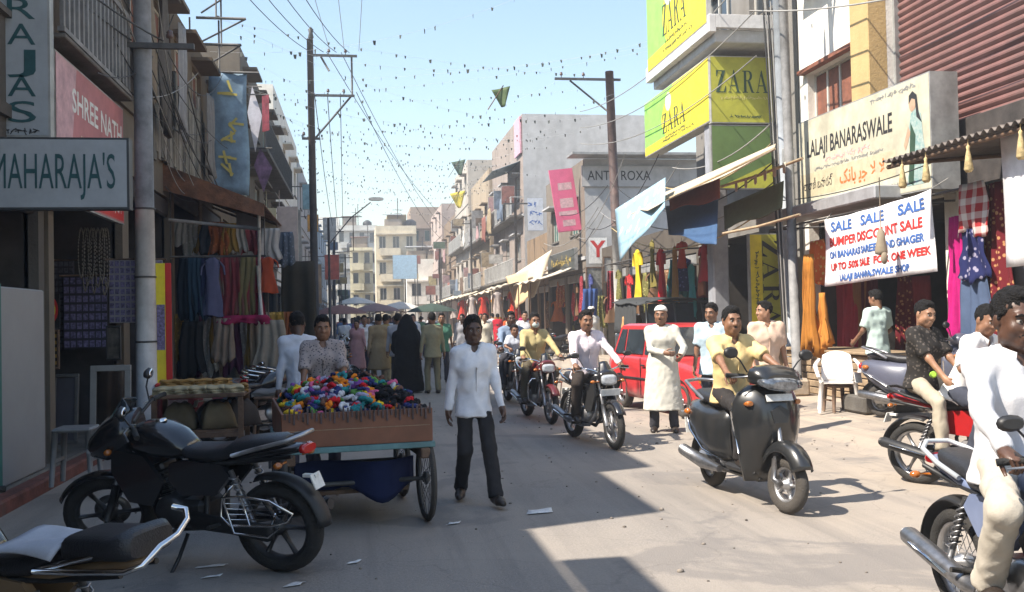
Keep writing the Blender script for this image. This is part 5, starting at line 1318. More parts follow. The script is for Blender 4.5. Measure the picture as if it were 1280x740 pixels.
# ---- next: low shops behind tarps, then the block with the small high sign
block('single storey shop row behind the pale blue tarp', 1, XF, 23.0, 32.8, 3.9, GREYD, fmat=plaster((.10, .085, .07), .4), depth=6, floors=(), shop=3.1, parapet=.3)
b2 = block('grey block with lettered band on its side wall behind the wooden pole', 1, 7.9, 33.0, 40.0, 7.1, GREYW, fmat=plaster((.20, .17, .14), .4), depth=7, floors=(3.6,), nwin=2, shop=3.1, windows='green')
sg2, F = board('painted_sign', 'long faded grey sign band on the side wall behind the pole', (7.8, 32.92, 6.1), (1, 0, 0), (0, 0, 1), 3.6, .75, .08, mat('faded_grey_board', (.46, .45, .44), rough=.8, dirt=.3, scale=3), GALV)
lettering('ANTU ROXA', .48, INK, sg2, F(1.35, .38), bold=.003, fit=2.3)
mb = MB(); mb.bx(7.3, 12.2, 32.2, 33.1, 7.12, 7.22, .01); mb.build('roof_sheet', GALV, label='thin galvanised roof sheet on top of the lettered grey block', cat='roof sheet')
block('grey rendered building with tall blank wall towards the low shops', 1, XF, 48.5, 60, 12.0, GREYW, fmat=plaster((.30, .25, .22), .4), bal=(3.6, 6.8), depth=6.6, floors=(3.6, 6.8), nwin=3, shop=3.1, windows='glass')
block('narrow shop house between lettered block and tall blank wall', 1, XF + .1, 40.1, 48.4, 5.4, BROWNW, depth=6, floors=(), shop=3.0, parapet=.4)
PINKS = mat('pink_sign', (.72, .14, .26), rough=.5, var=.08, scale=4, dirt=.1)
d = ray(700, 250); pk, F = board('shop_sign', 'bright pink hanging sign tilted out over the street before the blank wall', (7.06, 33.6, 4.55), (.95, 0, .10), (-.14, 0, 1), .86, 2.25, .08, PINKS, PINKS)
PALEP = mat('pale_rose_print', (.66, .42, .44), rough=.6, var=.2, scale=9)
for y_, w_, h_ in ((1.62, .5, .26), (1.02, .48, .34), (.66, .66, .14), (.30, .46, .22)): patch(pk, F, [(.43 - w_ / 2, y_ - h_ / 2), (.43 + w_ / 2, y_ - h_ / 2), (.43 + w_ / 2, y_ + h_ / 2), (.43 - w_ / 2, y_ + h_ / 2)], PALEP, .003)
ys_, F = board('shop_sign', 'small white sign with a red letter Y beside the pole', (7.9, 32.7, 3.35), (1, 0, 0), (0, 0, 1), .72, .95, .06, WHITEP, GALV); lettering('Y', .8, REDI, ys_, F(.36, .5), bold=.02)
bs_, F = board('shop_sign', 'pale board with blue lettering on the blank grey wall', (8.45, 47.9, 5.9), (1, 0, 0), (0, 0, 1), .85, 1.7, .06, mat('pale_blue_board', (.52, .55, .60), rough=.7), GALV)
for i in range(3): scribble(.66, .30, BLUEI, bs_, F(.42, 1.35 - .45 * i), seed=20 + i)
ds_, F = board('shop_sign', 'dark shop board with faint gold letters under the pink sign', (7.6, 38.5, 3.2), (0, -1, 0), (0, 0, 1), 5.0, .8, .12, mat('dark_board', (.07, .075, .07), rough=.5), GALV); scribble(3.6, .42, mat('gold_ink', (.45, .33, .08), rough=.5), ds_, F(2.5, .4), seed=12)
# ---- the far row
block('cream shop house with blue awning past the blank grey wall', 1, XF - .2, 60.1, 70, 11.0, plaster((.36, .29, .21), .45), floors=(3.5, 6.6), nwin=3, bal=(3.5, 6.6), windows='brown', tank=None)
block('tall stained white shop house with open roof room', 1, XF - .4, 70.1, 80, 13.2, plaster((.44, .40, .35), .4), floors=(3.5, 6.8, 10), nwin=3, bal=(6.8,), windows='glass', tank=BLACKM)
block('brown brick coloured shop house with terrace', 1, XF - .3, 80.1, 92, 10.4, plaster((.22, .16, .11), .4), floors=(3.4, 6.6), nwin=3, bal=(3.4,), windows='glass')
block('pale pink house farther along the row', 1, XF - .5, 92.1, 106, 12.6, plaster((.42, .34, .30), .35), floors=(3.4, 6.6, 9.6), nwin=3, windows='green')
# buildings closing the end of the street
def end_block(label, x0, x1, y, z1, m, floors, nwin, style='glass', depth=9, roomm=None):
    root = thing('building', label, 'building', ((x0 + x1) / 2, y + depth / 2, 0))
    l = V(root.location); shell(root, x0 - l.x, x1 - l.x, y - l.y, y + depth - l.y, 0, z1, m, '-y'); O_ = V((x0, y, 0)) - l; W_ = x1 - x0; hs = []
    for fz in floors:
        for i in range(nwin): c = W_ * (i + .5) / nwin; ww = W_ / nwin * .5; hs.append((c - ww / 2, c + ww / 2, fz + .8, fz + 2.2))
    mb = MB(); wall_holes(mb, O_, V((1, 0, 0)), V((0, -1, 0)), W_, z1, hs, .3); mb.build('front_wall', m, root)
    for h in hs: window(root, O_, V((1, 0, 0)), V((0, -1, 0)), *h, style=style, depth=.28)
    for fz in floors:
        mb = MB(); obox(mb, O_, V((1, 0, 0)), V((0, -1, 0)), 0, W_, fz + 2.35, fz + 2.5, 0, .6); mb.build('sunshade', m, root)
        mb = MB(); obox(mb, O_, V((1, 0, 0)), V((0, -1, 0)), W_ * .1, W_ * .6, fz - .1, fz + .75, .05, .9); mb.build('balcony', m, root)
    if roomm: mb = MB(); mb.bx(-W_ * .2, W_ * .28, -depth * .3, depth * .3, z1 - .55, z1 + 1.5, .02); mb.build('roof_room', roomm, root)
    return root
end_block('cream four storey block with yellow roof room closing the street', 1.9, 6.6, 112, 12.4, CREAM, (3, 6, 9), 3, 'glass', roomm=OCHRE)
end_block('low white house in front of the cream four storey block', 5.0, 9.2, 104, 8.0, WHITEW, (3.2,), 2, 'glass', 6)
end_block('brown topped block behind the low white house', 6.4, 10.5, 120, 15.5, plaster((.34, .26, .20), .3), (4, 7.2, 10.4), 3, 'green')
end_block('pale grey apartment block beyond the cream block', -3.2, 2.6, 140, 15.2, plaster((.56, .55, .51), .3), (3, 6, 9, 12), 4, 'glass')
end_block('yellowish apartment block before the pale grey apartment block', -1.2, 1.7, 124, 10.8, plaster((.58, .54, .40), .3), (2.6, 5.4, 8), 2, 'glass')
end_block('farther white block peeping over the left shop roofs', -9, -3, 150, 17.5, WHITEW, (4, 8, 12), 3, 'glass')

# projecting boards, drapes and roof clutter along the far sunny row
rr = random.Random(21)
CLU = [('rust red', (.24, .10, .08)), ('dull blue', (.16, .20, .26)), ('white', (.50, .49, .46)), ('faded pink', (.42, .27, .27)), ('tan', (.32, .25, .16)), ('brown', (.13, .09, .065)), ('grey', (.26, .26, .26))]
for i in range(22):
    nm, col = CLU[i % 7]; Y = 49.5 + i * 2.15 + rr.uniform(-.5, .5); z = rr.choice((3.6, 4.6, 6.2, 7.4, 8.6)); w_, h_ = rr.uniform(.4, .9), rr.uniform(.5, 1.5); x = XF - .35 - w_
    sb, F = board('shop_sign', '%s board sticking out from the far sunny row' % nm, (x, Y, z), (1, 0, 0), (0, 0, 1), w_, h_, .1, mat('clutter_%d' % (i % 7), col, rough=.7, var=.35, scale=4, dirt=.25), GALV, group='%s boards along the far sunny row' % nm)
    mb = MB(); mb.tube([(w_ / 2 - .05, .05, h_ * .8), (w_ / 2 + .6, .05, h_ * .8)], .025, 5); mb.build('bracket', IRON, sb)
for i in range(12):
    nm, col = CLU[(i * 3 + 1) % 7]; Y = 51 + i * 3.6 + rr.uniform(-1, 1)
    hang('%s drape hung on a balcony of the far sunny row' % nm, (XF - .85, Y, rr.choice((4.6, 7.7, 7.9))), rr.uniform(1.0, 2.0), rr.uniform(.8, 1.5), cloth(col), 'y', 4, .05, name='balcony_drape', cat='drape', group='%s drapes on the far balconies' % nm)
mb = MB(); mb.sheet(lambda u, v: (-1.5 * v, -2.2 + 4.4 * u, .4 - .55 * v + .02 * sin(u * 40)), 40, 3, .01); o = mb.build('tin_awning', mat('blue_tin', (.16, .26, .33), rough=.6, dirt=.3), label='blue tin awning on an upper floor past the blank grey wall', cat='awning'); o.location = (XF, 51.5, 9.3)
mb = MB(); mb.bx(-.05, .05, -.9, .9, 0, 1.9, .01); o = mb.build('wall_panel', mat('pale_pink_panel', (.62, .34, .40), rough=.7), label='pale pink panel at the top corner of the blank wall building', cat='panel'); o.location = (XF - .08, 49.5, 10.0)
mb = MB(); mb.bx(-.04, .04, -1.85, 1.85, 0, .95, .01); o = mb.build('dark_board', mat('shade_board', (.05, .042, .038), rough=.8, var=.3), label='dark board added as shade above the shop opening under the tin awning', cat='board'); o.location = (XF - .06, 10.62, 3.24)  # dark board added over the pale wall, standing in for shade under the awning

# dark goods and dresses packed into the low sunny shops
rr = random.Random(31); DC = [('maroon', (.20, .02, .03)), ('red', (.45, .03, .03)), ('black', (.02, .02, .022)), ('brown', (.16, .09, .05)), ('olive', (.14, .13, .04)), ('orange', (.50, .14, .03)), ('teal', (.03, .14, .15)), ('indigo', (.04, .05, .16))]
for i in range(26):
    nm, col = DC[rr.randrange(8)]; y = 21.4 + i * .72; x = XF - rr.uniform(.15, .75)
    hang('%s dress packed in the sunny shop row behind the blue tarp' % nm, (x, y, rr.choice((2.95, 2.75, 2.2))), rr.uniform(.45, .6), rr.uniform(.8, 1.3), print_cloth('shop_print_%s' % nm, col, tuple(min(.6, c_ * 2.2 + .05) for c_ in col), 13, 'dot') if i % 3 else cloth(col), rr.choice('xy'), 4, .05, 1.2, name='hanging_dress', cat='dress', dress=i % 2 == 0, sleeve=rr.random() < .5, group='%s dresses packed behind the blue tarp' % nm)
for i, (px0, px1, py0, py1, m, lab) in enumerate(((735, 752, 335, 395, mat('notice_grey', (.25, .25, .23), rough=.5, var=.4, scale=8), 'tall framed notice board in the dark shop under the dark sign'), (756, 770, 322, 352, mat('notice_white', (.42, .42, .40), rough=.5, var=.3, scale=8), 'small framed notice beside the whitened pole base'))):
    a, b = onY(px0, py1, 31.5), onY(px1, py0, 31.5); w_, h_ = b.x - a.x, b.z - a.z
    t = thing('notice_board', lab, 'notice board', (a.x, 31.5, a.z)); mb = MB(); mb.bx(0, w_, 0, .02, 0, h_); mb.build('sheet', m, t)
    for q_ in ((-.04, w_ + .04, -.04, 0), (-.04, w_ + .04, h_, h_ + .04), (-.04, 0, 0, h_), (w_, w_ + .04, 0, h_)): mb = MB(); mb.bx(q_[0], q_[1], -.02, .03, q_[2], q_[3]); mb.build('frame_bar', WOOD, t)
    mb = MB(); mb.tube([(w_ / 2, .03, h_), (w_ / 2, .03, 3.2 - a.z)], .01, 4); mb.build('cord', IRON, t)

# ================================================================== left-hand side (in its own shade)
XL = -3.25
AGED_SHADE = plaster((.11, .10, .09), .55, 'aged_shaded_plaster'); AGED_BUFF_SHADE = plaster((.17, .145, .115), .5, 'aged_shaded_buff_plaster'); BROWNL = plaster((.15, .11, .075), .5, 'grimy_shaded_brown_plaster')  # aged walls, base tones also darkened to deepen the shade on this side
block('plain two storey house at the near end of the shaded row', -1, XL, -8, 5.67, 5.56, AGED_SHADE, floors=(3.3,), nwin=4, shop=3.0, parapet=.3)
block('grey house next to the plain two storey house', -1, XL, 5.69, 7.68, 6.98, AGED_BUFF_SHADE, floors=(3.6,), nwin=1, shop=3.0, parapet=.5)
block('dark shop house behind the vertical lettered sign', -1, XL, 7.7, 10.65, 7.73, AGED_SHADE, floors=(3.6,), nwin=1, shop=3.05, parapet=.5, windows='green')
lk = thing('building', 'narrow stair passage wall between two dark shop houses', 'building', (-5.5, 10.725, 0)); mb = MB(); mb.bx(-2.1, 2.1, -.07, .07, 0, 6.4); mb.build('wall', AGED_SHADE, lk)
dh = block('dark shop house with slatted balcony behind the concrete pole', -1, XL, 10.8, 17.6, 7.9, AGED_BUFF_SHADE, floors=(4.7,), nwin=4, shop=3.75, parapet=.5, windows='brown')
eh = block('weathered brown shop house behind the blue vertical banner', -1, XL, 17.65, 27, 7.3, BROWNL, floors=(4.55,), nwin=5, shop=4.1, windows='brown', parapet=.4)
block('tall house with posters past the blue vertical banner', -1, XL + .1, 27.05, 38, 9.2, AGED_BUFF_SHADE, floors=(3.6, 6.4), nwin=4, shop=3.0, windows='green', bal=(6.4,))
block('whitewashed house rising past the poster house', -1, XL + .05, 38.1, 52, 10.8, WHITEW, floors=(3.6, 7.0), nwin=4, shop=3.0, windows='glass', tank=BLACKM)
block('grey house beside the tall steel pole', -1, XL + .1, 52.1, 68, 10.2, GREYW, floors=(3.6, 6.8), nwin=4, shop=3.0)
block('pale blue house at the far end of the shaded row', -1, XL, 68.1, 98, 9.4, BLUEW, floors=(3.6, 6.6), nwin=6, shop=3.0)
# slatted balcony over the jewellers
bl = thing('slatted_balcony', 'dark balcony with upright slats above the pink sign', 'balcony', (-3.0, 11.7, 4.55))
mb = MB(); mb.bx(-.3, .10, -1.45, 1.45, -.05, 0, .01); mb.build('slab', CONC, bl)
mb = MB(); mb.bx(.02, .09, -1.45, 1.45, 1.0, 1.07); mb.build('top_rail', POLEG, bl)
mb = MB(); mb.bx(.02, .09, -1.45, 1.45, .02, .07); mb.build('bottom_rail', POLEG, bl)
for i in range(17): mb = MB(); mb.bx(.035, .075, -1.42 + i * .176, -1.36 + i * .176, .07, 1.0); mb.build('slat', POLEG, bl)
# lettered signs
GREYB = mat('pale_grey_board', (.34, .37, .40), rough=.6, var=.08, scale=4, dirt=.15)
vs, F = board('shop_sign', 'tall pale vertical sign with teal capital letters', (-3.38, 9.6, 3.36), (1, 0, 0), (0, 0, 1), .52, 3.3, .12, GREYB, GALV)
for i, ch in enumerate('MAHARAJAS'): lettering(ch, .29, TEALI, vs, F(.27, .23 + (8 - i) * .245), bold=.0, fit=.25)
scribble(.32, .07, INK, vs, F(.27, .06), seed=15)
hs, F = board('shop_sign', 'wide pale grey sign with thin dark teal lettering', (-3.75, 9.25, 2.64), (1, 0, 0), (0, 0, 1), 1.67, .66, .14, GREYB, mat('sign_black_frame', (.04, .045, .05), rough=.5))
lettering("MAHARAJA'S", .46, TEALI, hs, F(1.02, .33), bold=.0, fit=1.06)
sn, F = board('shop_sign', 'faded red and pink jewellers sign along the shop front', (-3.02, 10.3, 2.88), (0, 1, 0), (0, 0, 1), 2.85, 1.52, .06, mat('faded_pink_board', (.46, .16, .17), rough=.6, var=.15, scale=2, dirt=.2), GALV)
patch(sn, F, [(.02, .55), (.55, .55), (.75, 1.5), (.02, 1.5)], mat('pale_pink_print', (.55, .33, .36), rough=.6, var=.2, scale=6), .002)
lettering('SHREE NATH', .36, WHITEP, sn, F(1.65, 1.12), bold=.006, fit=2.15); lettering('JEWELLERS', .36, mat('cream_ink', (.62, .50, .36), rough=.6), sn, F(1.65, .66), bold=.003, fit=1.6)
patch(sn, F, [(.4, .04), (2.8, .04), (2.8, .32), (.4, .32)], REDI, .002); scribble(2.0, .16, WHITEP, sn, F(1.7, .18), seed=13); patch(sn, F, [(2.2, .36), (2.8, .36), (2.8, .44), (2.2, .44)], ZY, .0025)
# blue vertical banner with yellow letters
BB = mat('blue_banner', (.20, .30, .40), rough=.7, var=.25, scale=3, bump=.2)
p0 = onY(264, 238, 21.4); p1 = onY(309, 92, 21.4)
bv = thing('vertical_banner', 'long blue banner with yellow letters hanging from a pipe', 'banner', (p0.x, 21.4, p0.z)); w_, h_ = p1.x - p0.x, p1.z - p0.z
mb = MB(); mb.sheet(lambda u, v: (u * w_ + .03 * sin(v * 6), .04 * sin(u * 5 + v * 4), v * h_ + .12 * (1 - v) * -u), 8, 16, .005); mb.build('cloth', BB, bv)
for i in range(6): scribble(.34, .40, mat('yellow_ink', (.50, .42, .10), rough=.6), bv, frame((w_ * .5, -.055, h_ - .38 - i * .36), (1, 0, -.1), (0, 0, 1)), seed=30 + i)
mb = MB(); mb.tube([(-.5, 0, h_ + .02), (w_ + .25, 0, h_ + .02)], .025, 6); mb.tube([(-.4, 0, h_ + .02), (-.4, 0, h_ + 1.2)], .02, 6); mb.build('pipe', IRON, bv)
# other posters on the tall house
for lab, px0, py0, px1, py1, Y, m in (('white diamond shaped poster high on the poster house', 310, 190, 327, 108, 27.0, mat('white_poster', (.58, .56, .60), rough=.7)), ('purple poster below the white diamond poster', 318, 240, 340, 185, 27.0, mat('purple_poster', (.20, .11, .20), rough=.7, var=.5, scale=4)), ('red edged poster at the corner of the poster house', 328, 165, 336, 118, 26.9, mat('red_poster', (.35, .06, .08), rough=.7, var=.4))):
    a, b = onY(px0, py0, Y), onY(px1, py1, Y); w_, h_ = b.x - a.x, b.z - a.z
    t = thing('poster', lab, 'poster', (a.x, Y, a.z)); mb = MB()
    pl = [(w_ * .5, 0), (w_, h_ * .55), (w_ * .35, h_), (0, h_ * .6)] if 'diamond' in lab else [(0, 0), (w_, h_ * .05), (w_, h_), (0, h_ * .95)]
    mb.prism(pl, (0, 0, 0), (1, 0, 0), (0, 0, 1), (0, .02, 0)); mb.build('sheet', m, t); mb = MB(); mb.tube([(-.4, .04, h_), (w_, .04, h_)], .02, 5); mb.build('pole', IRON, t)
# pipe brackets sticking out above the roofs
for i, (z, w0, Y) in enumerate(((7.35, .9, 20.5), (7.9, 1.0, 20.5), (8.5, .8, 20.5))):
    mb = MB(); mb.tube([(XL, Y, z), (XL + w0, Y, z)], .03, 6); mb.tube([(XL + w0, Y, z), (XL + .1, Y, z - .5)], .02, 6); mb.tube([(XL + w0 * .5, Y, z - .6), (XL + w0 * .5, Y, z + .5)], .02, 6)
    mb.build('pipe_bracket', IRON, label=('iron pipe bracket on the brown house roof edge, %s one' % ('lowest', 'middle', 'topmost')[i]), cat='bracket')
# rusty tin awning of the garment stall
ra = thing('tin_awning', 'rusty tin awning sloping down over the garment stall', 'awning', (-2.6, 19.5, 3.9))
mb = MB(); mb.sheet(lambda u, v: (-.75 + 1.75 * v, -2.6 + 5.6 * u, .40 - .72 * v + .018 * sin(u * 2 * pi * 34)), 204, 3, .006); mb.build('corrugated_sheet', RUST, ra)
mb = MB(); mb.prism([(-.75, .42), (1.0, -.30), (1.0, -.52), (-.75, -.04)], (0, -2.62, 0), (1, 0, 0), (0, 0, 1), (0, .03, 0)); mb.build('gable_board', RUST, ra)
for y in (-2.5, .2, 2.9): mb = MB(); mb.tube([(-.7, y, .30), (.98, y, -.38)], .03, 6); mb.build('rafter', WOOD, ra)
for y in (-2.45, 2.9): mb = MB(); mb.tube([(.9, y, -.35), (.88, y, -3.9)], .03, 6); mb.build('post', WHITEI, ra)
mb = MB(); mb.tube([(-.6, -2.45, -.55), (.92, -2.45, -.72)], .035, 6); mb.build('beam', POLEG, ra)
# garments under it, facing the viewer
YG = 17.1
rail = onY(285, 332, YG)
mb = MB(); mb.tube([(-3.2, YG, 2.72), (-1.6, YG, 2.72)], .02, 6); mb.tube([(-1.62, YG, 2.72), (-1.62, YG, 3.5)], .012, 5); mb.tube([(-3.18, YG, 2.72), (-3.18, YG, 3.9)], .012, 5); mb.build('display_rail', IRON, label='iron rail with garments under the rusty awning', cat='rail')
for i, (px, py, col, w, l, dr, lab) in enumerate(((234, 334, (.020, .03, .045), .32, 1.0, 0, 'black trousers cloth first on the rail beside the white post'), (245, 334, (.035, .075, .12), .26, 1.05, 0, 'dark teal cloth on the rail between black and navy'), (256, 333, (.03, .035, .10), .28, 1.0, 0, 'navy cloth on the rail beside the lavender tops'), (266, 333, (.17, .18, .32), .40, 1.0, 1, 'lavender top on the rail over the printed cloth'), (276, 345, (.30, .22, .18), .28, 1.25, 0, 'cream printed cloth hanging low from the rail'),
    (287, 330, (.26, .05, .06), .34, 1.1, 0, 'dusky red cloth with beige stripes on the rail'), (298, 330, (.22, .10, .08), .30, 1.05, 0, 'brown red cloth in the middle of the red group'), (309, 330, (.24, .20, .09), .30, 1.05, 0, 'khaki gold cloth in the red group on the rail'), (319, 330, (.30, .03, .06), .30, 1.1, 0, 'deep crimson cloth last of the red group'), (335, 332, (.55, .10, .04), .35, .62, 1, 'orange red top at the free end of the rail'))):
    p = onY(px, py, YG - .03 * (i % 2)); hang(lab, (p.x, p.y, 2.70), w, l, cloth(tuple(c_ * .6 for c_ in col)), 'x', 3, .03, 1.1, dress=bool(dr), name='hanging_garment', cat='garment', sleeve=True)  # garment colours dimmed to carry the shade under the awning
p = onY(322, 332, YG - .1); mb = MB(); mb.tube([p, onY(328, 405, YG - .1)], .03, 6); mb.build('white_pole', WHITEI, label='thin white pole standing among the red garments', cat='pole')
for lab, px, py, w, l, col in (('cream cloth bundle hanging below the crimson cloth', 338, 400, .5, .9, (.45, .40, .33)), ('black printed cloth hanging low beside the white post', 240, 402, .4, .9, (.03, .03, .03)), ('printed beige cloth hanging low in front of the stall', 279, 398, .32, .75, (.38, .30, .24)), ('pink cloth edge below the red group', 306, 394, .8, .14, (.42, .03, .12))):
    p = onY(px, py, YG - .15); hang(lab, p, w, l, cloth(tuple(c_ * .6 for c_ in col)), 'x', 3, .04, 1.2)  # awning shade put into these cloth colours as well
DKT = cloth((.045, .04, .03), 'dark_tarpaulin'); 
t = hang('dark tarpaulin curtain closing the end of the garment stall', (-1.2, 19.2, 2.75), .75, 2.5, DKT, 'x', 2, .05)
for i, (px0, px1, py0, py1, m, lab) in enumerate(((296, 330, 262, 326, mat('grey_board', (.26, .27, .28), rough=.7, dirt=.3), 'large grey board hanging under the rusty awning'), (331, 345, 260, 322, mat('cream_board', (.45, .42, .28), rough=.7), 'narrow cream board beside the large grey board'), (347, 372, 258, 330, mat('pinkish_board', (.42, .36, .34), rough=.7), 'pinkish board last of the boards by the awning corner'))):
    a, b = onY(px0, py1, 20.6), onY(px1, py0, 20.6); mb = MB(); mb.bx(a.x, b.x, 20.6, 20.66, a.z, b.z, .008); mb.tube([(a.x + .05, 20.63, b.z - .01), (a.x + .05, 20.63, b.z + .35)], .008, 4); mb.build('hanging_board', m, label=lab, cat='board')

# ---- jeweller / fancy goods display near the pole
cab = thing('cabinet', 'tall plain grey white cabinet with green edge on the pavement', 'cabinet', (-3.45, 9.75, .13))
mb = MB(); mb.bx(-.25, .25, -.62, .72, 0, 1.82, .015); mb.build('carcass', mat('cabinet_white', (.26, .265, .275), rough=.55, var=.05, scale=2, dirt=.15), cab)
mb = MB(); mb.bx(.252, .28, -.66, -.56, 0, 1.84); mb.build('green_edge', mat('green_edge', (.02, .13, .12), rough=.6), cab)
CARDP = mat('bindi_purple', (.20, .17, .32), rough=.5, var=.5, scale=30); CARDB = mat('card_white', (.32, .31, .33), rough=.6)
def card_panel(lab, px0, px1, py0, py1, Y, nx, ny, bgm, cm):
    a, b = onY(px0, py1, Y), onY(px1, py0, Y); w_, h_ = b.x - a.x, b.z - a.z
    t = thing('card_display', lab, 'display', (a.x, Y, a.z)); mb = MB(); mb.bx(0, w_, 0, .02, 0, h_); mb.build('backing', bgm, t)
    mb = MB(); sx, sz = w_ / nx, h_ / ny
    for i in range(nx):
        for j in range(ny): mb.bx(sx * (i + .12), sx * (i + .88), -.012, -.001, sz * (j + .14), sz * (j + .86))
    o = mb.build('cards', cm, t, kind='stuff'); mb = MB(); mb.tube([(-.05, .01, h_ + .01), (w_ + .05, .01, h_ + .01)], .015, 5); mb.build('rod', WOOD, t)
DKB = mat('dark_backing', (.05, .045, .055), rough=.7)
card_panel('dim wall of small packet cards behind the necklaces', 54, 92, 326, 438, 13.75, 6, 14, DKB, mat('dim_cards', (.11, .10, .125), rough=.6, var=.5, scale=20))
card_panel('purple packet cards hanging lower in the middle', 80, 134, 345, 436, 13.6, 7, 8, DKB, CARDP)
card_panel('bright white backed purple cards beside the concrete pole', 137, 170, 325, 404, 13.5, 5, 9, CARDB, CARDP)
card_panel('narrow strip of purple cards beside the yellow banner', 190, 203, 325, 432, 13.5, 2, 11, CARDB, CARDP)
BEAD = mat('shell_beads', (.17, .145, .115), rough=.4, var=.3, scale=40)
for i in range(9):
    p = onY(101 + i * 4, 286, 13.0 + .03 * (i % 3)); t = thing('bead_necklace', 'cream bead necklace hanging in the bunch under the pink sign', 'necklace', p, 0, 'bead necklaces hung in a bunch'); L_ = .62 + .25 * ((i * 37) % 10) / 10; mb = MB()
    for k in range(44):
        a = 2 * pi * k / 44; mb.ell((.035 * sin(a) + .01 * i % .02, .012 * cos(a), -L_ / 2 + L_ / 2 * cos(a)), (.009, .009, .02), 6)
    mb.build('beads', BEAD, t, kind='stuff')
om, F = board('wall_plaque', 'dark plaque with a red and gold looped emblem', onY(53, 410, 12.6), (1, 0, 0), (0, 0, 1), .2, .42, .03, BLACKM, BLACKM, cat='plaque')
for r_, m in ((.085, REDI), (.055, ZY)): patch(om, F, [(.1 + r_ * cos(a), .22 + r_ * 1.9 * sin(a)) for a in [k * pi / 10 for k in range(20)]], m, .003 if r_ > .06 else .004)
patch(om, F, [(.1 + .035 * cos(a), .22 + .07 * sin(a)) for a in [k * pi / 8 for k in range(16)]], BLACKM, .005)
def picture(lab, px0, px1, py0, py1, Y, fm, im, lean=0.0, fw=.04, name='framed_picture', cat='picture'):
    a, b = onY(px0, py1, Y), onY(px1, py0, Y); w_, h_ = b.x - a.x, b.z - a.z
    t = thing(name, lab, cat, (a.x, Y, a.z)); t.rotation_euler = (-lean, 0, 0)
    for q in ((0, w_, 0, fw), (0, w_, h_ - fw, h_), (0, fw, fw, h_ - fw), (w_ - fw, w_, fw, h_ - fw)): mb = MB(); mb.bx(q[0], q[1], -.02, .02, q[2], q[3], .005); mb.build('frame_bar', fm, t)
    mb = MB(); mb.bx(fw, w_ - fw, 0, .01, fw, h_ - fw); mb.build('picture', im, t); return t, w_, h_
YST = mat('amber_panel', (.45, .26, .06), rough=.5, var=.2)
t, w_, h_ = picture('small framed panel with amber bands beside the cabinet', 54, 74, 412, 462, 12.3, WOOD, mat('dark_panel', (.06, .04, .03), rough=.5), fw=.025)
for k in range(5): mb = MB(); mb.bx(.03, w_ - .03, -.006, -.002, h_ * (.12 + .17 * k), h_ * (.21 + .17 * k)); mb.build('band', YST, t)
picture('dark framed board leaning beside the white cabinet', 64, 96, 467, 556, 11.6, IRON, DKB, .12)
picture('white framed tall mirror leaning against the shop front', 112, 162, 456, 562, 12.0, mat('white_frame', (.24, .24, .235), rough=.6, dirt=.15), mat('dim_mirror', (.16, .13, .11), rough=.08, metal=.9, var=.5, scale=3), .08, .07, 'leaning_mirror', 'mirror')
picture('small black framed print above the white mirror', 133, 151, 407, 450, 12.4, BLACKM, mat('dark_print', (.07, .06, .05), rough=.5, var=.6, scale=9), fw=.02)
# small plastic stool in front
def stool(lab, loc, m, h=.45, w=.36):
    t = thing('stool', lab, 'stool', loc); mb = MB(); mb.bx(-w / 2, w / 2, -w / 2, w / 2, h - .04, h, .015); mb.build('seat', m, t)
    for sx in (-1, 1):
        for sy in (-1, 1): mb = MB(); mb.tube([(sx * w * .42, sy * w * .42, h - .03), (sx * w * .5, sy * w * .5, 0)], [.03, .022], 6); mb.build('leg', m, t)
    for sx in (-1, 1): mb = MB(); mb.bx(sx * w * .46 - .012, sx * w * .46 + .012, -w * .42, w * .42, h * .4, h * .46); mb.build('stretcher', m, t)
    return t
p = onZ(96, 604, .13); stool('grey plastic stool on the pavement behind the black motorcycle', (p.x, p.y, .13), mat('grey_plastic', (.17, .17, .17), rough=.5, dirt=.2), .52, .34)
# red and yellow standing banner, red cold box
rbn = thing('standing_banner', 'tall yellow banner with red edge beside the concrete pole', 'banner', onY(206, 494, 13.3)); 
for a, b, m in ((-.10, .02, ZY), (.022, .10, REDI)): mb = MB(); mb.bx(a, b, 0, .03, 0, 1.75, .005); mb.build('panel', m, rbn)
mb = MB(); mb.tube([(.1, .02, -.99), (.1, .02, 1.8)], .015, 5); mb.build('rod', IRON, rbn)
mb = MB(); mb.bx(-.09, .015, -.004, -.001, .6, 1.2); mb.build('print', CARDP, rbn)
p = onZ(210, 562, 0.0); ic = thing('cool_box', 'red drinks cool box standing beside the concrete pole', 'cool box', (p.x + .02, 13.4, 0))
mb = MB(); mb.bx(-.26, .26, -.25, .25, .04, .74, .04); mb.build('body', mat('dark_red_paint', (.16, .014, .016), rough=.5, dirt=.25, scale=8), ic); mb = MB(); mb.bx(-.28, .28, -.27, .27, .745, .80, .02); mb.build('lid', REDI, ic)
mb = MB(); mb.bx(-.14, .14, -.258, -.252, .38, .58); mb.build('print', mat('faded_white_print', (.35, .25, .24), rough=.6, var=.4, scale=18), ic)
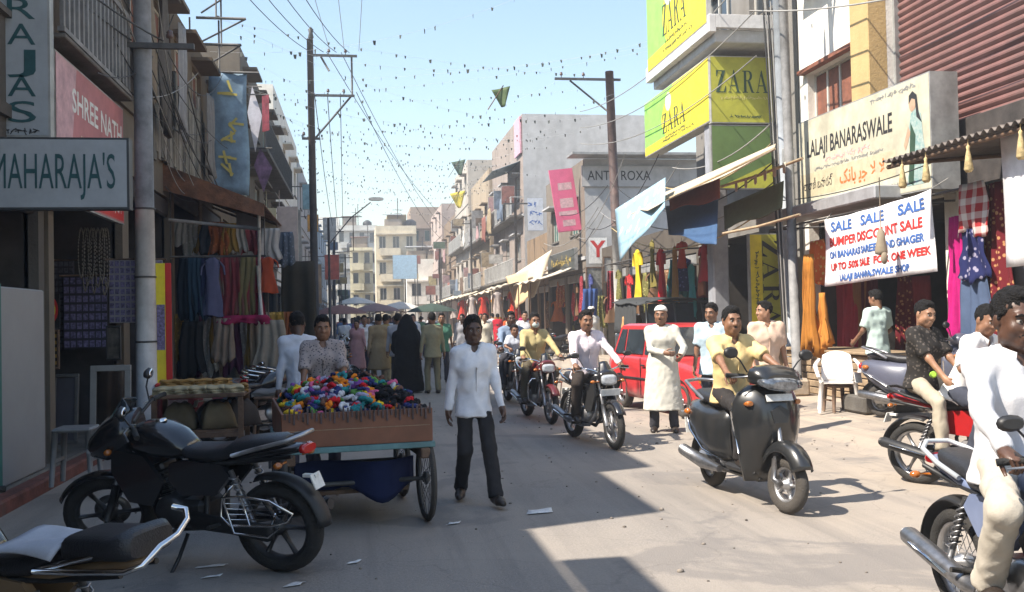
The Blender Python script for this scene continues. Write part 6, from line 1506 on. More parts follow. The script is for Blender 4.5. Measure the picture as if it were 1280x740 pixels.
# goods table with folded cloth
tb = thing('goods_table', 'dark wooden goods table in front of the garment stall', 'table', (-1.95, 12.35, 0))
mb = MB(); mb.bx(-.55, .55, -.38, .38, .68, .73, .01); mb.build('table_top', WOOD, tb)
for sx in (-.5, .5):
    for sy in (-.33, .33): mb = MB(); mb.bx(sx - .03, sx + .03, sy - .03, sy + .03, 0, .68); mb.build('leg', WOOD, tb)
for y in (-.33, .33): mb = MB(); mb.bx(-.47, .47, y - .012, y + .012, .2, .26); mb.build('stretcher', WOOD, tb)
mb = MB(); mb.bx(-.47, .47, -.32, .32, .262, .29); mb.build('shelf', WOOD, tb)
BUF = cloth((.40, .35, .23), 'buff_cotton'); AMB = cloth((.33, .20, .07), 'amber_cotton')
for i in range(14):
    c, r_ = i % 5, i // 5
    t = thing('folded_cloth', ('folded buff cloth lying on the goods table, in the front row' if r_ == 0 else 'folded amber cloth lying on the goods table, behind the buff row' if r_ == 1 else 'amber cloth bundle on top at the back of the goods table'), 'cloth', (-2.36 + c * .205 + .03 * (r_ % 2), 12.12 + r_ * .20, .732 + (.06 if r_ == 2 else 0)), random.uniform(-.2, .2), ('front row', 'second row', 'back row')[r_] + ' of folded cloths on the goods table')
    mb = MB(); mm = BUF if r_ == 0 else AMB
    for k in range(3): mb.sheet(lambda u, v, k=k: ((u - .5) * .24, (v - .5) * .25 + .02 * sin(u * 9 + k), .012 + k * .032 + .014 * (1 - (2 * u - 1) ** 8) * (1 - (2 * v - 1) ** 8) + .006 * sin(u * 9 + k * 2 + i) - .05 * max(0, .35 - v) * (r_ == 0)), 10, 8, .022)
    mb.build('folds', mm, t)
for i, (x, y, col, lab) in enumerate(((-2.2, 12.3, (.30, .24, .15), 'brown paper parcel on the shelf under the goods table'), (-1.75, 12.25, (.35, .28, .17), 'crumpled buff parcel under the goods table'), (-1.5, 12.4, (.12, .10, .09), 'dark bundle under the goods table'))):
    mb = MB(); mb.sheet(lambda u, v: ((u - .5) * .42, (v - .5) * .36, .30 * (1 - abs(2 * u - 1) ** 5) * (1 - abs(2 * v - 1) ** 5) + .03 * sin(u * 13 + i) * sin(v * 11)), 14, 14, .01); o = mb.build('parcel', cloth(tuple(c_ * .45 for c_ in col)), label=lab, cat='parcel'); o.location = (x, y, .30); o.rotation_euler = (0, 0, .3 * i)
stool('rough wooden stool beside the goods table', (-1.15, 12.9, 0), WOOD, .62, .45)
t = thing('folded_cloth', 'grey folded cloth on the rough wooden stool', 'cloth', (-1.15, 12.9, .622)); mb = MB(); mb.sheet(lambda u, v: ((u - .5) * .5, (v - .5) * .44, .04 + .05 * (1 - (2 * u - 1) ** 4) * (1 - (2 * v - 1) ** 4) + .01 * sin(u * 12)), 10, 10, .05); mb.build('folds', cloth((.16, .16, .16)), t)
# far left shop front clutter: signs and awnings
for i, (px0, px1, py0, py1, Y, col, lab) in enumerate(((378, 392, 230, 262, 40, (.25, .40, .45), 'small teal sign on a bracket in front of the white house'), (384, 398, 268, 290, 46, (.60, .30, .06), 'small orange sign under the teal sign'), (404, 420, 272, 300, 60, (.55, .55, .52), 'pale box sign beside the steel pole'), (352, 376, 262, 330, 30, (.40, .38, .36), 'grey shutter board on the poster house front'), (384, 402, 330, 380, 34, (.45, .30, .20), 'tan shop board low on the white house'), (406, 424, 318, 350, 52, (.50, .12, .08), 'red shop board low on the grey house'))):
    a, b = onY(px0, py1, Y), onY(px1, py0, Y); sb, F = board('shop_sign', lab, a, (1, 0, 0), (0, 0, 1), b.x - a.x, b.z - a.z, .08, mat('board_%d' % i, col, rough=.6, var=.3, scale=3, dirt=.2), GALV)
    mb = MB(); q_ = V((XL, Y, b.z - .1)) - V(sb.location); mb.tube([q_, ((b.x - a.x) / 2 * 0, .06, (b.z - a.z) - .1)], .02, 5); mb.build('bracket', IRON, sb)
for i, (y, z, col) in enumerate(((33, 3.0, (.35, .30, .22)), (44, 3.0, (.30, .12, .08)), (56, 3.0, (.20, .28, .34)), (74, 3.0, (.40, .34, .25)))):
    t = thing('canvas_awning', ('buff canvas awning on the poster house', 'brick red canvas awning on the whitewashed house', 'blue grey canvas awning on the grey house', 'tan canvas awning on the far blue house')[i], 'awning', (XL, y, z)); mb = MB()
    mb.sheet(lambda u, v: (1.3 * v, -3 + 6 * u, .25 - .6 * v - .06 * sin(pi * v) + .03 * sin(u * 20)), 24, 6, .01); mb.build('canvas', cloth(col), t)
    for yy_ in (-2.9, 2.9): mb = MB(); mb.tube([(1.28, yy_, -.34), (1.28, yy_, -z)], .025, 5); mb.build('post', WHITEI, t)

# weathered plank cladding and drapes on the upper front of the shaded houses
pc = thing('plank_cladding', 'weathered grey plank cladding above the rusty awning', 'cladding', (XL + .05, 18.3, 4.25)); rr = random.Random(8)
PLK = [mat('plank_%d' % k, c_, rough=.85, var=.3, scale=4, bump=.4, bscale=30, dirt=.5) for k, c_ in enumerate(((.16, .145, .12), (.22, .19, .15), (.10, .085, .07), (.26, .23, .20)))]
for i in range(24):
    h_ = rr.uniform(1.5, 2.0); mb = MB(); mb.bx(0, .03 + .02 * rr.random(), -2.6 + i * .215, -2.6 + i * .215 + .19, rr.uniform(-.1, .1), h_); mb.build('plank', PLK[rr.randrange(4)], pc)
for i, (y, z, w_, l, col, lab) in enumerate(((14.6, 6.6, .8, 1.6, (.24, .20, .15), 'tan drape hanging from the roof edge beside the concrete pole'), (15.8, 6.9, .6, 2.2, (.12, .11, .10), 'dark drape hanging beside the tan drape'), (17.4, 6.8, .5, 1.9, (.30, .30, .31), 'pale grey drape on the brown house front'), (20.6, 6.3, .7, 1.7, (.20, .19, .19), 'slate drape close to the blue vertical banner'))):
    hang(lab, (XL + .25, y, z), w_, l, cloth(col), 'y', 3, .06)
mb = MB(); mb.bx(-.02, .35, -1.5, 1.5, 0, .06, .01); o = mb.build('ledge', CONC, label='thin concrete ledge above the drapes of the shaded house', cat='ledge'); o.location = (XL + .02, 15.2, 6.95)

# more stock deeper in the garment stall and on hooks under the awning
rr = random.Random(17); GC = [('plum', (.10, .03, .07)), ('beige', (.26, .22, .17)), ('rose', (.30, .08, .10)), ('slate', (.08, .10, .13)), ('mustard', (.26, .17, .04)), ('white', (.36, .36, .36)), ('rust', (.24, .08, .03))]
for i in range(22):
    nm, col = GC[rr.randrange(7)]; hi = i % 2; x = -3.25 + (i // 2) * .19 + rr.uniform(-.05, .05); z = 3.45 - .12 * (x + 3.2) if hi else 1.75
    hang('%s garment stocked deeper in the stall under the rusty awning' % nm, (x, 17.5 + rr.uniform(0, .9), z), rr.uniform(.25, .4), rr.uniform(.45, .7) if hi else rr.uniform(.8, 1.1), print_cloth('stall_%s' % nm, col, tuple(min(.5, c_ * 1.9) for c_ in col), 15, 'dot') if i % 3 == 0 else cloth(col), 'x', 3, .035, 1.15, name='hanging_garment', cat='garment', group='%s garments deeper in the stall' % nm)
for i in range(9):
    nm, col = GC[i % 7]; t = thing('cloth_stack', '%s folded stack on the ground cloth of the garment stall' % nm, 'cloth', (-2.75 + .2 * i, 16.3 + .12 * (i % 3), 0), rr.uniform(-.3, .3), 'folded stacks in the garment stall'); mb = MB()
    for k in range(5): mb.box((rr.uniform(-.01, .01), rr.uniform(-.01, .01), .05 + k * .09), (.2, .26, .08), rz=rr.uniform(-.1, .1), ch=.025)
    mb.build('folds', cloth(col), t)

# ================================================================== poles, tarps, wires, bunting
def pole_thing(lab, base, h, r0, r1, m, lean=(0, 0), arms=(), lower=None, name='utility_pole'):
    t = thing(name, lab, 'pole', base); b = V((0, 0, -.1)); e = V((lean[0], lean[1], h)); mb = MB()
    if lower:
        c = b.lerp(e, lower[0] / h); rm = r0 + (r1 - r0) * lower[0] / h
        mb.tube([b, c], [r0, rm], 14); mb.build('painted_base', lower[1], t); mb = MB(); mb.tube([c, e], [rm * .985, r1], 14); mb.build('shaft', m, t)
    else: mb.tube([b, e], [r0, r1], 14); mb.build('shaft', m, t)
    INS = mat('porcelain', (.09, .05, .04), rough=.25)
    for z, xa, xb, yd in arms:
        p = b.lerp(e, z / h); mb = MB(); mb.box(p + V(((xa + xb) / 2, yd, 0)), (xb - xa, .07, .07)); mb.build('cross_arm', IRON, t)
        for k in range(3):
            x = xa + (xb - xa) * (k + .3) / 3
            if abs(x) < .15: continue
            mb = MB(); mb.lathe([(.012, -.02), (.012, .07), (.045, .08), (.05, .12), (.035, .13), (.045, .15), (.02, .18), (0, .18)], p + V((x, yd, .03)), n=10); mb.build('insulator', INS, t)
    return t
p1 = pole_thing('concrete pole with whitened lower half beside the card displays', (-2.79, 13.25, 0), 9.2, .135, .10, POLEG, (0, 0), ((5.28, -.65, .68, -.12), (8.6, -.7, .7, -.12)), (3.15, mat('whitewash', (.62, .63, .64), rough=.8, var=.15, scale=4, dirt=.45)))
for z in (3.1, 2.2, 1.35):
    mb = MB(); mb.lathe([(.137, -.012), (.145, 0), (.137, .012)], (0, 0, z), n=16); mb.build('band', IRON, p1)
p2 = pole_thing('tall dark steel pole with braced double cross arms on the shaded side', (-1.38, 30.5, 0), 10.4, .13, .10, mat('dark_steel_pole', (.055, .045, .04), rough=.7, var=.3), (-.03, 0), ((9.9, -.1, 1.45, 0), (8.65, -.1, 1.35, 0), (7.3, -.3, .25, 0)))
for a, b in (((1.25, 0, 9.9), (1.25, 0, 8.65)), ((1.2, 0, 8.6), (.1, 0, 7.3)), ((.3, 0, 9.85), (.55, 0, 9.4))):
    mb = MB(); mb.tube([a, b], .035, 6); mb.build('brace', IRON, p2)
mb = MB(); mb.lathe([(.05, 0), (.09, .05), (.06, .2), (.09, .3), (0, .4)], (0, 0, 10.4), n=10); mb.build('finial', IRON, p2)
p3 = pole_thing('dark brown steel pole with one long braced arm behind the tarps', (8.0, 29.0, .17), 9.0, .15, .13, mat('brown_steel_pole', (.085, .05, .042), rough=.7, var=.3), (-.18, 0), ((8.75, -1.75, .35, 0),), (4.2, mat('whitewash2', (.50, .49, .46), rough=.8, var=.15, scale=4, dirt=.35)))
mb = MB(); mb.tube([(-1.45, 0, 8.7), (-.2, 0, 7.7)], .03, 6); mb.build('brace', IRON, p3)
p4 = pole_thing('pale grey pipe pole with cable bundles beside the cream signboard', (7.35, 15.45, .17), 10.5, .085, .075, POLEG, (.0, .25), ((7.9, -.5, .5, -.1),))
p5 = pole_thing('thicker grey pipe pole next to the pipe pole', (8.05, 17.15, .17), 10, .12, .11, mat('blue_grey_pipe', (.33, .36, .39), rough=.6, dirt=.3), (-.05, .1))
mb = MB(); mb.box((-.02, -.15, 4.3), (.22, .12, .34), ch=.015); mb.build('junction_box', GALV, p5)
p6 = pole_thing('lamp post with sodium lantern rising behind the steel pole', (-1.35, 44, 0), 6.2, .07, .05, IRON)
mb = MB(); mb.tube([(0, 0, 5.0), (1.0, 0, 6.2), (1.9, 0, 6.9)], .03, 6); mb.tube([(0, 0, 6.2), (1.5, 0, 6.25)], .02, 5); mb.tube([(1.1, 0, 6.25), (1.1, 0, 4.7), (.1, 0, 4.6)], .02, 5); mb.build('lamp_arm', IRON, p6)
mb = MB(); mb.loft([ring(-.1, 2.15, 7.05, .35, .08, 10), ring(.1, 2.15, 7.05, .35, .08, 10)]); mb.build('lantern', GALV, p6)
for i, (x, y, h) in enumerate(((-1.6, 62, 7.5), (-1.2, 80, 7.0), (7.4, 64, 8.0), (7.2, 86, 8.0), (7.5, 46, 7.2))):
    pole_thing(('thin pole in front of the grey house on the shaded side', 'thin pole far along the shaded side', 'thin pole before the cream shop house on the sunny side', 'thin pole far along the sunny side', 'thin pole before the narrow brown shop house')[i], (x, y, gz(x)), h, .07, .06, IRON, (.05, 0), ((h - .3, -.6, .6, 0),))
# tarps
def tarp(lab, pts, m, sag=.15, n=10, th=.008, name='tarpaulin', ropes=True, wav=.03):
    P4 = [V(p) for p in pts]; c = sum(P4, V()) / 4; t = thing(name, lab, 'tarpaulin', c)
    def f(u, v):
        p = (P4[0] * (1 - u) + P4[1] * u) * (1 - v) + (P4[3] * (1 - u) + P4[2] * u) * v
        return p - c + V((0, 0, -sag * sin(pi * u) * sin(pi * v) + wav * sin(u * 9 + v * 5) * v))
    mb = MB(); mb.sheet(f, n, n, th); mb.build('sheet', m, t); return t
BT = print_cloth('printed_blue_tarp', (.27, .42, .52), (.45, .50, .52), 3.2, 'dot')
tarp('pale blue printed tarp slung out over the pavement on ropes', (onX(769, 262, 6.35), onX(832, 222, 6.6), onX(831, 262, 5.9), onX(775, 325, 5.9)), BT, .12)
tarp('long buff tarp strip stretched below the yellow box sign', (onX(782, 262, 6.9), onX(970, 180, 7.0), onX(966, 190, 6.2), onX(810, 262, 6.0)), TARPC, .1)
tarp('brick red and blue cloth hung under the buff strip', (onX(836, 245, 6.7), onX(900, 222, 6.9), onX(900, 250, 6.6), onX(838, 262, 6.5)), cloth((.34, .10, .08), 'brick_cloth'), .05)
tarp('dark blue tarp over the dress shop entrance', (onX(832, 258, 6.9), onX(898, 246, 7.0), onX(896, 308, 6.3), onX(836, 292, 6.3)), BLUETARP, .08)
tarp('olive tarp sheet hanging above the shop door', (onX(905, 258, 7.0), onX(980, 226, 7.1), onX(978, 262, 6.9), onX(906, 286, 6.8)), cloth((.10, .10, .05), 'olive_tarp'), .05)
for lab, a, b in (('bamboo pole slanting across above the shop door', (902, 233, 6.7), (1003, 198, 6.9)), ('lower bamboo pole across the shop door', (903, 292, 6.7), (1000, 268, 6.9)), ('bamboo pole under the buff tarp strip', (790, 268, 6.3), (968, 186, 6.6))):
    mb = MB(); A_, B_ = onX(*a), onX(*b); mb.tube([A_, A_.lerp(B_, .5) + V((0, 0, -.03)), B_], .025, 7); mb.build('bamboo_pole', mat('bamboo', (.42, .32, .20), rough=.7, var=.2), label=lab, cat='pole')
for i in range(6):
    p = onX(920 + i * 12, 228 - i * 5, 6.75); mb = MB(); mb.sheet(lambda u, v: ((u - .5) * .02, (u - .5) * .16, -.18 * v * (1 - .3 * abs(u - .5))), 4, 4, .004); o = mb.build('rag', cloth((.48, .42, .34)), label='small pale rag tied along the bamboo above the shop door', cat='rag', group='rags tied along the bamboo'); o.location = p
tarp('cream canvas flap hanging from the beam under the pink sign', (onX(640, 345, 7.2), onX(690, 312, 7.2), onX(668, 372, 7.0), onX(655, 372, 7.0)), CANVAS, .05)
tarp('peach cloth awning hanging over the far garment shop', (onX(632, 346, 6.9), onX(660, 338, 6.9), onX(660, 372, 6.6), onX(645, 386, 6.6)), cloth((.68, .48, .28), 'peach_canvas'), .05)
for i, (a0, a1, col, lab) in enumerate(((34, 40, (.52, .46, .38), 'whitish cloth awning under the pink sign'), (41, 48, (.40, .36, .30), 'sagging buff awning before the narrow brown shop house'), (49, 59, (.60, .52, .40), 'long cream awning below the blank wall building'), (61, 70, (.50, .44, .34), 'tan awning before the cream shop house'), (71, 80, (.62, .55, .42), 'pale awning before the tall stained shop house'), (82, 96, (.55, .50, .42), 'far buff awning near the end of the row'))):
    t = thing('canvas_awning', lab, 'awning', (8.3, (a0 + a1) / 2, 3.1)); hw = (a1 - a0) / 2; mb = MB()
    mb.sheet(lambda u, v: (-(1.9 + .3 * sin(i * 2.1)) * v, -hw + 2 * hw * u, .55 - .75 * v - .09 * sin(pi * v) + .04 * sin(u * 23 + i)), 24, 6, .012); mb.build('canvas', cloth(col, dirt=.2), t)
    for y in (-hw + .1, 0, hw - .1): mb = MB(); mb.tube([(-1.7, y, -.18), (-1.7, y + .05, -2.93)], .025, 6); mb.build('post', WOOD, t)
# garments of the far sunny shops
for i in range(16):
    y = 43 + i * 1.9; col = ((.62, .05, .03), (.70, .18, .03), (.55, .02, .08), (.60, .52, .48), (.66, .30, .05), (.45, .03, .05))[i % 6]; nm = ('red', 'orange', 'crimson', 'white', 'saffron', 'maroon')[i % 6]
    hang('%s dress hanging at a far sunny shop front' % nm, (6.95 + .25 * (i % 3), y, 2.75 + .1 * (i % 2)), .62, 1.3, cloth(col), 'x', name='hanging_dress', cat='dress', dress=True, group='%s dresses at the far sunny shops' % nm)
hang('blue umbrella cloth hanging on the whitened pole base', (6.7, 27.6, 2.35), .5, 1.5, cloth((.04, .08, .22)), 'x', 3, .05)
bb = board('billboard', 'pale blue and white billboard standing far down the street', (3.0, 88, 5.2), (1, 0, 0), (0, 0, 1), 2.2, 2.2, .1, mat('billboard_blue', (.42, .60, .74), rough=.6), GALV)[0]; mb = MB(); mb.tube([(0, .1, 0), (0, .1, -5.2)], .08, 6); mb.build('post', IRON, bb)
for i, (px, py, Y, col, lab) in enumerate(((445, 372, 70, (.7, .68, .62), 'white market umbrella in the middle distance'), (470, 380, 58, (.30, .21, .20), 'dusty pink market umbrella among the crowd'), (500, 378, 64, (.62, .60, .55), 'cream market umbrella beside the pink one'), (425, 382, 52, (.26, .14, .12), 'brick red market umbrella on the shaded side'), (540, 380, 56, (.05, .075, .06), 'dull green market umbrella near the far dresses'))):
    p = onY(px, py, Y); t = thing('market_umbrella', lab, 'umbrella', (p.x, Y, 0)); mb = MB(); mb.lathe([(1.5, -.45), (1.2, -.28), (.7, -.1), (.05, .05), (0, .06)], (0, 0, p.z), n=8, smooth=False); mb.build('canopy', cloth(col), t); mb = MB(); mb.tube([(0, 0, 0), (0, 0, p.z)], .025, 6); mb.build('pole', WOOD, t)
# overhead cables
WIRE = mat('black_cable', (.02, .02, .02), rough=.6); WIREG = mat('grey_cable', (.30, .29, .27), rough=.6)
def cable(a, b, sag, lab, r=.012, m=WIRE, group='overhead cables', n=14):
    a, b = V(a), V(b); o = a.copy(); mb = MB(); mb.tube([a.lerp(b, i / n) - o + V((0, 0, -sag * 4 * (i / n) * (1 - i / n))) for i in range(n + 1)], r, 5)
    c = mb.build('overhead_cable', m, label=lab, cat='cable', group=group); c.location = o
for k in range(4): cable((-3.4 + .45 * k, 13.1, 8.7), (-1.4 + .4 * k, 30.5, 10.0), .5, 'power cable from the concrete pole to the tall steel pole', .011, group='cables from the concrete pole to the steel pole')
for k in range(3): cable((-.9 + .45 * k, 30.5, 10.0 - (1.25 if k == 2 else 0)), (7.6, 70 + 6 * k, 8.0), 1.0, 'cable slanting from the steel pole across the street', .012, group='cables slanting across the street')
for k in range(3): cable((-1.3 + .4 * k, 30.5, 8.7), (-1.6 + .3 * k, 62, 7.4), .5, 'cable running along the shaded houses past the steel pole', .014, group='cables along the shaded houses')
for k in range(3): cable((-3.3 + .4 * k, 13.1, 5.3), (-3.25, -2 + 3 * k, 5.2), .3, 'cable from the low arm of the concrete pole towards the viewer', .012, group='cables from the low arm of the concrete pole')
for k in range(4): cable((-3.1 + .3 * k, 13.2, 5.25 - .2 * k), (-3.2, 17 + 2.5 * k, 5.6 - .3 * k), .35, 'slack service cable from the concrete pole to the shop houses', .011, group='slack service cables')
for k in range(3): cable((6.9, 16.0, 7.9 - .5 * k), (8.4, 6, 6.6 - .55 * k), .5, 'cable crossing before the maroon roller shutter', .014, WIREG, group='cables before the roller shutter')
for k in range(3): cable((7.0, 16, 7.7 - .8 * k), (6.85, 29, 7.9 - .5 * k), .5, 'cable between the pipe pole and the brown steel pole', .012, WIREG, group='cables between pipe pole and brown pole')
for k in range(5): cable((7.2, 15.8, 4.9 - .35 * k), (7.1 - .1 * k, 21 + k, 4.9 - .25 * k), .3 + .1 * k, 'looping loose cable below the olive sign', .013, (WIREG, TASS, WIRE)[k % 3], group='loose cables below the olive sign')
for k in range(4): cable((7.2 + .02 * k, 15.6, .6 + .2 * k), (7.02 + .05 * k, 15.8, 8.2), -.05, 'cable strapped upright along the pipe pole', .016, (WIRE, WIREG)[k % 2], group='cables strapped along the pipe pole')
cable((7.65, 17.4, 3.7), (7.62, 10, 3.72), .25, 'dark wire drooping across the cream signboard', .009)
for k in range(2): cable((-3.1, 9.8 + .3 * k, 6.6 - .8 * k), (-2.9, 13.2, 4.9 - .3 * k), .25, 'thin wire crossing in front of the tall pale sign', .008, group='thin wires before the tall pale sign')
for k in range(3): cable((-.8 + .45 * k, 30.5, 10.05), (-2.2 + 1.4 * k, 4, 11.5), .3, 'thin wire from the steel pole overhead', .009, WIREG, group='thin wires overhead')
# bunting: threads with small dark paper tags across the street
TAGM = mat('dark_paper_tags', (.05, .06, .05), rough=.8, var=.4, scale=1); THR = mat('white_thread', (.7, .72, .74), rough=.8)
rr = random.Random(3)
for i in range(40):
    Y = 15 + i * 1.2; a = V((-3.1, Y + rr.uniform(-4, 4), 7.2 + min(i * .4, 8) * .25 + rr.uniform(-.3, .9))); b = V((7.6, Y + rr.uniform(-6, 12), 8.3 + rr.uniform(-1.0, 2.6))); t = thing('bunting_string', 'thread of small dark paper tags strung across the street', 'bunting', a, 0, 'bunting threads across the street')
    n = 20 + rr.randrange(10); sg_ = rr.uniform(.1, 1.3); f = lambda u: (b - a) * u + V((0, 0, -sg_ * 4 * u * (1 - u)))
    mb = MB(); mb.tube([f(k / 20) for k in range(21)], .0022, 3, cap=False); mb.build('thread', THR, t); mb = MB()
    for k in range(n):
        u = (k + rr.uniform(.1, .9)) / n; p = f(u); s_ = rr.uniform(.022, .045)
        mb.prism([(-s_, 0), (s_ * .8, .01), (s_ * .5, -s_ * 2.4), (-s_ * .6, -s_ * 2.1)], p, (cos(u * 40), sin(u * 40), 0), (0, .15, 1), (0, .004, 0))
    mb.build('tags', TAGM, t, kind='stuff')
for lab, px, py, Y, s_, m in (('green paper kite tail fluttering above the street', 626, 122, 26, .26, mat('green_flag', (.06, .10, .03), rough=.7)), ('dark green pennant over the far roofs', 573, 210, 50, .38, mat('dgreen_flag', (.05, .09, .06), rough=.7)), ('yellow and green pennant on the far roof edge', 572, 250, 60, .5, mat('yellow_flag', (.55, .45, .05), rough=.7))):
    p = onY(px, py, Y); t = thing('pennant', lab, 'pennant', p); mb = MB(); mb.sheet(lambda u, v: ((u - .5) * 2 * s_ * (1 - .8 * v) + .2 * s_ * v, .05 * sin(u * 5), s_ * 1.2 - 2.2 * s_ * v - (.4 * s_ * (1 - v)) * (1 - u)), 6, 6, .005); mb.build('cloth', m, t)
    mb = MB(); mb.tube([(-s_ * 1.4, 0, -s_ * 1.3), (s_ * .3, 0, s_ * 1.3)], .015, 4); mb.build('stick', WOOD, t)
# litter
for i, (px, py, sx, sy, lab) in enumerate(((673, 640, .11, .08, 'white sheet of paper lying on the road by the shadow edge'), (440, 704, .035, .03, 'small crumpled paper on the road beside the motorcycle wheel'), (262, 709, .09, .02, 'thin paper strip under the parked motorcycle'), (365, 732, .05, .035, 'torn paper scrap beside the motorcycle tyre'), (612, 596, .04, .03, 'small pale pebble of paper by the walking man'), (565, 655, .05, .03, 'grey paper scrap between the cart wheel and the walking man'), (262, 722, .05, .02, 'second paper strip under the parked motorcycle'))):
    p = onZ(px, py, .005); mb = MB(); mb.sheet(lambda u, v: ((u - .5) * 2 * sx * (1 - .1 * v) + .03 * v, (v - .5) * 2 * sy + .03 * u, .006 + .006 * sin(u * 5 + i) * sin(v * 4)), 5, 5, .002); o = mb.build('paper_scrap', mat('litter_paper', (.62, .62, .62), rough=.8, var=.15, scale=20), label=lab, cat='paper'); o.location = p

# loose stones and grit on the sunny side
rr = random.Random(4); mb = MB()
for i in range(420):
    x = rr.uniform(2.0, 7.6) if i % 3 else rr.uniform(-2.8, 3); y = rr.uniform(4.5, 20); r_ = rr.uniform(.004, .014) * (1.6 if rr.random() < .1 else 1)
    mb.ell((x, y, gz(x) + r_ * .35), (r_ * rr.uniform(.8, 1.5), r_ * rr.uniform(.8, 1.5), r_ * .8), 6)
mb.build('road_grit', mat('grit', (.22, .19, .16), rough=.9, var=.5, scale=3), kind='stuff', label='loose stones and grit scattered over the road', cat='grit')

# tangle of service wires over the shaded shop fronts
rr = random.Random(14)
for k in range(14):
    y0 = rr.uniform(10, 16); y1 = y0 + rr.uniform(3, 9); cable((-2.85 + rr.uniform(-.3, .4), y0 if k % 2 else 13.2, rr.uniform(3.6, 7.2)), (-3.15 + rr.uniform(0, .5), y1, rr.uniform(3.6, 7.4)), rr.uniform(.1, .7), 'tangled service wire over the shaded shop fronts', .008, (WIRE, WIREG)[k % 3 == 0], group='tangled wires over the shaded shop fronts')
for k in range(8):
    y0 = rr.uniform(16, 30); cable((7.1 + rr.uniform(-.3, .6), y0, rr.uniform(3.6, 6)), (7.4 + rr.uniform(-.4, .6), y0 + rr.uniform(4, 12), rr.uniform(3.6, 6.5)), rr.uniform(.2, .9), 'tangled service wire over the sunny shop row', .011, (WIRE, WIREG)[k % 2], group='tangled wires over the sunny shop row')
# ragged roof clutter and boards towards the end of the street
for i in range(16):
    x, y, z = [(rr.uniform(2.2, 6.2), 113.5, 11.8), (rr.uniform(-2.8, 2.2), 141.5, 14.6), (rr.uniform(5.2, 9), 105.5, 7.4), (rr.uniform(-1, 1.5), 125.5, 10.2)][i % 4]
    kind = i % 3; nm = ('tank', 'mast', 'shed')[kind]; t = thing(('water_tank', 'antenna_mast', 'tin_shed')[kind], ('black water tank on a roof at the end of the street', 'thin antenna mast on a roof at the end of the street', 'small tin shed on a roof at the end of the street')[kind], nm, (x, y, z), 0, 'roof %ss at the end of the street' % nm); mb = MB()
    if kind == 0: mb.lathe([(0, 1.5), (.25, 1.45), (.6, 1.2), (.65, 1.1), (.65, .2), (.6, .15), (0, .15)], n=14); mb.build('tank', BLACKM, t); mb = MB(); mb.bx(-.6, .6, -.6, .6, 0, .15); mb.build('plinth', CONC, t)
    elif kind == 1:
        mb.tube([(0, 0, 0), (0, 0, 3.0 + rr.random() * 2)], .05, 5); mb.build('mast', IRON, t); mb = MB(); mb.tube([(-.6, 0, 2.6), (.6, 0, 2.6)], .03, 4); mb.tube([(-.4, 0, 2.2), (.4, 0, 2.2)], .03, 4); mb.build('aerial', IRON, t)
    else: mb.bx(-1.0, 1.0, -.9, .9, 0, 1.3 + rr.random()); mb.build('walls', plaster((.34, .28, .22), .5), t); mb = MB(); mb.box((0, 0, 2.05), (2.4, 2.2, .06), rx=.12); mb.build('roof', RUST if i % 2 else GALV, t)
FC = [('red', (.26, .10, .08)), ('yellow', (.42, .34, .16)), ('white', (.52, .51, .49)), ('blue', (.18, .23, .30)), ('green', (.12, .17, .12))]
for i in range(20):
    nm, col = FC[i % 5]; Y = rr.uniform(66, 102); x = rr.choice((rr.uniform(-2.8, -1.4), rr.uniform(5.2, 7.6), rr.uniform(5.0, 7.0))); z = rr.uniform(2.6, 5.0) if -1.4 < x < 5.2 else rr.uniform(3, 8); w_, h_ = rr.uniform(.4, .9), rr.uniform(.4, 1.0)
    sb, F = board('post_sign', '%s board on a post towards the end of the street' % nm, (x, Y, z), (1, 0, 0), (0, 0, 1), w_, h_, .08, mat('far_board_%s' % nm, col, rough=.7, var=.4, scale=3, dirt=.3), GALV, group='%s boards towards the end of the street' % nm)
    mb = MB(); mb.tube([(0, .05, 0), (0, .05, -z)], .05, 5); mb.build('post', IRON, sb)
for i in range(10):
    x, Y = rr.uniform(-1.8, 5.5), rr.uniform(50, 100); t = thing('stall_canopy', 'low cloth canopy of a street stall in the far street', 'canopy', (x, Y, 0), 0, 'low cloth canopies of far street stalls'); mb = MB(); hw = rr.uniform(.9, 1.5)
    mb.sheet(lambda u, v: ((2 * u - 1) * hw, (2 * v - 1) * .9, 2.15 + .35 * (1 - abs(2 * u - 1)) - .1 * sin(pi * v)), 8, 6, .01); mb.build('cloth', cloth(((.50, .44, .36), (.30, .20, .16), (.56, .54, .50), (.22, .26, .30))[i % 4]), t)
    for sx in (-1, 1):
        for sy in (-1, 1): mb = MB(); mb.tube([(sx * hw * .97, sy * .85, 0), (sx * hw * .97, sy * .85, 2.16)], .025, 5); mb.build('post', WOOD, t)

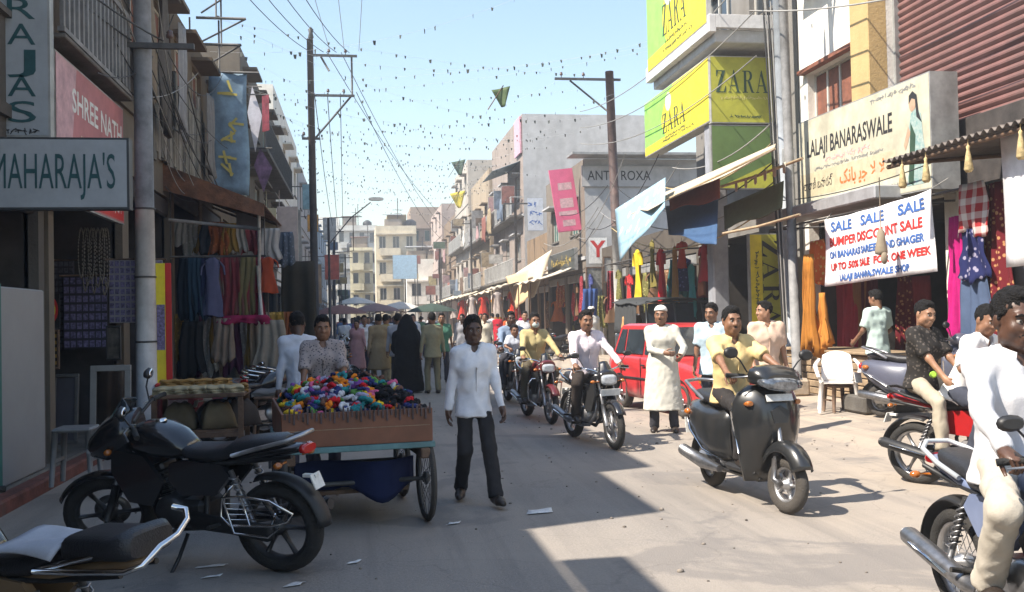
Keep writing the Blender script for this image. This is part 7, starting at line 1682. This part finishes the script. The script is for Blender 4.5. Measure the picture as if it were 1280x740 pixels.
# ================================================================== vehicles and their riders
def heading(d): return atan2(-d[0], d[1])
def at(base, rz, p):
    return V(base) + MX.Rotation(rz, 3, 'Z') @ V(p)
def ride(label, base, rz, scoot=False, pillion=False, look=(0, 1, -.05), hgt=1.62, **k):
    """a rider seated on the machine placed at base"""
    if scoot: d = dict(pel=(0, -.27, .87), lean=.06, hL=(-.285, .27, 1.02), hR=(.285, .27, 1.02), fL=(-.12, .10, .378), fR=(.12, .10, .378), kL=(-.22, 1, .9), kR=(.22, 1, .9))
    elif pillion: d = dict(pel=(0, -.60, .93), lean=.08, hL=(-.17, -.22, .86), hR=(.17, -.22, .86), fL=(-.24, -.26, .42), fR=(.24, -.26, .42), kL=(-.5, 1, .3), kR=(.5, 1, .3))
    else: d = dict(pel=(0, -.22, .86), lean=.13, hL=(-.295, .225, .965), hR=(.295, .225, .965), fL=(-.215, .0, .365), fR=(.215, .0, .365), kL=(-.35, 1, .75), kR=(.35, 1, .75))
    if not pillion: d.update(fwL=(.1, 1, -.25), fwR=(-.1, 1, -.25), palmL=(0, -.3, -1), palmR=(0, -.3, -1), curlL=1.0, curlR=1.0, eL=(-1, -.6, -.5), eR=(1, -.6, -.5))
    d.update(height=hgt, look=look, hem=.08); d.update(k)
    return figure('person', label, base, rz, **d)
def place(front, rear, wb=1.32, anchor='front'):
    f, r = V((front[0], front[1], 0)), V((rear[0], rear[1], 0)); d = (f - r).normalized()
    c = f - d * wb / 2 if anchor == 'front' else r + d * wb / 2
    return c, heading(d)

# parked black sports commuter
c, rz = place((-1.92, 7.07), (-.49, 6.26), 1.40, 'rear')
motorcycle('black parked motorcycle on its side stand with chrome saree guard', c, rz, BLACKP, steer=.5, lean=-.12, style='sport', dark=True, railm=ALUM, scale=1.04, seatm=mat('worn_black_vinyl', (.03, .031, .036), rough=.36, bump=.2, bscale=120, var=.2))
# second parked motorcycle, close by: only its tail is in the picture
d = V((-.84, .48, 0)).normalized(); T = V((-.72, 3.70, 0)); c = T + d * .88
nb = motorcycle('motorcycle with tan side panel, black pad and tall chrome tail rail, parked beside black one', c, heading(d), BLACKP, lean=-.04, saree=False, railm=CHROME, sidem=paint((.20, .13, .07), 'dull_tan_paint', rough=.5, coat=.1, dirt=.2), scale=.92)
mb = MB(); mb.tube([(-.145, -.45, .80), (-.165, -.70, .82), (-.165, -.93, .84), (-.13, -.985, .86), (-.05, -1.0, .92), (.05, -1.0, .94), (.13, -.985, .985), (.155, -.96, 1.02), (.15, -.90, 1.03)], .013, 10); mb.build('tail_rail', CHROME, nb)
mb = MB(); mb.loft([ring(-.58, 0, .895, .13, .05, 18, 4), ring(-.60, 0, .90, .145, .058, 18, 4), ring(-.82, 0, .91, .145, .058, 18, 4), ring(-.88, 0, .925, .145, .07, 18, 4), ring(-.92, 0, .92, .12, .05, 18, 4)]); mb.build('pad', VINYL, nb)
t = thing('cloth_wipe', 'grey white folded cloth lying on the seat before the black pad', 'cloth', at(c, heading(d), (-.02, -.35, .745)), heading(d)); mb = MB()
mb.sheet(lambda u, v: ((u - .5) * .34, (v - .5) * .34 - .06 * u, .035 + .02 * sin(u * 6 + v * 3) - .05 * abs(2 * u - 1) ** 3), 12, 12, .006); mb.build('fabric', cloth((.42, .43, .47)), t)

def drop(root, *names):
    for ch in list(root.children):
        if ch.name.split('.')[0] in names: bpy.data.objects.remove(ch)
drop(nb, 'tail_light', 'indicator', 'number_plate')

# oncoming riders in the middle
c, rz = place((2.9, 10.93), (2.72, 12.2)); r1 = rz
motorcycle('black motorcycle with white plate ridden by the man in pale pink shirt', c, rz, BLACKP, plate=True, guard=False, steer=-.06, railm=CHROME, saree=False)
ride('man in pale pink shirt riding the black motorcycle towards the viewer', c, rz, shirt=(.70, .62, .66), trousers=(.04, .032, .028), skin=0, sleeve=1.0, tache=True, hgt=1.66, look=(.1, 1, -.08), seed=4, res=.015, hres=.009)
c, rz = place((2.72, 13.75), (2.60, 15.0))
motorcycle('dark motorcycle with chrome crash guard ridden by the masked man', c, rz, paint((.10, .012, .015), 'dark_red_paint2'), plate=False, guard=True, saree=False)
ride('man in khaki shirt with pale mask riding behind the pink shirted rider', c, rz, shirt=(.46, .38, .19), trousers=(.10, .085, .06), mask=cloth((.50, .58, .55)), skin=0, hgt=1.64, seed=5)
c, rz = place((2.78, 16.6), (2.72, 18.0))
motorcycle('dark motorcycle carrying a man and a child', c, rz, BLACKP, plate=False, saree=False)
ride('man in blue grey shirt riding with a child before him', c, rz, shirt=(.20, .26, .36), trousers=(.05, .05, .06), skin=1, hgt=1.72, seed=6, pel=(0, -.34, .865))
ride('small child in pale shirt sitting in front of the blue grey shirted rider', c, rz, pel=(0, .02, .885), shirt=(.52, .56, .62), sleeve=.4, hgt=1.12, hL=(-.12, .3, 1.0), hR=(.12, .3, 1.0), fL=(-.16, .12, .55), fR=(.16, .12, .55), headscale=1.25, seed=7, shoes=None)
c, rz = place((3.55, 21.5), (3.5, 22.8))
motorcycle('farther dark motorcycle trailing the column of riders', c, rz, BLACKP, saree=False); ride('rider in white at the tail of the column of motorcycles', c, rz, shirt=(.6, .6, .6), seed=8)

# scooter
c, rz = place((3.28, 7.12), (3.15, 8.36), 1.24)
scooter('black scooter ridden by a man in a cream yellow shirt', c, rz, paint((.015, .016, .017), 'black_scooter_paint', rough=.3, coat=.5, dirt=.15), steer=.14, scale=1.05)
ride('man with moustache in cream yellow shirt riding the black scooter', c, rz, True, shirt=(.66, .50, .24), sleeve=.43, trousers=(.035, .032, .032), tache=True, skin=0, hgt=1.60, look=(.12, 1, -.02), seed=9, res=.014, hres=.008, shoes=LEATHER)

# near rider at the right edge
c = V((2.97, 3.86, 0)); rz = heading((sin(R(-5)), -cos(R(-5))))
nr = motorcycle('blue grey motorcycle with silver tail rail ridden by man in white', c, rz, paint((.16, .20, .32), 'steel_blue_paint'), railm=mat('silver_rail', (.50, .53, .55), rough=.35, metal=.3, var=.08), saree=False, alloy=False); drop(nr, 'number_plate')
ride('man in white shirt and off white trousers on the blue grey motorcycle', c, rz, shirt=(.54, .54, .56), trousers=cloth((.46, .42, .355), 'offwhite_trouser'), tache=True, skin=1, hgt=1.72, look=(.02, 1, -.10), seed=11, headscale=1.08, res=.012, hres=.007, build=1.02, sleeve=1.0, pel=(0, -.20, .84), lean=.05, folds=.012, tR=(.2, 1, -.1), fR=(.22, -.06, .365))
# red motorcycle with pillion boy
d = V((.42, -.907, 0)); rear = V((4.94, 7.98, 0)); c = rear + d * .64; rz = heading(d)
motorcycle('red motorcycle carrying a boy behind a man in white', c, rz, paint((.36, .012, .014), 'cherry_paint'), saree=False, style='sport', railm=BLACKM, lean=0)
ride('boy in black printed tee shirt and beige trousers sitting pillion', c, rz, pillion=True, shirt=print_cloth('black_print_tee', (.03, .027, .025), (.10, .085, .075), 30, 'dot'), tee=True, collar=False, sleeve=.42, trousers=(.40, .35, .27), shoes=LEATHER, skin=2, hgt=1.52, look=(.25, 1, -.2), seed=12, res=.015, hres=.009, fR=(.25, -.26, .40), hL=(-.15, -.2, .88), hR=(.16, -.2, .88))
ride('man in white half sleeve shirt bending over the red motorcycle handlebar', c, rz, shirt=(.74, .73, .72), sleeve=.5, trousers=(.05, .055, .075), skin=0, hgt=1.66, lean=.42, look=(.35, 1, -.35), seed=13, res=.015, hres=.009)
mb = MB(); mb.tube([(0, 0, 0), (.2, 0, .015), (.26, 0, .02)], [.028, .03, .02], 8); o = mb.build('green_roll', cloth((.32, .55, .06), 'lime_cloth'), label='lime green cloth roll held between boy and man', cat='cloth'); o.location = at(c, rz, (.20, -.36, 1.0)); o.rotation_euler = (0, 0, rz + .6)
# parked scooter behind the red motorcycle
scooter('grey blue parked scooter behind the red motorcycle', (7.05, 11.15, gz(7.05)), heading((.55, -.83)), paint((.085, .09, .125), 'grey_blue_scooter', rough=.35), lean=-.08)
# car and jeep
car('red hatchback standing behind the man in the long white kurta', (5.22, 14.9, .01), pi + .16, paint((.52, .035, .04), 'faded_red_carpaint', rough=.3, coat=.6, dirt=.08))
soft_top_jeep('black jeep with canvas top behind the red hatchback', (6.75, 20.6, .15), pi + .05)
# rows of parked motorcycles on the shaded side
pm = motorcycle('dark motorcycle parked on the shaded side behind the cart', (-1.25, 13.0, 0), heading((.8, .6)), BLACKP, lean=-.12, saree=False, group='motorcycles parked on the shaded side', steer=.4)
for i, (x, y, a) in enumerate(((-.85, 14.1, .9), (-.95, 15.3, .7), (-1.0, 16.6, .85), (-.8, 18.0, .75), (-.7, 19.6, .8), (-.75, 21.3, .7), (-.9, 23.4, .8), (-.9, 26, .8))):
    o = copy_tree(pm); o.location = (x, y, 0); o.rotation_euler = Euler((0, -.12, heading((cos(a * .8), sin(a * .8)))), 'XYZ')
pr = motorcycle('motorcycle parked by the far sunny shops', (6.1, 31, gz(6.1)), heading((-.9, -.4)), BLACKP, lean=-.12, saree=False, group='motorcycles parked by the far sunny shops', steer=.4)
for i, (x, y, a) in enumerate(((5.9, 33.2, .3), (6.0, 35.0, .2), (5.8, 37.5, .4), (5.9, 41, .3), (5.7, 45, .3), (5.8, 50, .3))):
    o = copy_tree(pr); o.location = (x, y, gz(x)); o.rotation_euler = Euler((0, -.12, heading((-cos(a), -sin(a)))), 'XYZ')

# ================================================================== hand cart heaped with trinkets
ct = thing('hand_cart', 'wooden hand cart with teal platform and brown tray of trinkets', 'cart', (-.13, 8.05, 0)); ct.rotation_euler = (0, 0, .13)
TEAL = mat('teal_painted_wood', (.13, .25, .26), rough=.8, var=.2, scale=6, bump=.3, dirt=.35)
for i in range(9): mb = MB(); mb.bx(-.58, .58, -.80 + i * .178, -.80 + i * .178 + .172, .60, .645, .006); mb.build('plank', TEAL, ct)
for x in (-.5, .5): mb = MB(); mb.bx(x - .035, x + .035, -.82, .82, .52, .598, .008); mb.build('beam', WOOD, ct)
TRAYM = mat('brown_tray_board', (.20, .075, .038), rough=.55, var=.18, scale=4, dirt=.15)
for q in ((-.56, .56, -.80, -.78), (-.56, .56, .78, .80), (-.56, -.54, -.78, .78), (.54, .56, -.78, .78)): mb = MB(); mb.bx(*q, .648, .90, .004); mb.build('tray_side', TRAYM, ct)
mb = MB(); mb.bx(-.54, .54, -.802, -.7805 - .02, .77, .775); mb.build('tray_line', WOODL, ct)
for x in (-.545, .545):
    for y in (-.58, .52):
        M_ = MX.Translation((x, 0, 0)); r_ = .335; w_ = make_wheel(ct, y, r_, .045, M_, False, DUSTRUB, IRON, .88)
for y in (-.58, .52): mb = MB(); mb.tube([(-.56, y, .335), (.56, y, .335)], .018, 8); mb.build('axle', IRON, ct)
for x in (-.545, .545):
    for y in (-.58, .52):
        for s_ in (-.05, .05): mb = MB(); mb.tube([(x + s_, y, .32), (x + s_, y, .53)], .014, 6); mb.build('axle_bracket', IRON, ct)
for x in (-.45, .45): mb = MB(); mb.tube([(x, .8, .56), (x, 1.35, .80)], .022, 8); mb.build('handle', WOOD, ct)
mb = MB(); mb.sheet(lambda u, v: (-.46 + .92 * u, -.55 + .12 * sin(u * 7), .50 - .26 * v - .06 * sin(u * 11) * v), 20, 6, .01); mb.build('hanging_cloth', cloth((.014, .02, .06), 'indigo_cloth'), ct)
mb = MB(); mb.bx(-.44, .42, -.5, .45, .24, .27); mb.build('under_shelf', WOOD, ct)
# clips hooked on the front edge of the tray
mb = MB()
for i in range(34): mb.bx(-.54 + i * .0325, -.528 + i * .0325, -.815, -.803, .86 - .02 * (i % 3), .905 + .012 * (i * 7 % 4))
mb.build('hair_clips', mat('mixed_clips', (.07, .045, .05), rough=.5, var=.9, scale=14), ct, kind='stuff')
mb = MB(); mb.sheet(lambda u, v: (-.53 + 1.06 * u, -.77 + 1.54 * v, .80 + .25 * sin(pi * u) ** .5 * sin(pi * v) ** .6 + .03 * sin(u * 17) * sin(v * 15)), 24, 24); mb.build('trinket_bed', print_cloth('trinket_bed', (.035, .03, .05), (.22, .14, .2), 16, 'dot'), ct, kind='stuff')
rr = random.Random(11)
COLS = [('orange', (.75, .22, .02)), ('yellow', (.75, .5, .03)), ('black', (.015, .015, .018)), ('pink', (.60, .12, .24)), ('purple', (.16, .06, .25)), ('white', (.55, .55, .58)), ('teal', (.03, .22, .24)), ('red', (.55, .02, .03)), ('lilac', (.35, .33, .48)), ('green', (.10, .24, .06)), ('navy', (.03, .04, .14)), ('brown', (.14, .07, .05))]
protos = {}
for nm, col in COLS:
    mb = MB(); mb.tube([((.034 + .006 * sin(k * 2.2)) * cos(2 * pi * k / 16), (.034 + .006 * sin(k * 2.2)) * sin(2 * pi * k / 16), .006 * sin(k * 3.1)) for k in range(16)], [.017 + .005 * sin(k * 2.9) for k in range(16)], 7, closed=True); a_ = mb.mesh('scrunchie', cloth(col))
    mb = MB()
    for k in range(5): mb.ell((.02 * cos(k * 1.256), .02 * sin(k * 1.256), .004), (.019, .019, .016), 8)
    mb.ell((0, 0, .018), (.013, .013, .012), 6); b_ = mb.mesh('hair_flower', cloth(col)); protos[nm] = (a_, b_)
CR = MX.Rotation(.13, 3, 'Z')
for i in range(330):
    u, v = rr.random(), rr.random() ** 1.35; x = -.50 + u * 1.0; y = -.74 + 1.45 * v
    nm = COLS[rr.randrange(12)][0] if x < .22 or rr.random() < .45 else ('black', 'navy', 'brown')[rr.randrange(3)]
    if x > .2 and y < -.2 and rr.random() < .7: nm = 'black'
    zz = .82 + .25 * sin(pi * (x + .53) / 1.06) ** .5 * sin(pi * (y + .77) / 1.54) ** .6 + rr.uniform(.0, .06); k = rr.random() < .35
    o = obj('hair_flower' if k else 'scrunchie', protos[nm][1 if k else 0], None, '%s fabric %s in the heap on the cart tray' % (nm, 'hair flower' if k else 'hair scrunchie'), 'hair tie', '%s %s heaped on the cart' % (nm, 'hair flowers' if k else 'scrunchies'))
    o.location = V((-.13, 8.05, 0)) + CR @ V((x, y, zz)); o.rotation_euler = (rr.uniform(-.9, .9), rr.uniform(-.9, .9), rr.random() * 6); s_ = rr.uniform(.7, 1.2); o.scale = (s_,) * 3

# ================================================================== people on foot
FLW = print_cloth('patterned_shirt', (.34, .29, .28), (.09, .08, .10), 42, 'dot')
figure('person', 'man in white shirt and dark trousers walking towards the viewer', (.95, 8.22, 0), pi + .12, pel=(0, 0, .85), hL=(-.225, .14, .75), hR=(.225, -.02, .74), fL=(-.10, .30, .095), fR=(.09, -.16, .12), kL=(-.1, 1, 0), kR=(.1, 1, 0), shirt=(.72, .73, .77), trousers=(.025, .025, .028), skin=1, height=1.58, look=(.03, 1, -.08), hem=.13, seed=2, res=.012, hres=.0075, folds=.010, build=.9, tL=(-.1, 1, .05), tR=(.35, 1, -.1))
figure('person', 'man in long white kurta and white cap beside the red hatchback', (3.98, 12.4, .0), pi - .3, pel=(0, 0, .90), hL=(-.24, .33, 1.02), hR=(-.04, .27, 1.06), eL=(-1, -.6, -.6), eR=(1, -.4, -.7), fL=(-.14, .02, .085), fR=(.12, -.02, .085), kurta=.30, shirt=(.58, .56, .49), trousers=(.05, .05, .06), cap=cloth((.78, .76, .72)), hair=None, beard=False, tache=True, skin=0, height=1.66, look=(.15, 1, -.02), seed=3, res=.014, hres=.009, folds=.009)
figure('person', 'man in light blue shirt standing behind the scooter rider', (4.62, 12.2, .0), pi - .5, shirt=(.42, .54, .62), trousers=(.05, .05, .06), skin=0, height=1.66, sleeve=.4, seed=14, look=(.3, 1, -.1))
figure('person', 'man in peach checked shirt looking aside behind the scooter', (5.02, 11.4, .01), pi - .1, shirt=(.60, .44, .34), sleeve=.42, trousers=(.16, .12, .09), skin=2, height=1.64, look=(1, .25, .0), seed=15, hR=(.22, .18, .9))
figure('person', 'man in pale mint shirt with his back turned at the sari shop', (7.30, 12.75, .17), .25, shirt=(.50, .62, .58), sleeve=.4, trousers=(.025, .025, .028), skin=0, height=1.62, seed=16, hL=(-.2, .25, .95), hR=(.22, .2, .95), look=(-.2, 1, -.2))
figure('person', 'boy in patterned shirt behind the trinket cart', (-.36, 9.35, 0), pi + .05, patt=FLW, sleeve=.5, trousers=(.05, .05, .07), skin=0, height=1.50, hL=(-.22, .32, .86), hR=(.2, .3, .86), look=(-.05, 1, -.12), seed=17, res=.015, hres=.0085)
figure('person', 'man in white shirt with his back turned beside the cart boy', (-.62, 10.3, 0), .5, shirt=(.50, .53, .60), trousers=(.05, .05, .07), skin=1, height=1.62, seed=18, look=(.3, 1, -.3), lean=.15)
# woman in black veil
def veiled(label, loc, rz, m, hgt=1.62):
    s = hgt / 1.62; root = thing('person', label, 'person', loc, rz)
    pr_ = [ellp((0, 0, 1.50 * s), (.105 * s, .12 * s, .14 * s), k=.05), cone((0, -.01, 1.36 * s), (0, -.01, 1.10 * s), .15 * s, .20 * s, .12, (1, 0, 0), 1.35), cone((0, 0, 1.1 * s), (0, 0, .03), .20 * s, .30 * s, .10, (1, 0, 0), 1.15, ca=False, cb=True), cone((-.22 * s, .05, 1.2 * s), (-.22 * s, .2, .9 * s), .08, .09, .08), cone((.22 * s, .05, 1.2 * s), (.22 * s, .2, .9 * s), .08, .09, .08)]
    v_, f_ = surfnet(pr_, .022); obj('veil', np_mesh('veil', v_, f_, m, disp=.014, freq=6, seed=3), root)
    v_, f_ = surfnet([ellp((0, .075 * s, 1.51 * s), (.062 * s, .055 * s, .085 * s), k=.02), cone((-.1, .0, .02), (-.1, .14, .02), .035, .03, .02), cone((.1, .0, .02), (.1, .14, .02), .035, .03, .02), cone((0, .03, 1.45 * s), (0, .03, .1), .06, .1, .02)], .02); obj('body', np_mesh('body', v_, f_, SKINS[0]), root)
    return root
veiled('woman wrapped in a long black veil walking away', (.98, 20.6, 0), .2, cloth((.008, .008, .009), 'black_veil'), 1.66)
# the walking crowd, each one apart
rr = random.Random(5)
def walker(label, px, Y, col, tr=(.05, .05, .06), face=1, kurta=None, hgt=1.66, group=None, sk=0, cap=None, X=None, low=True):
    p = onY(px, 400, Y); x = p.x if X is None else X; st = rr.uniform(-.2, .2)
    figure('person', label, (x, Y, gz(x)), (pi if face else 0) + rr.uniform(-.3, .3), pel=(0, 0, .915), fL=(-.1, st, .09), fR=(.1, -st, .09), hL=(-.26, -st * .6, .82), hR=(.26, st * .6, .82), shirt=col, trousers=tr, kurta=kurta, skin=sk, height=hgt, res=.024 if Y < 30 else .034, hres=.013 if Y < 30 else .02, seed=rr.randrange(50), group=group, cap=cap, folds=.008, sleeve=rr.choice((1.0, .45)))
walker('man in khaki green shirt and trousers seen from behind', 540, 20.2, (.27, .25, .16), (.20, .185, .12), 0)
walker('man in sandy brown kurta walking away', 473, 22, (.30, .22, .13), (.25, .2, .13), 0, .45)
walker('man in mustard kurta beside the sandy kurta', 482, 24, (.36, .25, .08), (.3, .25, .15), 0, .5)
walker('dark haired man in light grey shirt next to the veiled woman', 497, 21.5, (.40, .40, .43), (.05, .05, .06), 0)
walker('man in green shirt just past the khaki man', 552, 23.5, (.08, .20, .14), (.04, .04, .05), 1)
walker('man in white shirt beside the dark parked motorcycles', 455, 27, (.62, .62, .65), (.05, .05, .07), 1)
walker('girl in dusty pink dress among the crowd', 446, 25, (.45, .25, .26), (.3, .2, .2), 1, .4, 1.4)
walker('man all in white with white cap before the dark shop', 757, 25, (.68, .67, .64), (.62, .6, .56), 0, .4, 1.68, cap=cloth((.72, .7, .66)), X=6.1)
walker('woman in orange red sari dress by the far shops', 636, 34, (.60, .10, .03), (.6, .1, .03), 0, .15, 1.55)
walker('woman in magenta dress by the far shops', 655, 36, (.50, .04, .14), (.4, .04, .1), 1, .2, 1.55)
walker('woman in crimson sari crossing near the far awnings', 622, 40, (.48, .02, .04), (.4, .02, .04), 0, .15, 1.55)
walker('man in cream shirt beyond the column of riders', 606, 30, (.55, .5, .4), (.08, .07, .06), 1)
walker('man in brown shirt leaning by the dress shop', 900, 21.5, (.50, .27, .12), (.1, .1, .1), 1, X=6.2)
walker('man in grey shirt behind the black jeep', 875, 23, (.28, .28, .30), (.06, .06, .06), 1, X=6.6)
names = [('white', (.62, .62, .64)), ('blue', (.12, .20, .36)), ('grey', (.26, .26, .28)), ('red', (.42, .05, .05)), ('cream', (.5, .44, .33)), ('black', (.03, .03, .035)), ('green', (.10, .2, .12)), ('purple', (.2, .10, .24))]
for i in range(62):
    nm, col = names[i % 8] if i % 3 else names[0]; Y = 27 + i * .95 + rr.uniform(-1, 1); x = rr.uniform(-1.6, 3.6) if i % 4 else rr.uniform(3.2, 6.0); kt = .4 if rr.random() < .3 else None
    walker('person in %s %s in the far crowd' % (nm, 'long kurta' if kt else 'shirt'), 450, Y, col, face=rr.random() < .55, kurta=kt, hgt=rr.uniform(1.5, 1.72), group='far crowd in %s %s' % (nm, 'kurta' if kt else 'shirt'), X=x, sk=rr.randrange(3))
# plastic chair set over a brown stool
ch = thing('plastic_chair', 'white plastic armchair standing over a brown stool before the plinth', 'chair', (6.62, 12.65, gz(6.62))); ch.rotation_euler = (0, 0, -.45)
PLW = mat('white_plastic', (.70, .66, .62), rough=.4, var=.06, scale=6, dirt=.12)
mb = MB(); mb.sheet(lambda u, v: ((u - .5) * .46 * (1 - .1 * v), -.22 + .44 * v, .42 - .03 * sin(pi * u) * sin(pi * v)), 10, 10, .014); mb.build('seat', PLW, ch)
mb = MB(); mb.sheet(lambda u, v: ((u - .5) * (.42 + .06 * v - .10 * v * v), .22 + .16 * v - .06 * (2 * u - 1) ** 2 * 1, .42 + .42 * v * (1 - .14 * (2 * u - 1) ** 2)), 12, 10, .012); mb.build('backrest', PLW, ch)
for sx in (-1, 1):
    mb = MB(); mb.tube([(sx * .24, .30, .72), (sx * .29, .16, .66), (sx * .30, -.06, .64), (sx * .29, -.2, .60), (sx * .26, -.22, .50)], [.026, .032, .034, .03, .024], 8, flat=.6); mb.build('arm', PLW, ch)
    for y0, y1 in ((-.2, -.25), (.2, .30)): mb = MB(); mb.tube([(sx * .22, y0, .43), (sx * .26, y1, 0)], [.034, .024], 6); mb.build('leg', PLW, ch)
    mb = MB(); mb.tube([(sx * .255, -.22, .50), (sx * .23, -.21, .42)], .024, 6); mb.build('arm_post', PLW, ch)
stool('small dark brown wooden stool under the white plastic chair', (6.62, 12.65, gz(6.62)), WOOD, .38, .30)
mb = MB(); mb.bx(-.45, .45, -.3, .3, 0, .24, .03); o = mb.build('stone_block', CONC, label='rough grey stone block beside the boarded plinth', cat='block'); o.location = (7.1, 12.3, .165)
mb = MB(); mb.bx(-.3, .3, -.35, .35, 0, .3, .05); o = mb.build('stone_block', mat('sandstone', (.40, .33, .25), rough=.9, var=.2, bump=.4), label='sandy stone block at the foot of the pipe pole', cat='block'); o.location = (7.0, 15.2, .16)

# ================================================================== dusty air
hm = bpy.data.materials.new('dusty_air'); hm.use_nodes = True; ht = hm.node_tree
ht.nodes.remove(ht.nodes['Principled BSDF'])
pv_ = ht.nodes.new('ShaderNodeVolumePrincipled'); pv_.inputs['Color'].default_value = (.93, .95, 1, 1); pv_.inputs['Density'].default_value = .0025; pv_.inputs['Anisotropy'].default_value = .3
ht.links.new(pv_.outputs[0], ht.nodes['Material Output'].inputs['Volume'])
mb = MB(); mb.bx(-245, 245, -125, 425, -1.2, 20); hz = mb.build('haze', hm, kind='stuff')
hz['label'] = 'thin dusty haze filling the whole street'; hz['category'] = 'haze'
SC.cycles.volume_bounces = 0
